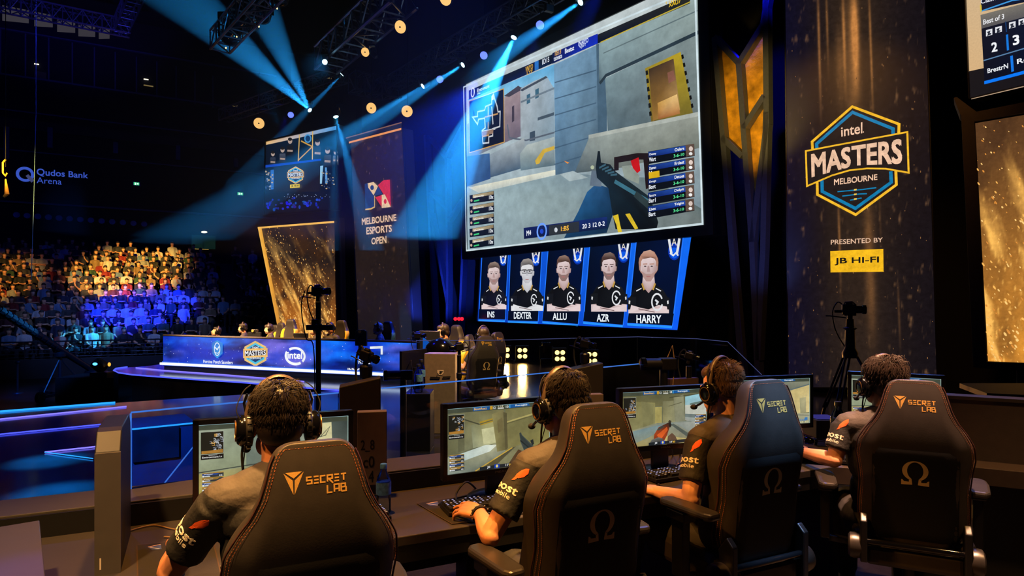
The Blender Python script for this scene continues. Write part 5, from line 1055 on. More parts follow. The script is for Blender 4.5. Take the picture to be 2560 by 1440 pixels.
# things on the floor at right
def ring(cx, cy, r1, r2, n=14, a0=0, a1=6.28): return [Vector((cx+r1*math.cos(a0+(a1-a0)*i/n), cy+r2*math.sin(a0+(a1-a0)*i/n), .012+.004*(i % 3))) for i in range(n+1)]
c = G(2500, 1395, 0); cable('large loop of pale cable on the floor at right', ring(c.x, c.y+.15, .2, .22), .006, M_cabA); cable('inner loop of pale cable on the floor at right', ring(c.x+.02, c.y+.13, .16, .17, 12, .6, 5.6), .006, M_cabA)
cable('pale cable trailing off the right edge along the floor', cp([(2450, 1402), (2510, 1418), (2560, 1425), (2620, 1426)], .01), .006, M_cabA)
t = thing('power_brick', 'black power unit with a yellow mark under the right-hand desk', 'power unit', G(2490, 1392, 0)); MB().box((0, .12, .07), (.2, .16, .14)).build('case', M_plast, t, bevel=.02); p = Pic(None); p.arc((-.03, .07), .022, .022, .6, 5.8, .010, (230, 210, 40)); o = p.build('mark', picture_mat('print_small', emit=False, grain=.02), t); o.matrix_local = Matrix.Translation((-.02, .038, 0)) @ Matrix.Rotation(R(90), 4, 'X')
t = thing('floor_box', 'dim bluish box under the corner desk', 'box', G(2515, 1370, 0)+Vector((0, .35, 0))); MB().box((0, .1, .2), (.18, .2, .4)).build('case', mat('dim_blue_box', (30, 34, 60), .6), t, bevel=.01)

# ================================================================ video cameras around the stage
def camcorder(label, loc, rz, pitch, s=1.0, mount='pole', foot=None, tripod=False, cablepts=None):
    loc = Vector(loc); t = thing('video_camera', label, 'video camera', loc, rz)
    q = Matrix.Rotation(pitch, 4, 'Y') @ Matrix.Diagonal((s, s, s, 1))     # looks along +x
    MB().box((-.01, 0, .072), (.14, .10, .115), q).box((-.01, 0, .138), (.07, .05, .03), q).build('body', M_plast, t, bevel=.008)
    MB().lathe([(.035, 0), (.042, .01), (.042, .06), (.05, .065), (.05, .10), (.044, .104), (.036, .09)], 20, q @ Matrix.Translation((.055, 0, .072)) @ Matrix.Rotation(R(90), 4, 'Y')).build('lens_barrel', M_gloss, t, 40)
    MB().tube([q @ Vector(a) for a in ((-.06, 0, .105), (-.05, 0, .15), (.02, 0, .155), (.06, 0, .12))], .008*s, 6).build('top_handle', M_plast, t)
    MB().box((-.11, .02, .05), (.09, .03, .03), q).build('viewfinder', M_plast, t, bevel=.004)
    MB().box((.0, 0, .012), (.12, .06, .018), q).box((0, 0, -.03), (.05, .05, .07), q).build('fluid_head', M_dark, t, bevel=.005)
    MB().tube(smooth_path([q @ Vector(a) for a in ((-.06, 0, .11), (-.12, .01, .15), (-.17, .02, .04), (-.14, .02, -.16), (-.05, .0, -.34))]), .006, 6).build('cable', M_rub, t)
    MB().tube([q @ Vector(a) for a in ((-.04, 0, -.02), (-.2, .0, .0), (-.24, 0, .0))], .007*s, 6).build('pan_handle', M_dark, t)
    if mount == 'pole':
        h = loc.z-(foot or 0); MB().tube([(0, 0, -.05), (0, 0, -h)], .026 if h > .8 else .022, 10).build('pole', M_dark, t, 40)
        MB().lathe([(.034, -.01), (.036, .05), (.03, .06)], 12, Matrix.Translation((0, 0, -min(.32, h*.6)))).build('clamp', M_plast, t)
    if tripod:
        h = loc.z; MB().lathe([(.07, 0), (.075, .05), (.05, .1), (.045, .28), (.07, .3), (.04, .31), (.035, .39)], 16, Matrix.Translation((0, 0, -.42))).build('bowl', M_dark, t, 40)
        for k in range(3):
            a = 2.2+k*2.094; d = Vector((math.cos(a), math.sin(a), 0)); mb = MB()
            for e in (-.02, .02): s_ = Vector((-d.y, d.x, 0))*e; mb.tube([Vector((0, 0, -.4))+d*.06+s_, Vector((0, 0, -h*.62))+d*.36+s_], .011, 6)
            mb.tube([Vector((0, 0, -h*.58))+d*.34, Vector((0, 0, -h))+d*.56], .017, 8); mb.build('leg', M_dark, t)
            MB().tube([Vector((0, 0, -h*.75)), Vector((0, 0, -h*.72))+d*.42], .008, 6).build('spreader', M_dark, t)
    return t
a = P(796, 742, 6.4); t = camcorder('video camera on a tall black pole in front of the far desk', a, R(-10), 0, .75, 'pole', 0); MB().box((.02, 0, -.30), (.28, .05, .05)).box((-.02, 0, -.27), (.08, .06, .1)).build('cross_arm', M_dark, t, bevel=.005); MB().tube(smooth_path([(-.14, 0, .06), (-.18, 0, -.1), (-.13, 0, -.4), (-.05, 0, -.5), (-.035, 0, -1.2)]), .006, 6).build('loose_cable', M_rub, t)
camcorder('video camera tilted on the brown plinth behind the first monitor', P(915, 905, 3.62), R(-30), .25, .48, 'pole', P(915, 962, 3.62).z)
camcorder('video camera on the plinth behind the second player', P(1462, 872, 4.66), R(-20), .2, .48, 'pole', P(1462, 925, 4.66).z)
camcorder('video camera on a short stand behind the third monitor', P(1722, 900, 5.3), R(-20), .25, .48, 'pole', .7)
camcorder('video camera on a tripod in front of the broad banner', P(2125, 790, 6.6), R(-22), 0, .92, 'none', None, True)
camcorder('video camera on a pole beside the white cabinet', P(1148, 878, 8.0), R(-160), .1, .7, 'pole', 0)
camcorder('small video camera on the far desk corner by the stage centre', P(1046, 848, 9.5), R(-10), 0, .7, 'pole', 0)
def lenscam(label, loc, rz, foot):
    t = thing('box_camera', label, 'video camera', loc, rz); MB().tube([(-.12, 0, 0), (.02, 0, 0)], .045, 16).build('barrel', M_plast, t, 40); MB().box((.06, 0, 0), (.12, .09, .09)).build('body', M_plast, t, bevel=.008); MB().lathe([(.05, 0), (.05, .03), (.04, .035)], 16, Matrix.Translation((-.12, 0, 0)) @ Matrix.Rotation(R(-90), 4, 'Y')).build('lens_ring', M_gloss, t, 40)
    MB().tube([(.03, 0, -.04), (.03, 0, foot-loc.z)], .03, 10).build('post', M_dark, t); MB().tube([(.06, 0, .05), (.1, 0, .14), (.12, 0, .0), (.1, 0, -.2)], .005, 6).build('cable', M_cabA, t)
lenscam('box camera on a thick post behind the third monitor', P(1650, 910, 5.0), R(10), .75); lenscam('box camera lying on a stand left of the white cabinet', P(1000, 938, 6.2), R(15), 0)
# ================================================================ racing-style gaming chairs
M_lea = mat('black_leather', (44, 40, 38), .48, vary=.1, scale=30, bump=.02, spec=.3); M_shell = mat('chair_shell', (11, 11, 13), .6, vary=.1, scale=30, bump=.04, spec=.2)
M_stitch = mat('orange_stitch', (168, 96, 58), .6); M_pipe = mat('dark_red_piping', (54, 24, 20), .6)
M_goldth = mat('gold_thread', (214, 168, 88), .42, .35, vary=.12, scale=200); M_omega = mat('bronze_inlay', (186, 160, 108), .4, .25)
M_pu = mat('armrest_pad', (36, 33, 31), .34); M_yel = mat('yellow_leather', (226, 176, 26), .5); M_yelh = mat('yellow_thread', (190, 150, 40), .5)
T0 = 1.334
LV = [(.0, .068, 0, .03), (.006, .090, 0, .045), (.016, .107, 0, .062), (.032, .120, 0, .08), (.058, .131, .002, .095), (.09, .140, .004, .10), (.15, .157, .01, .10), (.20, .182, .02, .10), (.25, .218, .035, .105), (.31, .252, .055, .11), (.38, .262, .075, .115), (.46, .250, .08, .115), (.54, .243, .085, .115), (.62, .248, .095, .12), (.70, .250, .10, .12), (.77, .232, .09, .12), (.815, .20, .06, .10), (.83, .18, .05, .06)]
def lv(dz):
    for a, b in zip(LV, LV[1:]):
        if dz <= b[0]: t = max(0, (dz-a[0])/(b[0]-a[0])); return tuple(x+(y-x)*t for x, y in zip(a, b))
    return LV[-1]
def rear(x, dz):
    """rear face of the backrest: leans back, rolls forward at the top, wings wrap forward"""
    _, w_, f, th = lv(dz); z = T0-dz; y = -.33-.1125*(z-.52)
    if dz < .36: y += (.36-dz)**2*.62
    k = max(0, (abs(x)/w_-.70)/.30); return y+f*k**1.5
def strokes(p, word, x0, x1, z0, z1, wd, gap=.42):
    SH = {'S': [[(1, 1), (0, 1), (0, .5), (1, .5), (1, 0), (0, 0)]], 'E': [[(0, 1), (1, 1)], [(.1, .5), (1, .5)], [(0, 0), (1, 0)]], 'C': [[(1, 1), (0, 1), (0, 0), (1, 0)]], 'R': [[(0, 0), (0, 1), (1, 1), (1, .45), (.25, .45), (1.15, -.3)]], 'T': [[(0, 1), (1.1, 1)], [(.55, 1), (.55, 0)]], 'L': [[(0, 1), (0, 0), (1, 0)]], 'A': [[(0, 0), (0, 1), (1, 1), (1, 0)], [(0, .4), (1, .4)]], 'B': [[(0, 0), (0, 1), (.85, 1), (.85, .55), (0, .55)], [(.85, .55), (1, .5), (1, 0), (0, 0)]]}
    n = len(word); lw = (x1-x0)/(n+(n-1)*gap)
    for i, ch in enumerate(word):
        for L in SH[ch]: p.line([(x0+i*lw*(1+gap)+a*lw, z0+b*(z1-z0)) for a, b in L], wd, (255, 255, 255), True)
def omega(p, cx, cz, w_, h_):
    Q = lambda x, y: (cx+x*w_, cz+y*h_)
    n = 30; a0, a1 = R(-62), R(242)
    o = [Q(.47*math.cos(a0+(a1-a0)*i/n), .09+.41*math.sin(a0+(a1-a0)*i/n)) for i in range(n+1)]
    inn = [Q(.29*math.cos(a0+(a1-a0)*i/n), .09+.36*math.sin(a0+(a1-a0)*i/n)) for i in range(n+1)]
    p.raw(o+inn, [(i, i+1, n+2+i, n+1+i) for i in range(n)], [(1, 1, 1, 1)]*(2*n+2))
    for s in (-1, 1):
        p.poly([Q(s*.22, -.28), Q(s*.13, -.24), Q(s*.10, -.48), Q(s*.50, -.50), Q(s*.50, -.28), Q(s*.44, -.30), Q(s*.40, -.36), Q(s*.22, -.37)] if s < 0 else [Q(.22, -.28), Q(.22, -.37), Q(.40, -.36), Q(.44, -.30), Q(.50, -.28), Q(.50, -.50), Q(.10, -.48), Q(.13, -.24)], (255, 255, 255), True)
def conform(p, name, m, par, tgt):
    mb = MB(); vs = []
    for x, z, k in p.v: vs.append((x, rear(x, T0-z)-.02, z))
    mb.add(vs, p.f); o = mb.build(name, m, par); w = o.modifiers.new('wrap', 'SHRINKWRAP'); w.target = tgt; w.wrap_method = 'PROJECT'; w.use_project_y = True; w.use_negative_direction = True; w.use_positive_direction = True; w.offset = .0007; return o
def chair(label, top, rz, far=False, group=None):
    """top: rear top point of the backrest"""
    q = Matrix.Rotation(rz, 3, 'Z'); o = Vector(top)-q @ Vector((0, rear(0, 0), T0)); lift = o.z
    t = thing('gaming_chair', label, 'gaming chair', (o.x, o.y, 0), rz, group)
    def up(ob): ob.location.z = lift; return ob
    mb = MB(); N = 15; vs = []; fs = []
    for dz, w_, f, th in LV:
        z = T0-dz; ring_ = []
        for i in range(N): x = w_*math.sin(-math.pi/2+math.pi*i/(N-1)) if False else w_*(-1+2*i/(N-1)); ring_.append((x, rear(x, dz), z))
        for i in range(N):
            x = w_*(1-2*i/(N-1)); b = abs(x)/w_; ring_.append((x*.985, rear(x, dz)+th*(1 if b < .95 else .75)+(.035*max(0, (b-.55)/.45) if dz > .22 else 0), z))
        vs += ring_
    m_ = 2*N
    for j in range(len(LV)-1):
        for i in range(m_): fs.append((j*m_+(i+1) % m_, j*m_+i, (j+1)*m_+i, (j+1)*m_+(i+1) % m_))
    fs += [tuple(range(m_)), tuple(reversed(range((len(LV)-1)*m_, len(LV)*m_)))]
    mb.add(vs, fs)
    if far is True: mb.mi = [1 if (f_ < len(fs)-2 and (f_ // m_) > 7 and (f_ % m_) in (0, 1, 12, 13, 14, 15, 16, 27, 28, 29)) else 0 for f_ in range(len(fs))]
    ob = up(mb.build('backrest', [M_lea, M_yel], t, 180, sub=2))
    mb = MB(); vs = []; fs = []; nx, nzz = 12, 16                        # smooth rear shell
    for k, off in ((0, .012), (1, -.004)):
        for j in range(nzz+1):
            dz = .325+.49*j/nzz; hw = min(.186, lv(dz)[1]-.02)*(1-.12*max(0, .05-(dz-.325))/.05)
            for i in range(nx+1): x = hw*(-1+2*i/nx); o_ = off if k else .0035; vs.append((x, rear(x, dz)-o_+(.008 if i in (0, nx) or j in (0, nzz) else 0)*(k == 0), T0-dz))
    n1 = (nx+1)*(nzz+1)
    for j in range(nzz):
        for i in range(nx): a = j*(nx+1)+i; fs.append((a, a+nx+1, a+nx+2, a+1)); fs.append((n1+a, n1+a+1, n1+a+nx+2, n1+a+nx+1))
    mb.add(vs, fs); shell_ = up(mb.build('back_shell', M_shell, t, 60))
    for s in (-1, 1):                                                    # piping and double stitching along the outer edge
        path = [Vector((s*(lv(dz)[1]*.985), rear(s*lv(dz)[1]*.985, dz)+.003, T0-dz)) for dz in [.03+.016*i for i in range(46)]]
        up(MB().tube(path, .0032, 6).build('piping', M_pipe, t, 60))
        if not far:
            mb = MB()
            for e in (.012, .020):
                for i in range(84):
                    dz = .016+i*.0088; ds = dz+.0052; a, b = lv(dz)[1]-e, lv(ds)[1]-e
                    mb.bar((s*a, rear(s*a, dz)-.0002, T0-dz), (s*b, rear(s*b, ds)-.0002, T0-ds), (.0014))
            for i in range(20):
                if s > 0: x = -.085+i*.0088; mb.bar((x, rear(x, .016)-.0002, T0-.0165), (x+.0052, rear(x, .016)-.0002, T0-.0165), (.0014))
            up(mb.build('stitching', M_stitch, t))
    p = Pic(None, .00002)
    ex, ez, ew, eh = -.064, T0-.108, .056, .068
    for tri in ([(-.42, .42), (.42, .42), (0, .16)], [(-.5, .40), (-.05, .08), (-.03, -.5)], [(.5, .40), (.05, .08), (.03, -.5)]): p.poly([(ex+a*ew, ez+b*eh) for a, b in tri], (255, 255, 255), True)
    strokes(p, 'SECRET', -.028, .084, T0-.116, T0-.098, .0045); strokes(p, 'LAB', .030, .084, T0-.147, T0-.126, .0045)
    up(conform(p, 'embroidered_logo', M_goldth if not far else M_yelh, t, ob))
    p = Pic(None, .00002); omega(p, 0, T0-.455, .118, .122); up(conform(p, 'omega_inlay', M_omega, t, shell_))
    for s in (-1, 1): up(MB().prism([(-.37, .40), (-.30, .40), (-.28, .58), (-.33, .645), (-.37, .61)], s*.222-.016, s*.222+.016, Matrix(((0, 0, 1, 0), (1, 0, 0, 0), (0, 1, 0, 0), (0, 0, 0, 1)))).build('side_bracket', M_plast, t, bevel=.006))
    for s in (-1, 1): up(MB().lathe([(.03, -.035), (.06, -.03), (.066, .0), (.062, .022), (.05, .03), (.02, .031)], 28, Matrix.Translation((s*.262, -.31, .465)) @ Matrix.Rotation(R(90)*s, 4, 'Y')).build('hinge_cover', M_pu, t, 35))
    up(MB().tube([(-.215, -.345, .505), (.215, -.345, .505)], .016, 12, round_ends=True).build('cross_roll', M_gloss, t, 60))
    up(MB().box((0, -.30, .43), (.42, .07, .10)).build('rear_skirt', M_lea, t, bevel=.02))
    mb = MB(); mb.box((0, -.04, .45), (.40, .50, .10))
    for s in (-1, 1): mb.box((s*.225, -.04, .475), (.09, .50, .13))
    up(mb.build('seat', M_lea, t, bevel=.03))
    for s in (-1, 1):
        ax, ay = (-.40, -.23) if s < 0 else (.30, -.08)
        a = up(MB().prism([(-.045, -.16), (-.03, -.19), (.03, -.19), (.045, -.16), (.052, .0), (.045, .09), (.02, .12), (-.02, .12), (-.045, .09)], .762, .795, Matrix.Translation((ax, ay, 0)) @ Matrix.Rotation(-s*.10, 4, 'Z')).build('armrest_pad', M_pu, t, bevel=.012))
        up(MB().box((ax, ay+.01, .74), (.07, .12, .045)).box((ax, ay+.01, .60), (.045, .075, .28)).build('armrest_post', M_plast, t, bevel=.006))
        up(MB().bar((ax, ay+.01, .46), (s*.18, -.05, .39), .06, .03).build('armrest_bracket', M_plast, t, bevel=.004))
    MB().tube([(0, -.04, .10), (0, -.04, .40+lift)], .028, 14).build('gas_column', M_dark, t, 40)
    MB().box((0, -.04, .385+lift), (.25, .25, .03)).build('tilt_mechanism', M_dark, t, bevel=.005)
    for k in range(5):
        a = R(18+72*k); d = Vector((math.cos(a), math.sin(a), 0)); l = MB().bar(Vector((0, -.04, .125)), Vector((0, -.04, .085))+d*.32, .06, .035).build('base_leg', M_dark, t, bevel=.008)
        c = d*.31+Vector((0, -.04, .033)); MB().lathe([(.02, -.02), (.033, -.018), (.033, .018), (.02, .02)], 16, Matrix.Translation(c) @ Matrix.Rotation(a, 4, 'Z') @ Matrix.Rotation(R(90), 4, 'X')).build('caster', M_rub, l, 40)
    return t
def on(px, py, Y): return P(px, py, Y)
c_pos = [(788, 1103, 1.95, 25), (1493, 1008, 2.5, 27), (1918, 949, 3.0, 26), (2286, 950, 3.25, -26)]
C_LAB = ['nearest black racing-style gaming chair with gold lettering, cut by the bottom edge', 'black racing-style gaming chair of the second player, with a bronze omega emblem', 'black racing-style gaming chair of the third player, its headrest lit bluish', 'rightmost black racing-style gaming chair, both armrests and floor in view']
for (px, py, Y, a), lb in zip(c_pos, C_LAB): chair(lb, on(px, py, Y), R(a), False)

# ================================================================ people
def skinmat(name, c): return mat(name, c, .5, vary=.08, scale=14, bump=.05)
M_skin = [skinmat('skin_light', (214, 150, 112)), skinmat('skin_tan', (198, 134, 96)), skinmat('skin_pale', (226, 168, 134))]
M_shirt = mat('black_jersey', (20, 19, 19), .75, vary=.15, scale=8, bump=.25); M_yoke = mat('grey_yoke', (58, 52, 48), .62, vary=.12, scale=10, bump=.2)
def jersey(m):
    n = m.node_tree.nodes; k = m.node_tree.links; b = n['Principled BSDF']; src = b.inputs['Base Color'].links[0].from_socket
    t = n.new('ShaderNodeTexCoord'); s_ = n.new('ShaderNodeSeparateXYZ'); k.new(t.outputs['Object'], s_.inputs[0])
    def M(op, a, c):
        q = n.new('ShaderNodeMath'); q.operation = op
        for i, v in enumerate((a, c)):
            if isinstance(v, (int, float)): q.inputs[i].default_value = v
            else: k.new(v, q.inputs[i])
        return q.outputs[0]
    ax = M('ABSOLUTE', s_.outputs[0], 0); f = M('MULTIPLY', M('GREATER_THAN', M('SUBTRACT', s_.outputs[2], M('MULTIPLY', M('MAXIMUM', M('SUBTRACT', ax, .12), 0), .45)), 1.052), M('LESS_THAN', ax, .232))
    x = n.new('ShaderNodeMix'); x.data_type = 'RGBA'; k.new(f, x.inputs[0]); k.new(src, x.inputs[6]); x.inputs[7].default_value = rgb((60, 54, 50)); k.new(x.outputs[2], b.inputs['Base Color'])
jersey(M_shirt)
M_trou = mat('dark_jeans', (44, 42, 44), .85, vary=.5, scale=14); M_prt = picture_mat('sleeve_print', 1, .03, 10, False, .7)
def hairm(name, c): return mat(name, c, .45, vary=.3, scale=60, spec=.4)
M_hair = {'dark': hairm('hair_dark', (26, 19, 15)), 'brown': hairm('hair_brown', (29, 21, 15)), 'light': hairm('hair_light', (84, 64, 47)), 'mid': hairm('hair_mid', (50, 39, 31)), 'fair': hairm('hair_fair', (150, 118, 76))}
M_eye = mat('eye_white', (220, 215, 210), .2); M_iris = mat('iris_dark', (40, 28, 20), .2)

def head_caps(mb, H, shrink=1.0, mi=0):
    E = lambda c, r, rot=None: mb.ell((0, 0, 0), r, 20, 12, H @ Matrix.Translation(c) @ (rot or Matrix()), mi)
    E((0, -.012, .03), (.078, .098, .088)); E((0, .03, -.035), (.062, .068, .085)); E((0, .048, -.088), (.042, .045, .033)); E((0, .105, -.03), (.013, .018, .022)); E((0, .098, -.012), (.009, .014, .03))
    E((0, .094, -.068), (.023, .014, .008)); E((0, .092, -.079), (.021, .014, .008)); E((0, .083, .014), (.052, .016, .011)); E((0, .082, -.108), (.02, .016, .014))
    for s in (-1, 1): E((s*.038, .078, -.035), (.02, .016, .016)); E((s*.079, -.008, -.012), (.010, .020, .034)); E((s*.084, -.014, -.006), (.006, .016, .024)); E((s*.05, .03, -.07), (.022, .04, .035))
def hand_caps(mb, wrist, aim, pn, side, curl=.5, mi=0, thumb_out=1.0):
    """palm, four fingers of their own length and a thumb leaving the side of the palm; pn points out of the back of the hand"""
    f = (Vector(aim)-Vector(wrist)).normalized(); n_ = Vector(pn); n_ = (n_-f*n_.dot(f)).normalized(); x = f.cross(n_)*side      # x: towards the thumb
    w0 = Vector(wrist); K = lambda a, b, c=0: w0+f*a+x*b+n_*c
    for b, l, dr in ((.032, .085, 0), (.011, .090, .004), (-.011, .086, .002), (-.032, .078, -.004)):
        mb.tube([K(.0, b*.55), K(.045, b*.9, .004), K(l, b, .003)], [.018, .017, .0125], 8, mi, True)
    for i, (b, l, L) in enumerate(((.034, .086, .072), (.011, .091, .080), (-.012, .087, .074), (-.034, .079, .058))):
        p = K(l, b, .003); a = .15; c_ = curl*(1+.12*(i-1.5)); pts_ = [p]
        for seg, fr in enumerate((.45, .30, .25)):
            a += c_*(.55 if seg == 0 else .8)*(1 if i != 1 else .7); d = f*math.cos(a)-n_*math.sin(a)+x*(b*4.5); p = p+d.normalized()*L*fr; pts_.append(p)
        mb.tube(pts_, [.0092, .0084, .0078, .0066], 8, mi, True)
    mb.tube([K(.018, .020, -.004), K(.045, .045*thumb_out, -.010), K(.068, .056*thumb_out, -.016), K(.088, .058*thumb_out, -.022)], [.016, .0135, .0115, .009], 8, mi, True)

def figure(label, loc, rz, arms, z0=0, yaw=0, pitch=-.12, skin=0, hair='dark', style='short', vox=.0046, shirt=M_shirt, yoke=M_yoke, prints=True, headset=True, hl=None, group=None, lean=0.0, nhair=420, legs=True, name='person', hat=False):
    """a seated player: origin on the floor under the head; arms = (left elbow, left wrist, left finger aim, right elbow, right wrist, right aim) in the hall"""
    loc = Vector((loc[0], loc[1], z0)); M = Matrix.Translation(loc) @ Matrix.Rotation(rz, 4, 'Z'); I = M.inverted()
    loc_ = lambda p: I @ Vector(p)
    le, lw, la, re_, rw, ra = [loc_(p) if p is not None else None for p in arms]
    o = bpy.data.objects.new(name, None)
    H = Matrix.Translation((0, .03+lean, 1.295)) @ Matrix.Rotation(yaw, 4, 'Z') @ Matrix.Rotation(pitch, 4, 'X')
    ly = lambda z: lean*max(0, (z-.6)/.7)
    ls, rs = Vector((-.185, -.005+ly(1.05), 1.055)), Vector((.185, -.005+ly(1.05), 1.055))
    le = le or Vector((-.30, .10, .80)); lw = lw or Vector((-.2, .38, .815)); la = la or lw+Vector((.03, .17, -.01)); re_ = re_ or Vector((.30, .10, .80)); rw = rw or Vector((.22, .38, .815)); ra = ra or rw+Vector((-.03, .17, -.01))
    def torso(mb, g):
        mb.ell((0, .08, .56), (.165+g, .135+g, .12+g)); mb.ell((0, .05+ly(.72), .72), (.150+g, .118+g, .16+g)); mb.ell((0, .01+ly(.9), .90), (.172+g, .122+g, .17+g)); mb.ell((0, -.005+ly(1.02), 1.0), (.178+g, .112+g, .11+g))
        mb.tube([ls+Vector((.02, 0, .01)), (0, -.02+ly(1.08), 1.085), rs+Vector((-.02, 0, .01))], [.062+g, .075+g, .062+g], 14, 0, True)
        mb.tube([(-.11, -.015+ly(1.1), 1.10), (0, -.01+ly(1.13), 1.13), (.11, -.015+ly(1.1), 1.10)], [.045+g, .062+g, .045+g], 12, 0, True)
    mb = MB(); torso(mb, 0)
    mb.tube([(0, -.015+ly(1.08), 1.06), (0, .0+ly(1.15), 1.16), H @ Vector((0, -.015, -.06))], [.068, .058, .056], 16, 0, True)
    head_caps(mb, H)
    for s_, e_, w_, a_, sd in ((ls, le, lw, la, 1), (rs, re_, rw, ra, -1)):
        mb.tube([s_, s_.lerp(e_, .5)+(s_-e_).cross(Vector((0, 0, 1))).normalized()*0, e_], [.056, .047, .040], 12, 0, True)
        mb.tube([e_, e_.lerp(w_, .3), w_], [.041, .042, .027], 12, 0, True); mb.ell(e_+(e_-w_).normalized()*.012, (.036, .036, .036), 12, 8)
        hand_caps(mb, w_, a_, (0, -.62, .8) if sd > 0 and vox < .01 else (0, 0, 1), sd, .48 if vox < .01 else .5)
    if legs:
        for s in (-1, 1):
            mb.tube([(s*.09, .08, .545), (s*.13, .30, .545), (s*.15, .50, .53)], [.09, .08, .062], 14, 0, True); mb.tube([(s*.15, .50, .51), (s*.15, .55, .28), (s*.15, .52, .09)], [.06, .056, .04], 12, 0, True); mb.ell((s*.15, .585, .05), (.045, .12, .045))
    me = remeshed(mb, 'body', vox, 3, [M_skin[skin]]); o = bpy.data.objects.new(name, me); COL.objects.link(o); o.matrix_world = M
    tag(o, label, 'person', group)
    # shirt with sleeves to just above the elbow
    mb = MB(); torso(mb, .011)
    for s_, e_ in ((ls, le), (rs, re_)):
        c = s_.lerp(e_, .68); mb.tube([s_, s_.lerp(e_, .35), c], [.068, .066, .064], 16, 0, False)
        mb.tube([s_.lerp(e_, .58), c], [.066, .067], 16, 0, False)
    me = remeshed(mb, 'shirt', max(.008, vox), 2, [shirt])
    obj('shirt', me, o)
    if vox < .01:
        MB().tube([(.062*math.cos(t), .0+ly(1.13)+.058*math.sin(t), 1.135+.018*math.sin(t+math.pi)) for t in (6.2832*i/24 for i in range(24))], .009, 8, closed=True).build('collar', mat('blue_collar', (70, 110, 130), .6) if style == 'fade' else M_yoke, o, 60)
    if legs:
        mb = MB(); mb.ell((0, .08, .55), (.178, .148, .12))
        for s in (-1, 1): mb.tube([(s*.09, .08, .548), (s*.13, .30, .548), (s*.15, .50, .53)], [.103, .093, .076], 14, 0, True); mb.tube([(s*.15, .50, .51), (s*.15, .55, .28), (s*.15, .52, .11)], [.074, .07, .06], 12, 0, True)
        obj('trousers', remeshed(mb, 'trousers', max(.010, vox), 2, [M_trou]), o)
        for s in (-1, 1): MB().ell((s*.15, .59, .05), (.055, .135, .05)).build('shoe', M_rub, o, 60)
    if prints:                                                           # club print on the left sleeve
        ax = (le-ls).normalized(); cdir = loc_((0, 0, CAM_H))-ls.lerp(le, .4); e1 = (cdir-ax*cdir.dot(ax)).normalized(); e2 = ax.cross(e1)
        p = Pic(None, .0)
        p.text('boost', [(-.12, -.016), (.036, .016)], (238, 226, 206), .018, True); p.text('mobile', [(-.085, -.040), (.018, -.022)], (232, 214, 190), .006, True)
        for L_ in ([(.032, .100), (.018, .093), (.006, .079), (-.004, .060), (-.006, .046), (.010, .048), (.028, .062), (.037, .082)], [(-.006, .046), (-.012, .030), (.000, .036), (.006, .047)]):
            n_ = len(L_); cx = sum(a for a, b in L_)/n_; cy = sum(b for a, b in L_)/n_; rings = [[(cx+(a-cx)*f, cy+(b-cy)*f) for a, b in L_] for f in (1, .8, .6, .4, .2, .02)]
            L2 = [q_ for r2 in rings for q_ in r2]
            p.raw(L2, [(j*n_+i, j*n_+(i+1) % n_, (j+1)*n_+(i+1) % n_, (j+1)*n_+i) for j in range(5) for i in range(n_)]+[tuple(range(5*n_, 6*n_))], [rgb((238, 94, 34))]*len(L2))
        r_ = .0705; mid = ls.lerp(le, .34); mb = MB()
        q = bmesh.new(); vv = [q.verts.new((a, b, 0)) for a, b, c in p.v]
        for f_ in p.f:
            try: q.faces.new([vv[i] for i in f_])
            except ValueError: pass
        # two copies of the colour: white lettering, orange flash
        for nm, test, cc in (('sleeve_lettering', lambda c: c[1] > .5, (238, 226, 206)), ('sleeve_flash', lambda c: c[1] <= .5, (238, 94, 34))):
            mb = MB(); fs = [f_ for f_, c in zip(p.f, p.c) if test(c[0])]
            vs = [mid-ax*b+(e1*math.cos((a-.024)/r_)-e2*math.sin((a-.024)/r_))*r_ for a, b, c in p.v]
            mb.add(vs, fs); ob = mb.build(nm, mat(nm, cc, .7, vary=.04), o)
            ob.modifiers.new('thick', 'SOLIDIFY').thickness = .002
            sw = ob.modifiers.new('wrap', 'SHRINKWRAP'); sw.target = [ch for ch in o.children if ch.name.startswith('shirt')][0]; sw.wrap_method = 'NEAREST_SURFACEPOINT'; sw.wrap_mode = 'ABOVE_SURFACE'; sw.offset = .0015
            ob.modifiers.move(1, 0)
        q.free()
    # hair: a close cap with locks combed from the crown
    mb = MB(); E = lambda c, r: mb.ell((0, 0, 0), r, 20, 14, H @ Matrix.Translation(c))
    th = {'short': .008, 'fade': .003, 'long': .014, 'crop': .006}[style]
    E((0, -.026, .046), (.079+th, .088+th, .082+th)); 
    if style != 'fade': E((0, -.058, -.018), (.068+th, .052+th, .062))
    else: E((0, -.05, .01), (.073, .06, .06))
    E((0, .045, .075), (.058+th, .048, .038+th*.8))
    hm = remeshed(mb, 'hair_cap', max(.007, vox), 1, [M_hair[hair]]); cap_ = obj('hair', hm, o)
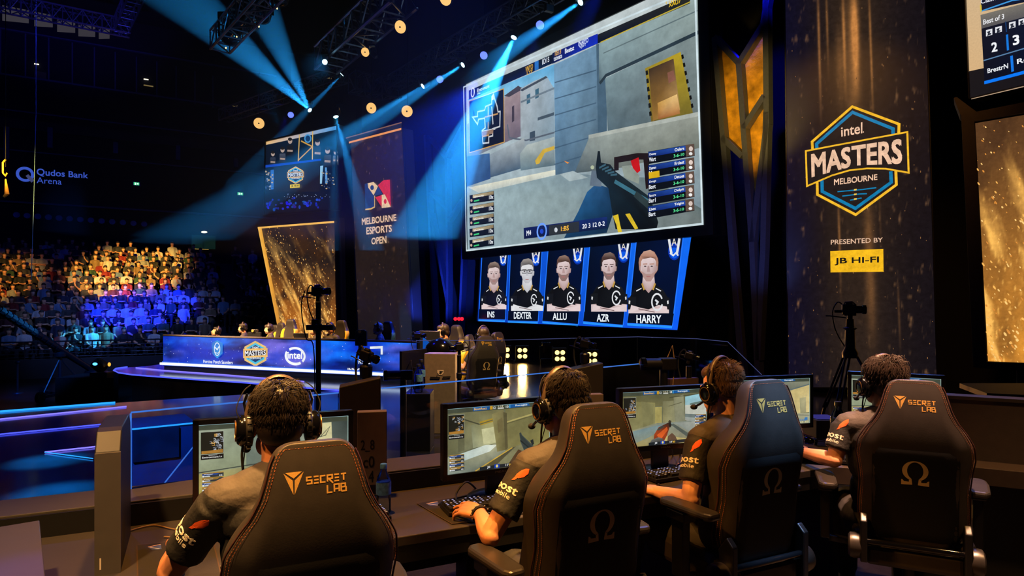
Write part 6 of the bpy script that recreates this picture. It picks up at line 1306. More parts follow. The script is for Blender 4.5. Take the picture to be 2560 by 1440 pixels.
    if nhair:
        mb = MB(); rr = random.Random(hash(label) % 1000 if False else len(label)); cr = Vector((.012, -.055, .11))
        for i in range(nhair):
            u = rr.uniform(-1, 1); v = rr.uniform(0, 6.2832); d = Vector((math.sqrt(1-u*u)*math.cos(v), math.sqrt(1-u*u)*math.sin(v), u))
            if d.z < -.55 or (d.y > .25 and d.z < .45) or (abs(d.x) > .86 and d.z < .0 and d.y > -.2): continue
            c = Vector((0, -.026, .046)); r_ = Vector((.080+th, .089+th, .083+th))
            if d.z < 0: c = Vector((0, -.040, .03)); r_ = Vector((.074+th, .078+th, .095))
            base = c+Vector((d.x*r_.x, d.y*r_.y, d.z*r_.z))*(.99); fl = (base-cr); fl = fl-d*fl.dot(d)
            fl = (fl.normalized() if fl.length > .028 else Vector((rr.gauss(0, 1), rr.gauss(0, 1), 0)).normalized())+Vector((rr.gauss(0, .28), rr.gauss(0, .28), rr.gauss(0, .14))); fl.normalize()
            ll = {'short': .034, 'fade': .014, 'long': .05, 'crop': .022}[style]*rr.uniform(.7, 1.25)*(1.25 if d.z > .5 else .8); lift = {'short': .10, 'fade': .75, 'long': .05, 'crop': .3}[style]
            w_ = {'short': .0015, 'fade': .0010, 'long': .0017, 'crop': .0014}[style]
            mb.tube([H @ (base-d*.003), H @ (base+fl*ll*.5+d*ll*(.10+lift*.5)), H @ (base+fl*ll-d*ll*(ll*5.5 if style != 'fade' else -.3)+d*ll*lift*.4)], [w_, w_*.9, w_*.25], 3)
        mb.build('locks', M_hair[hl or hair], cap_, 80)
    mb = MB(); m2 = MB()
    for s in (-1, 1): mb.ell((0, 0, 0), (.012, .012, .012), 12, 8, H @ Matrix.Translation((s*.03, .081, -.004))); m2.ell((0, 0, 0), (.006, .004, .006), 10, 6, H @ Matrix.Translation((s*.03, .092, -.004)))
    mb.build('eyes', M_eye, o, 60); m2.build('irises', M_iris, o, 60)
    if headset: headset_on(o, M @ H, label, vox < .01)
    return o, M, H
HS_LAB = {}
def headset_on(o, HW, who, fine):
    t = thing('gaming_headset', HS_LAB.get(who, 'black headset worn by the '+who), 'headset'); t.matrix_world = HW
    ar = [(.104*math.cos(a), -.008-.010*math.sin(a), -.014+.166*math.sin(a)) for a in (math.pi*i/20 for i in range(21))]
    MB().tube(ar, .0085, 8, 0, True, 1.7, up=(0, 1, 0)).build('headband', mat('headband_leather', (70, 56, 44), .4), t, 60)
    for s in (-1, 1):
        Q = Matrix.Translation((s*.092, -.004, -.018)) @ Matrix.Rotation(R(90)*s, 4, 'Y') @ Matrix.Diagonal((1.12, .95, 1, 1))
        MB().lathe([(.03, -.012), (.047, -.008), (.050, .002), (.046, .012), (.04, .014)], 22, Q).build('ear_cushion', mat('cushion_leather', (20, 18, 17), .5), t, 50)
        c = MB().lathe([(.045, .012), (.046, .026), (.038, .038), (.026, .042), (.002, .043)], 22, Q).build('ear_cup', M_gloss, t, 40)
        if fine:
            MB().lathe([(.030, .0405), (.031, .044), (.027, .044), (.026, .0405)], 22, Q).build('ring', mat('bronze_ring', (150, 110, 60), .3, .8), c, 40)
            m = MB()
            for i in range(16): a = 6.283*i/16; m.box((0, 0, 0), (.004, .010, .012), Q @ Matrix.Rotation(a, 4, 'Z') @ Matrix.Translation((0, .047, .002)))
            m.build('ribs', M_plast, c)
        MB().tube([(s*.1, -.004, .03), (s*.108, -.01, .07), (s*.098, -.016, .10)], .0045, 6).build('slider', M_plast, t, 60)
        if fine: MB().tube(smooth_path([(s*.112, -.02, .0), (s*.132, -.03, .05), (s*.112, -.026, .105), (s*.088, -.024, .128)]), .002, 5).build('link_wire', M_rub, t)
    b = MB().tube([(-.112, .008, -.045), (-.112, .045, -.066), (-.100, .085, -.080)], .0055, 8, 0, True).build('microphone_boom', M_plast, t, 60)
    MB().ell((-.096, .098, -.083), (.014, .020, .013), 14, 8).build('foam_tip', M_rub, b, 60)
    if fine:
        MB().tube(smooth_path([(-.112, -.01, -.062), (-.115, .0, -.10), (-.11, .02, -.16), (-.10, .06, -.24), (-.08, .12, -.32)]), .0042, 6).build('cable', M_rub, t, 60)
        MB().tube([(-.105, -.03, -.06), (-.112, .01, -.14), (-.105, .06, -.22)], .002, 5).build('thin_cable', M_rub, t, 60)

def rel(px, Y, z): v = P(px, HOR, Y); return Vector((v.x, v.y, z))
PL = ['person in a black jersey at the nearest desk seat, dark hair and headset, back turned', 'person in a black jersey with his left hand on a lit keyboard, dark brown hair', 'person in a black jersey with a light brown crew cut, elbow on the armrest', 'person in a black jersey at the corner seat on the right, brown hair swept over']
HS_LAB.update({PL[0]: 'black headset over the dark hair of the nearest player', PL[1]: 'black headset on the second player, the one typing', PL[2]: 'black headset on the crew-cut player', PL[3]: 'black headset on the rightmost player'})
def place(px, Y, rz): v = P(px, HOR, Y); q = Matrix.Rotation(rz, 3, 'Z') @ Vector((0, .03, 0)); return (v.x-q.x, v.y-q.y)
p1 = figure(PL[0], place(697, 2.20, R(25)), R(25), (rel(425, 2.17, .83), rel(442, 2.43, .815), rel(460, 2.62, .80), None, None, None), .025, 0, -.16, 1, 'dark', 'short', nhair=5200)
p2 = figure(PL[1], place(1406, 2.72, R(27)), R(27), (P(1226, 1340, 2.53), P(1199, 1283, 2.78), P(1112, 1258, 2.88), None, None, None), .003, .08, -.14, 1, 'brown', 'short', nhair=5200, hl='brown')
p3 = figure(PL[2], place(1803, 3.20, R(30)), R(30), (P(1724, 1252, 2.99), P(1640, 1228, 3.17), P(1590, 1215, 3.3), None, None, None), .005, .10, -.12, 2, 'light', 'fade', nhair=5200)
p4 = figure(PL[3], place(2208, 3.50, R(-24)), R(-24), (P(2085, 1150, 3.52), P(2005, 1130, 3.8), P(1975, 1112, 3.95), None, None, None), -.01, .42, -.10, 0, 'mid', 'long', nhair=5200)
t = thing('beaded_bracelet', 'dark studded bracelet on the left wrist of the typing player', 'bracelet'); a = P(1228, 1338, 2.55); b = P(1199, 1283, 2.78); d = (b-a).normalized(); t.matrix_world = Matrix.Translation(b-d*.012) @ d.to_track_quat('Z', 'X').to_matrix().to_4x4()
MB().tube([(.034*math.cos(6.283*i/24), .034*math.sin(6.283*i/24), .004*math.sin(6.283*i/12)) for i in range(24)], .0055, 6, closed=True).build('band', M_rub, t, 60); m = MB()
for i in range(12): m.ell((.0385*math.cos(6.283*i/12), .0385*math.sin(6.283*i/12), 0), (.005, .005, .004), 8, 6)
m.build('beads', mat('steel_bead', (150, 140, 130), .25, .9), t, 60)

# ================================================================ the far team behind the long LED desk
LD = plane_px(408, 16.2, 951, 13.9); t = thing('led_desk', 'long desk fronted by a blue nebula display with sponsor emblems', 'desk', LD.pt(0, 0), math.atan2(LD.u.y, LD.u.x)); L = t.matrix_world.copy()
ue = LD.hit(1042, 855)[0]; top = LD.hit(408, 840.5)[1]; bot = LD.hit(408, 913)[1]
def desk_part(ob): ob.parent = t; ob.rotation_euler = (0, 0, 0); return ob
Mld = Matrix(((1, 0, 0, 0), (0, 0, -1, 0), (0, 1, 0, 0), (0, 0, 0, 1)))
MB().box((ue/2, .02, (top+bot)/2), (ue, .03, top-bot+.04)).build('front_panel', M_frame, t); MB().box((ue/2, .06, .05), (ue, .06, .1)).build('plinth', mat('desk_plinth', (34, 34, 42), .5), t)
MB().box((ue/2, .42, top-.06), (ue, .8, .04)).build('worktop', M_desk, t); MB().box((ue/2, .02, top+.03), (ue, .06, .03)).build('capping', mat('desk_cap', (96, 90, 92), .4), t)
for x in (.3, ue*.5, ue-.3): MB().box((x, .5, (top-.08)/2), (.06, .6, top-.08)).build('leg_panel', M_frame, t)
p = Pic(LD); q4 = [(0, top), (ue, top), (ue, bot), (0, bot)]
pgrid(p, q4, lambda x, y: mix(mix(mix((14, 50, 190), (24, 120, 255), fbm(x*5, y*1.4, 1)*1.2+.25), (120, 110, 225), max(0, fbm(x*3.2+4, y*1.2+2, 7))*1.25), (4, 10, 60), max(0, fbm(x*4, y*1.5, 12))*1.6), 90, 14, True)
for i in range(90): p.disc((random.uniform(0, ue), random.uniform(bot, top)), random.uniform(.004, .012), random.uniform(.004, .012), (190, 200, 255), 6, True)
def cL(L_): return [(380+a/3.765, 700+b/3.765) for a, b in L_]
p.poly(cL([(572, 592), (622, 568), (674, 592), (674, 690), (622, 738), (572, 690)]), [(40, 110, 200), (60, 170, 230), (40, 130, 220), (30, 120, 220), (40, 160, 240), (30, 90, 190)])
cc = LD.hit(380+622/3.765, 700+650/3.765); p.arc(cc, .085, .15, 0, 6.3, .022, (220, 235, 250), 20); p.line(cL([(600, 630), (622, 655), (644, 620)]), .03, (220, 235, 250)); p.line(cL([(596, 680), (630, 690), (650, 660)]), .02, (220, 235, 250))
p.text('Porcine Ponch Saunders', cL([(492, 750), (768, 760), (768, 792), (492, 780)]), (235, 240, 250), .03)
hexlogo(p, cL([(982, 692)])[0], .62)
cc = LD.hit(380+1356/3.765, 700+715/3.765); rx = LD.hit(380+1445/3.765, 890)[0]-cc[0]; ry = LD.hit(739, 700+640/3.765)[1]-cc[1]
p.arc(cc, rx, ry, R(-40), R(128), .055, (245, 248, 252), 24); p.arc(cc, rx, ry, R(150), R(306), .06, (245, 248, 252), 24); p.text('intel', cL([(1284, 672), (1424, 672), (1424, 744), (1284, 740)]), (245, 248, 252), .04)
p.poly(cL([(1970, 640), (2010, 640), (2010, 690), (1970, 690)]), (60, 140, 230)); p.line(cL([(2060, 636), (2170, 632), (2170, 700)]), .05, (225, 232, 240)); p.text('ROG', cL([(1952, 746), (2060, 748), (2060, 790), (1952, 788)]), (225, 232, 240), .03); p.text('INVICTUS', cL([(1850, 826), (2062, 836), (2062, 872), (1850, 862)]), (240, 244, 250), .05)
h_ = (top-bot)
p.poly([(0, bot+h_*.14), (ue, bot+h_*.14), (ue, bot), (0, bot)], [(30, 90, 220), (30, 90, 220), (20, 70, 210), (20, 70, 210)], True)
o = p.build('nebula_display', picture_mat('nebula_picture', 1.0, .22, 5), t); o.matrix_local = Matrix.Translation((0, -.001, 0)) @ Mld
MB().box((ue/2, -.06, bot+h_*.065), (ue, .08, h_*.075)).build('light_bar', glow('white_light_bar', (225, 235, 255), 1.6), t)
F_CH = 'yellow-edged gaming chairs of the far team'
def fchair(label, px, py, Y, a, k=True): return chair(label, P(px, py, Y), R(a), k, None)
fchair('empty black and yellow gaming chair facing left behind the far desk', 705, 806, 17.2, 140)
fchair('empty black and yellow gaming chair beside the golden panel, taller in view', 729, 797, 16.8, 150)
fchair('blue-lit gaming chair behind the long LED desk, right of the black pole', 855, 800, 15.6, 150)
fchair('gaming chair with a yellow stripe behind the person in front of the tall banner', 972, 803, 14.8, 140)
fchair('gaming chair behind the shouting person at the stage centre', 1144, 812, 11.6, 125)
fchair('large dark gaming chair seen from behind at the stage centre', 1214, 840, 10.0, 30, 2)
fchair('slim edge-on gaming chair left of the large dark one', 1176, 836, 10.9, 75)
fchair('gaming chair edge peeping out right of the large dark one', 1246, 830, 10.5, 60)
fchair('gaming chair partly hidden behind the second person at the far desk', 690, 812, 17.6, 150)
GRP = None
def far(label, px, py, Y, rz, hair, sk=0, head=True, lean=.0, pitch=-.1, hs=None):
    v = P(px, py, Y); z0 = v.z-1.295; HS_LAB[label] = hs or ('headset of the '+label)
    rzz = R(rz); figure(label, place(px, Y, rzz), rzz, (None,)*6, z0, 0, pitch, sk, hair, 'short', .012, nhair=0, prints=False, headset=head, legs=False, lean=lean)
far('person with a dark cap at the left end of the far desk, head tilted back', 541, 829, 17.0, 120, 'dark', 1, True, 0, .25, 'blue-lit headset on the person at the left end of the far desk')
far('person with a yellow-trimmed shirt facing left at the far desk', 607, 820, 16.9, 100, 'brown', 0, True, 0, -.1, 'dark headset on the person with the yellow trim')
far('pale-faced person with a blue-lit headset at the far desk', 672, 822, 16.8, 115, 'mid', 2, True, 0, -.2, 'blue-lit headset on the pale-faced person at the far desk')
far('person half hidden behind the tall black camera pole', 786, 824, 15.8, 110, 'brown', 0, True, 0, -.1, 'headset of the person half hidden behind the tall pole')
far('dark-haired person bowed low beside the blue-lit chair', 826, 820, 15.4, 150, 'dark', 1, True, 0, -.7, 'headset of the bowed dark-haired person')
far('fair-haired smiling person in front of the tall banner', 945, 822, 14.4, 105, 'fair', 2, True, 0, -.1, 'headset of the fair-haired person in front of the tall banner')
far('person with open mouth leaning forward at the stage centre', 1113, 829, 11.2, 95, 'mid', 2, True, .04, -.15, 'headset of the person leaning forward at the stage centre')
far('person with a big headset sitting in the large dark chair', 1207, 838, 10.3, 35, 'mid', 0, True, 0, -.05, 'big shiny headset above the large dark chair')
# monitors, cameras and cabinet of the far team
def far_mon(label, px, py, Y, rz, w_=.5):
    v = P(px, py, Y); t = thing('monitor_back', label, 'monitor', (v.x, v.y, v.z), R(rz)); MB().box((0, 0, .0), (w_, .04, .32)).build('casing', M_plast, t, bevel=.006); MB().box((0, -.03, -.22), (.08, .03, .3)).build('stand', M_plast, t)
far_mon('back of a monitor before the pale-faced person', 636, 846, 16.4, -20, .4); far_mon('back of a monitor left of the tall black pole', 752, 850, 15.4, -20, .4); far_mon('back of a monitor before the fair-haired person', 903, 846, 14.0, -25, .3); far_mon('back of a monitor before the person leaning forward', 1074, 852, 10.6, -20, .36)
far_mon('narrow edge-on monitor left of the white cabinet', 1034, 905, 8.6, 62, .55)
for i, (px, py, Y) in enumerate(((637, 827, 16.4), (904, 829, 14.0))):
    v = P(px, py, Y); t = thing('webcam', ['small webcam above a monitor at the far desk', 'small webcam above the monitor by the tall banner'][i], 'camera', v); MB().box((0, 0, 0), (.16, .08, .08)).build('body', M_plast, t, bevel=.01); MB().lathe([(.03, 0), (.03, .03)], 12, Matrix.Translation((-.03, -.04, 0)) @ Matrix.Rotation(R(90), 4, 'X')).build('lens', mat('amber_glint', (200, 150, 70), .2), t)
CW = plane_px(1060, 8.5, 1138, 8.45); t = thing('white_cabinet', 'warm white cabinet with a small shield emblem at the stage centre', 'cabinet', CW.pt(0, 0), math.atan2(CW.u.y, CW.u.x)); wc = CW.hit(1138, 900)[0]; hc = CW.hit(1060, 884)[1]
MB().box((wc/2, .13, hc/2), (wc, .26, hc)).build('body', mat('cabinet_white', (126, 112, 100), .5), t, bevel=.006)
p = Pic(CW, .001); dd = lambda L_: [(1030+a/6.26, 780+b/6.26) for a, b in L_]
p.poly(dd([(396, 908), (496, 908), (496, 950), (470, 984), (425, 984), (396, 950)]), (226, 208, 190)); p.line(dd([(432, 930), (470, 935), (440, 955), (462, 966)]), .015, (20, 18, 18)); p.poly(dd([(285, 1010), (440, 1016), (440, 1046), (285, 1046)]), (14, 13, 13)); p.poly(dd([(480, 1008), (606, 1004), (600, 1030), (480, 1034)]), (14, 13, 13)); p.line(dd([(396, 984), (390, 1015)]), .01, (20, 18, 18))
o = p.build('emblem', picture_mat('print_small', emit=False, grain=.02), t); o.matrix_local = Matrix.Translation((0, -.003, 0)) @ Mld
t = thing('glossy_dome', 'glossy dark blue-lit dome behind the white cabinet', 'dome', P(1100, 878, 9.0)); MB().lathe([(.20, -.12), (.22, -.02), (.19, .08), (.12, .15), (.02, .18)], 24).build('shell', M_gloss, t, 60); MB().lathe([(.21, -.13), (.225, -.11), (.21, -.09)], 24).build('rim', M_dark, t)
bs = P(1049, 975, 7.7); t = thing('bottle_stand', 'low black stand under the two bottles left of the white cabinet', 'stand', (bs.x, bs.y, 0)); MB().box((0, 0, .33), (.3, .4, .66)).build('case', M_plast, t, bevel=.01)
for i, (px, py) in enumerate(((1046, 981), (1053, 968))): bottle(['bottle with amber glints left of the white cabinet', 'second bottle left of the white cabinet, behind the first'][i], P(px, py, 7.6+.2*i), 1.5, M_capd, M_labelb)
t = thing('blue_flag_board', 'small blue lit board behind the white cabinet', 'board', P(1066, 885, 9.6)); MB().prism([(-.05, -.25), (.10, -.2), (.10, .12), (-.05, .25)], -.01, .01, Mld).box((0, .02, -.52), (.04, .04, .86)).build('panel', glow('blue_panel', (20, 90, 190), .9), t)
t = thing('beacon_lamp', 'red lamp glowing on the lattice left of the stage screen', 'stage lamp', P(1148, 797, 22)); MB().box((0, 0, 0), (.3, .2, .14)).build('housing', M_plast, t, bevel=.02); m = MB()
for x in (-.12, 0, .1): m.ell((x, -.11, .0), (.06, .03, .06), 12, 8)
m.build('lenses', glow('red_lens', (255, 24, 40), 2.5), t)
# floor lamps under the screen
M_bl = glow('blinder_bulb', (255, 196, 96), 5)
for i, (px, py, Y) in enumerate(((1262, 889, 18.6), (1306, 885, 18.4), (1400, 893, 17.6), (1480, 896, 17.0))):
    v = P(px, py, Y); t = thing('floor_blinder', ['four-bulb amber floor lamp half hidden by the dark chair', 'second four-bulb amber floor lamp under the line-up display', 'third four-bulb amber floor lamp, left of the plinth camera', 'rightmost four-bulb amber floor lamp'][i], 'stage lamp', (v.x, v.y, 0), R(5))
    MB().box((0, .1, .24), (.38, .18, .40)).build('housing', M_plast, t, bevel=.01); m = MB()
    for x in (-.075, .075):
        for z in (.15, .32): m.lathe([(.062, 0), (.05, .02), (.01, .03)], 14, Matrix.Translation((x, .005, z)) @ Matrix.Rotation(R(90), 4, 'X'))
    m.build('bulbs', M_bl, t, 60); MB().box((0, .1, .02), (.46, .22, .04)).build('foot', M_dark, t)
    spot('blinder_light', (v.x, v.y-.2, .25), (v.x-.4, v.y-4, -.2), 500, (255, 170, 80), 56, .6, .1)
t = thing('moving_head_lamp', 'unlit moving-head lamp between the amber floor lamps', 'stage lamp', (P(1366, 890, 18).x, 18, 0)); MB().box((0, 0, .06), (.34, .3, .12)).build('base', M_plast, t, bevel=.01); MB().box((-.17, 0, .28), (.04, .1, .36)).box((.17, 0, .28), (.04, .1, .36)).build('yoke', M_plast, t); MB().lathe([(.08, -.16), (.13, -.1), (.14, .14), (.12, .16)], 18, Matrix.Translation((0, 0, .42))).build('head', M_gloss, t, 40)
t = thing('moving_head_lamp', 'moving-head lamp with blue light by the front rail, left of the far platform', 'stage lamp', P(256, 912, 19)-Vector((0, 0, .2))); MB().box((0, 0, -.1), (.5, .4, .2)).build('base', M_plast, t, bevel=.02); MB().lathe([(.12, -.2), (.18, -.1), (.18, .12)], 18, Matrix.Translation((-.1, 0, .2)) @ Matrix.Rotation(-.9, 4, 'Y')).build('head', M_plast, t, 40); MB().ell((-.1, -.18, .24), (.07, .03, .04), 14, 8).build('lens', glow('blue_white_lens', (60, 150, 255), 5), t); MB().ell((.26, -.1, .22), (.04, .04, .06), 10, 6).build('amber_glint', glow('amber_glint_lamp', (255, 170, 60), 1.5), t)
struct(MB().box((P(262, 950, 19).x, 19.4, -.85), (2.6, 1.2, .7)).build('trim_60', M_black))
# ================================================================ seating bank with its spectators
ea = R(25); E_ = Vector((math.cos(ea), math.sin(ea), 0)); Q_ = Vector((-math.sin(ea), math.cos(ea), 0)); B0 = Vector((-17.25, 26.2, 0)); NR = 15
zrow = lambda i: -.76+.31*i
mb = MB(); Rm = Matrix.Rotation(ea, 4, 'Z')
for i in range(NR+1):
    c = B0+Q_*(.8*i+.02); mb.box((0, 0, (zrow(i)-1.35)/2-.0), (26, .8, zrow(i)+1.35), Matrix.Translation((c.x+E_.x*1, c.y+E_.y*1, 0)) @ Rm)
struct(mb.build('floor_tiers', M_conc))
c = B0-Q_*1.25; struct(MB().box((0, 0, -.85), (30, .2, .72), Matrix.Translation((c.x, c.y, 0)) @ Rm).build('wall_parapet', mat('parapet', (46, 47, 56), .8, vary=.2, scale=1)))
def rail(label, pts, zs, every, zb):
    t = thing('handrail', label, 'railing', (pts[0][0], pts[0][1], 0)); o = Vector((pts[0][0], pts[0][1], 0))
    for z in zs: MB().tube([Vector((x, y, z))-o for x, y in pts], .028 if z == zs[0] else .014, 6).build('rail', M_rail, t, 60)
    for (x0, y0), (x1, y1) in zip(pts, pts[1:]):
        n = max(1, int(math.hypot(x1-x0, y1-y0)/every))
        for i in range(n+1): x = x0+(x1-x0)*i/n; y = y0+(y1-y0)*i/n; MB().tube([Vector((x, y, zb))-o, Vector((x, y, zs[0]))-o], .022, 6).build('post', M_rail, t, 60)
a = B0-Q_*1.2-E_*8; b = B0-Q_*1.2+E_*7
rail('long steel handrail along the front of the seating bank', [(a.x, a.y), (b.x, b.y)], [.16, .0, -.14, -.28, -.42], 2.0, -.55)
r1 = P(395, 785, 29.5); r2 = P(640, 777, 33.5); rail('handrail across the right part of the seating bank', [(r1.x, r1.y), (r2.x, r2.y)], [1.12, .9, .7, .5], 2.2, .1)
r1 = P(646, 770, 31.5); r2 = P(690, 770, 32.2); rail('short ladder-like handrail beside the golden panel', [(r1.x, r1.y), (r2.x, r2.y)], [1.3, 1.1, .9, .7, .5, .3], 1.2, -.4)

def tintmat():
    m = mat('spectator_shirt', (200, 200, 200), .8); n = m.node_tree.nodes; k = m.node_tree.links
    oi = n.new('ShaderNodeObjectInfo'); mx = n.new('ShaderNodeMix'); mx.data_type = 'RGBA'; mx.blend_type = 'MULTIPLY'; mx.inputs[0].default_value = 1
    b = n['Principled BSDF']; src = b.inputs['Base Color'].links[0].from_socket; k.new(src, mx.inputs[6]); k.new(oi.outputs['Color'], mx.inputs[7]); k.new(mx.outputs[2], b.inputs['Base Color']); return m
M_sp = [skinmat('crowd_skin', (206, 150, 118)), mat('crowd_hair', (38, 28, 22), .6, vary=.4, scale=2), tintmat(), mat('crowd_trousers', (26, 27, 34), .9)]
def spectator_mesh(seed):
    rr = random.Random(seed); C = []                                      # (slot, points, radii)
    pose = seed % 5; lean = rr.uniform(-.02, .10); tl = rr.uniform(-.03, .03); hx = tl+rr.uniform(-.02, .02)
    C.append((3, [(-.09, .06, .53), (.09, .06, .53)], [.13, .13])); C.append((2, [(0, .05, .60), (tl*.5, .02+lean*.5, .80), (tl, lean, .98)], [.15, .165, .165])); C.append((2, [(-.15+tl, lean-.01, 1.05), (tl, lean-.015, 1.08), (.15+tl, lean-.01, 1.05)], [.07, .085, .07]))
    C.append((0, [(tl, lean-.01, 1.1), (hx, lean+.01, 1.2)], [.055, .052]))
    hz = 1.29; C.append((0, [(hx, lean+.035, hz-.055), (hx, lean+.02, hz+.02)], [.07, .085])); C.append((1, [(hx, lean-.035, hz+.035), (hx, lean+.02, hz+.062)], [.094, .088])); C.append((0, [(hx, lean+.105, hz-.03), (hx, lean+.10, hz-.05)], [.02, .022]))
    if seed % 4 == 1: C.append((1, [(hx, lean-.05, hz-.0), (hx, lean-.06, hz-.14)], [.08, .07]))
    for s in (-1, 1):
        sh = Vector((s*.18+tl, lean-.01, 1.05))
        if pose in (0, 3): el, wr, ha = Vector((s*.215, .08+lean, .80)), Vector((-s*.06, .22+lean, .86)), Vector((-s*.14, .20+lean, .87))       # arms folded
        elif pose == 1: el, wr, ha = Vector((s*.22, .12, .78)), Vector((s*.15, .36, .66)), Vector((s*.10, .44, .64))                          # hands on knees
        elif pose == 2: el, wr, ha = Vector((s*.215, .16, .80)), Vector((s*.06, .30, .98 if s < 0 else .70)), Vector((s*.03, .24, 1.10) if s < 0 else (0, .36, .68))
        else: el, wr, ha = Vector((s*.215, .14, .78)), Vector((s*.05, .36, .80)), Vector((0, .40, .84))
        C.append((2, [sh, sh.lerp(el, .7)], [.06, .056])); C.append((0, [sh.lerp(el, .7), el, wr], [.046, .042, .03])); C.append((0, [wr, ha], [.035, .03]))
        C.append((3, [(s*.10, .06, .54), (s*.14, .30, .55), (s*.16, .48, .53)], [.09, .085, .07])); C.append((3, [(s*.16, .49, .51), (s*.16, .52, .1)], [.065, .05])); C.append((1, [(s*.16, .52, .05), (s*.17, .64, .04)], [.05, .04]))
    mb = MB()
    for sl, p_, r_ in C: mb.tube(p_, r_, 10, 0, True)
    me = remeshed(mb, 'spectator_body', .02, 1, M_sp); mi = []
    segs = [(sl, Vector(p_[i]), Vector(p_[i+1]), r_[i], r_[i+1]) for sl, p_, r_ in C for i in range(len(p_)-1)]
    for pl in me.polygons:
        c = pl.center; best = 9; bs = 2
        for sl, a, b, ra, rb in segs:
            ab = b-a; u = max(0, min(1, (c-a).dot(ab)/ab.length_squared)); d = (c-(a+ab*u)).length-(ra+(rb-ra)*u)
            if d < best: best = d; bs = sl
        mi.append(bs)
    me.polygons.foreach_set('material_index', mi); return me
SPM = [spectator_mesh(i) for i in range(11)]
SHIRTS = [('black', (26, 26, 30), 9), ('dark grey', (58, 58, 64), 5), ('white', (215, 215, 215), 6), ('pale grey', (160, 162, 168), 5), ('navy', (28, 36, 72), 4), ('red', (150, 30, 34), 3), ('dark red', (90, 26, 34), 2), ('green', (44, 84, 58), 2), ('tan', (150, 120, 84), 3), ('light blue', (110, 140, 180), 2)]
bag = [s for s in SHIRTS for _ in range(s[2])]; rr = random.Random(21)
ordn = ['front', 'second', 'third', 'fourth', 'fifth', 'sixth', 'seventh', 'eighth', 'ninth', 'tenth', 'eleventh', 'twelfth', 'thirteenth', 'fourteenth', 'top']
POSE = ['arms folded', 'hands on knees', 'hand on chin', 'arms folded', 'hands together']
ns = 0
for i in range(NR):
    s = -16.0+rr.uniform(0, .4); seat = 0
    while s < 18:
        s += .545; c = B0+Q_*(.8*i-.05)+E_*s; px = 1280+FPX*c.x/c.y
        if px < -14 or px > 690: continue
        pr = .94 if px < 540-max(0, i-12)*12 else (.12 if px < 585 else .42 if i < 9 else .2)
        if i == NR-1: pr *= .55
        if px > 395 and i == 0: pr = .3
        if rr.random() > pr: continue
        seat += 1; nm, colr, _ = rr.choice(bag); nm = nm.replace('pale grey', 'grey').replace('dark grey', 'charcoal').replace('dark red', 'maroon').replace('light blue', 'blue'); k = rr.randrange(11); ns += 1
        if ns > 325: continue
        o = bpy.data.objects.new('person', SPM[k]); COL.objects.link(o); d = Vector((-4, 6, 0))-c; d.z = 0
        o.location = (c.x+rr.uniform(-.06, .06), c.y+rr.uniform(-.06, .06), zrow(i)-.02+rr.uniform(-.02, .0)); o.rotation_euler = (0, 0, math.atan2(-d.x, d.y)+rr.uniform(-.35, .35)); sc = rr.uniform(.95, 1.07); o.scale = (sc, sc, sc)
        o.color = rgb(colr); tag(o, 'spectator in %s shirt, %s, %s row, seat %d from left' % (nm, POSE[k % 5], ordn[i], seat), 'person', 'spectators on the seating bank')
print('spectators', ns)
# ================================================================ camera crane and odds and ends on the arena floor
FZ = -1.2; pv = P(150, 874, 19.4); t = thing('camera_crane', 'long black camera crane on a wheeled stand before the seating bank', 'camera crane', (pv.x, pv.y, FZ)); o = Vector((pv.x, pv.y, FZ))
M_crane = mat('crane_tube', (44, 48, 56), .35, .6)
a = P(-30, 755, 17.2)-o; m_ = pv-o; b = P(238, 930, 20.4)-o
MB().tube([a, m_, b], [.075, .10, .09], 10).build('boom', M_crane, t, 40); mb = MB()
for i in range(14): q = a.lerp(m_, i/14); mb.tube([q, q+(m_-a).normalized()*.12], .11, 10)
mb.build('boom_joints', M_crane, t); MB().lathe([(.30, -.12), (.34, 0), (.30, .14), (.16, .2)], 18, Matrix.Translation(P(240, 938, 20.4)-o)).build('counterweight', M_crane, t, 50); MB().bar(P(215, 955, 20.4)-o, P(268, 982, 20.6)-o, .3, .2).build('rear_box', M_plast, t)
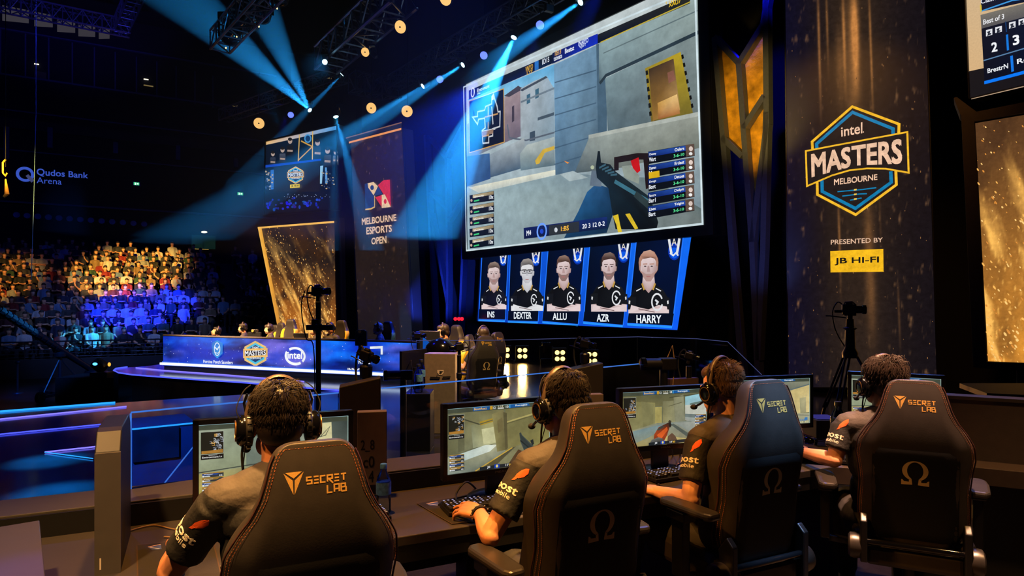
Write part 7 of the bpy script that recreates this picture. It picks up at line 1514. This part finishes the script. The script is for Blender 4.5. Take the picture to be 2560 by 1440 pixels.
MB().tube([m_+Vector((0, 0, -.05)), (0, 0, .1)], .05, 10).build('column', M_rail, t, 60); MB().lathe([(.16, -.08), (.16, .0), (.1, .06)], 16, Matrix.Translation(m_+Vector((0, 0, -.12)))).build('pivot_head', M_crane, t, 40)
for ang in (.6, 2.7, 4.7):
    d = Vector((math.cos(ang), math.sin(ang), 0)); MB().tube([m_+Vector((0, 0, -.25)), d*.75+Vector((0, 0, .15))], .025, 6).build('leg', M_crane, t); MB().lathe([(.08, -.05), (.16, -.045), (.16, .045), (.08, .05)], 16, Matrix.Translation(d*.8+Vector((0, 0, .16))) @ Matrix.Rotation(ang, 4, 'Z') @ Matrix.Rotation(R(90), 4, 'X')).build('wheel', M_rub, t, 40)
    MB().bar((0, 0, .16), d*.8+Vector((0, 0, .16)), .08).build('base_arm', M_crane, t)
t = thing('lamp_stand', 'thin dim stand on the arena floor at the left edge', 'stand', P(44, 962, 20.6)*Vector((1, 1, 0))+Vector((0, 0, FZ))); MB().tube([(0, 0, 0), (0, 0, .95)], .03, 8).build('pole', M_rail, t); MB().lathe([(.16, 0), (.14, .03), (.03, .05)], 16).build('foot', M_rail, t); MB().ell((0, 0, .98), (.08, .06, .05)).build('head', M_rail, t)
for px, py in ((45, 990), (205, 978)): g = G(px, py, FZ); spot('arena_floor_blue_spot', g+Vector((0, -1, 9)), g, 900, (40, 30, 255), 8, .3, .1)
spot('crane_blue_fill', (-9, 13, 7), pv, 4000, (40, 120, 255), 16, .6, .1)  # unseen fill added to lift the dark crane
# ================================================================ haze hanging over the stage
hz = bpy.data.materials.new('stage_haze'); hz.use_nodes = True; n = hz.node_tree.nodes; n.clear(); o = n.new('ShaderNodeOutputMaterial'); v = n.new('ShaderNodeVolumeScatter')
v.inputs['Color'].default_value = (.9, .95, 1, 1); v.inputs['Density'].default_value = HAZE; v.inputs['Anisotropy'].default_value = .35; hz.node_tree.links.new(v.outputs[0], o.inputs['Volume'])
h = MB().box((-1.0, 23.4, 8.7), (21, 15.2, 10.6)).build('stage_haze', hz); tag(h, 'thin blue-lit smoke haze hanging over the far stage', 'haze', None, 'stuff')
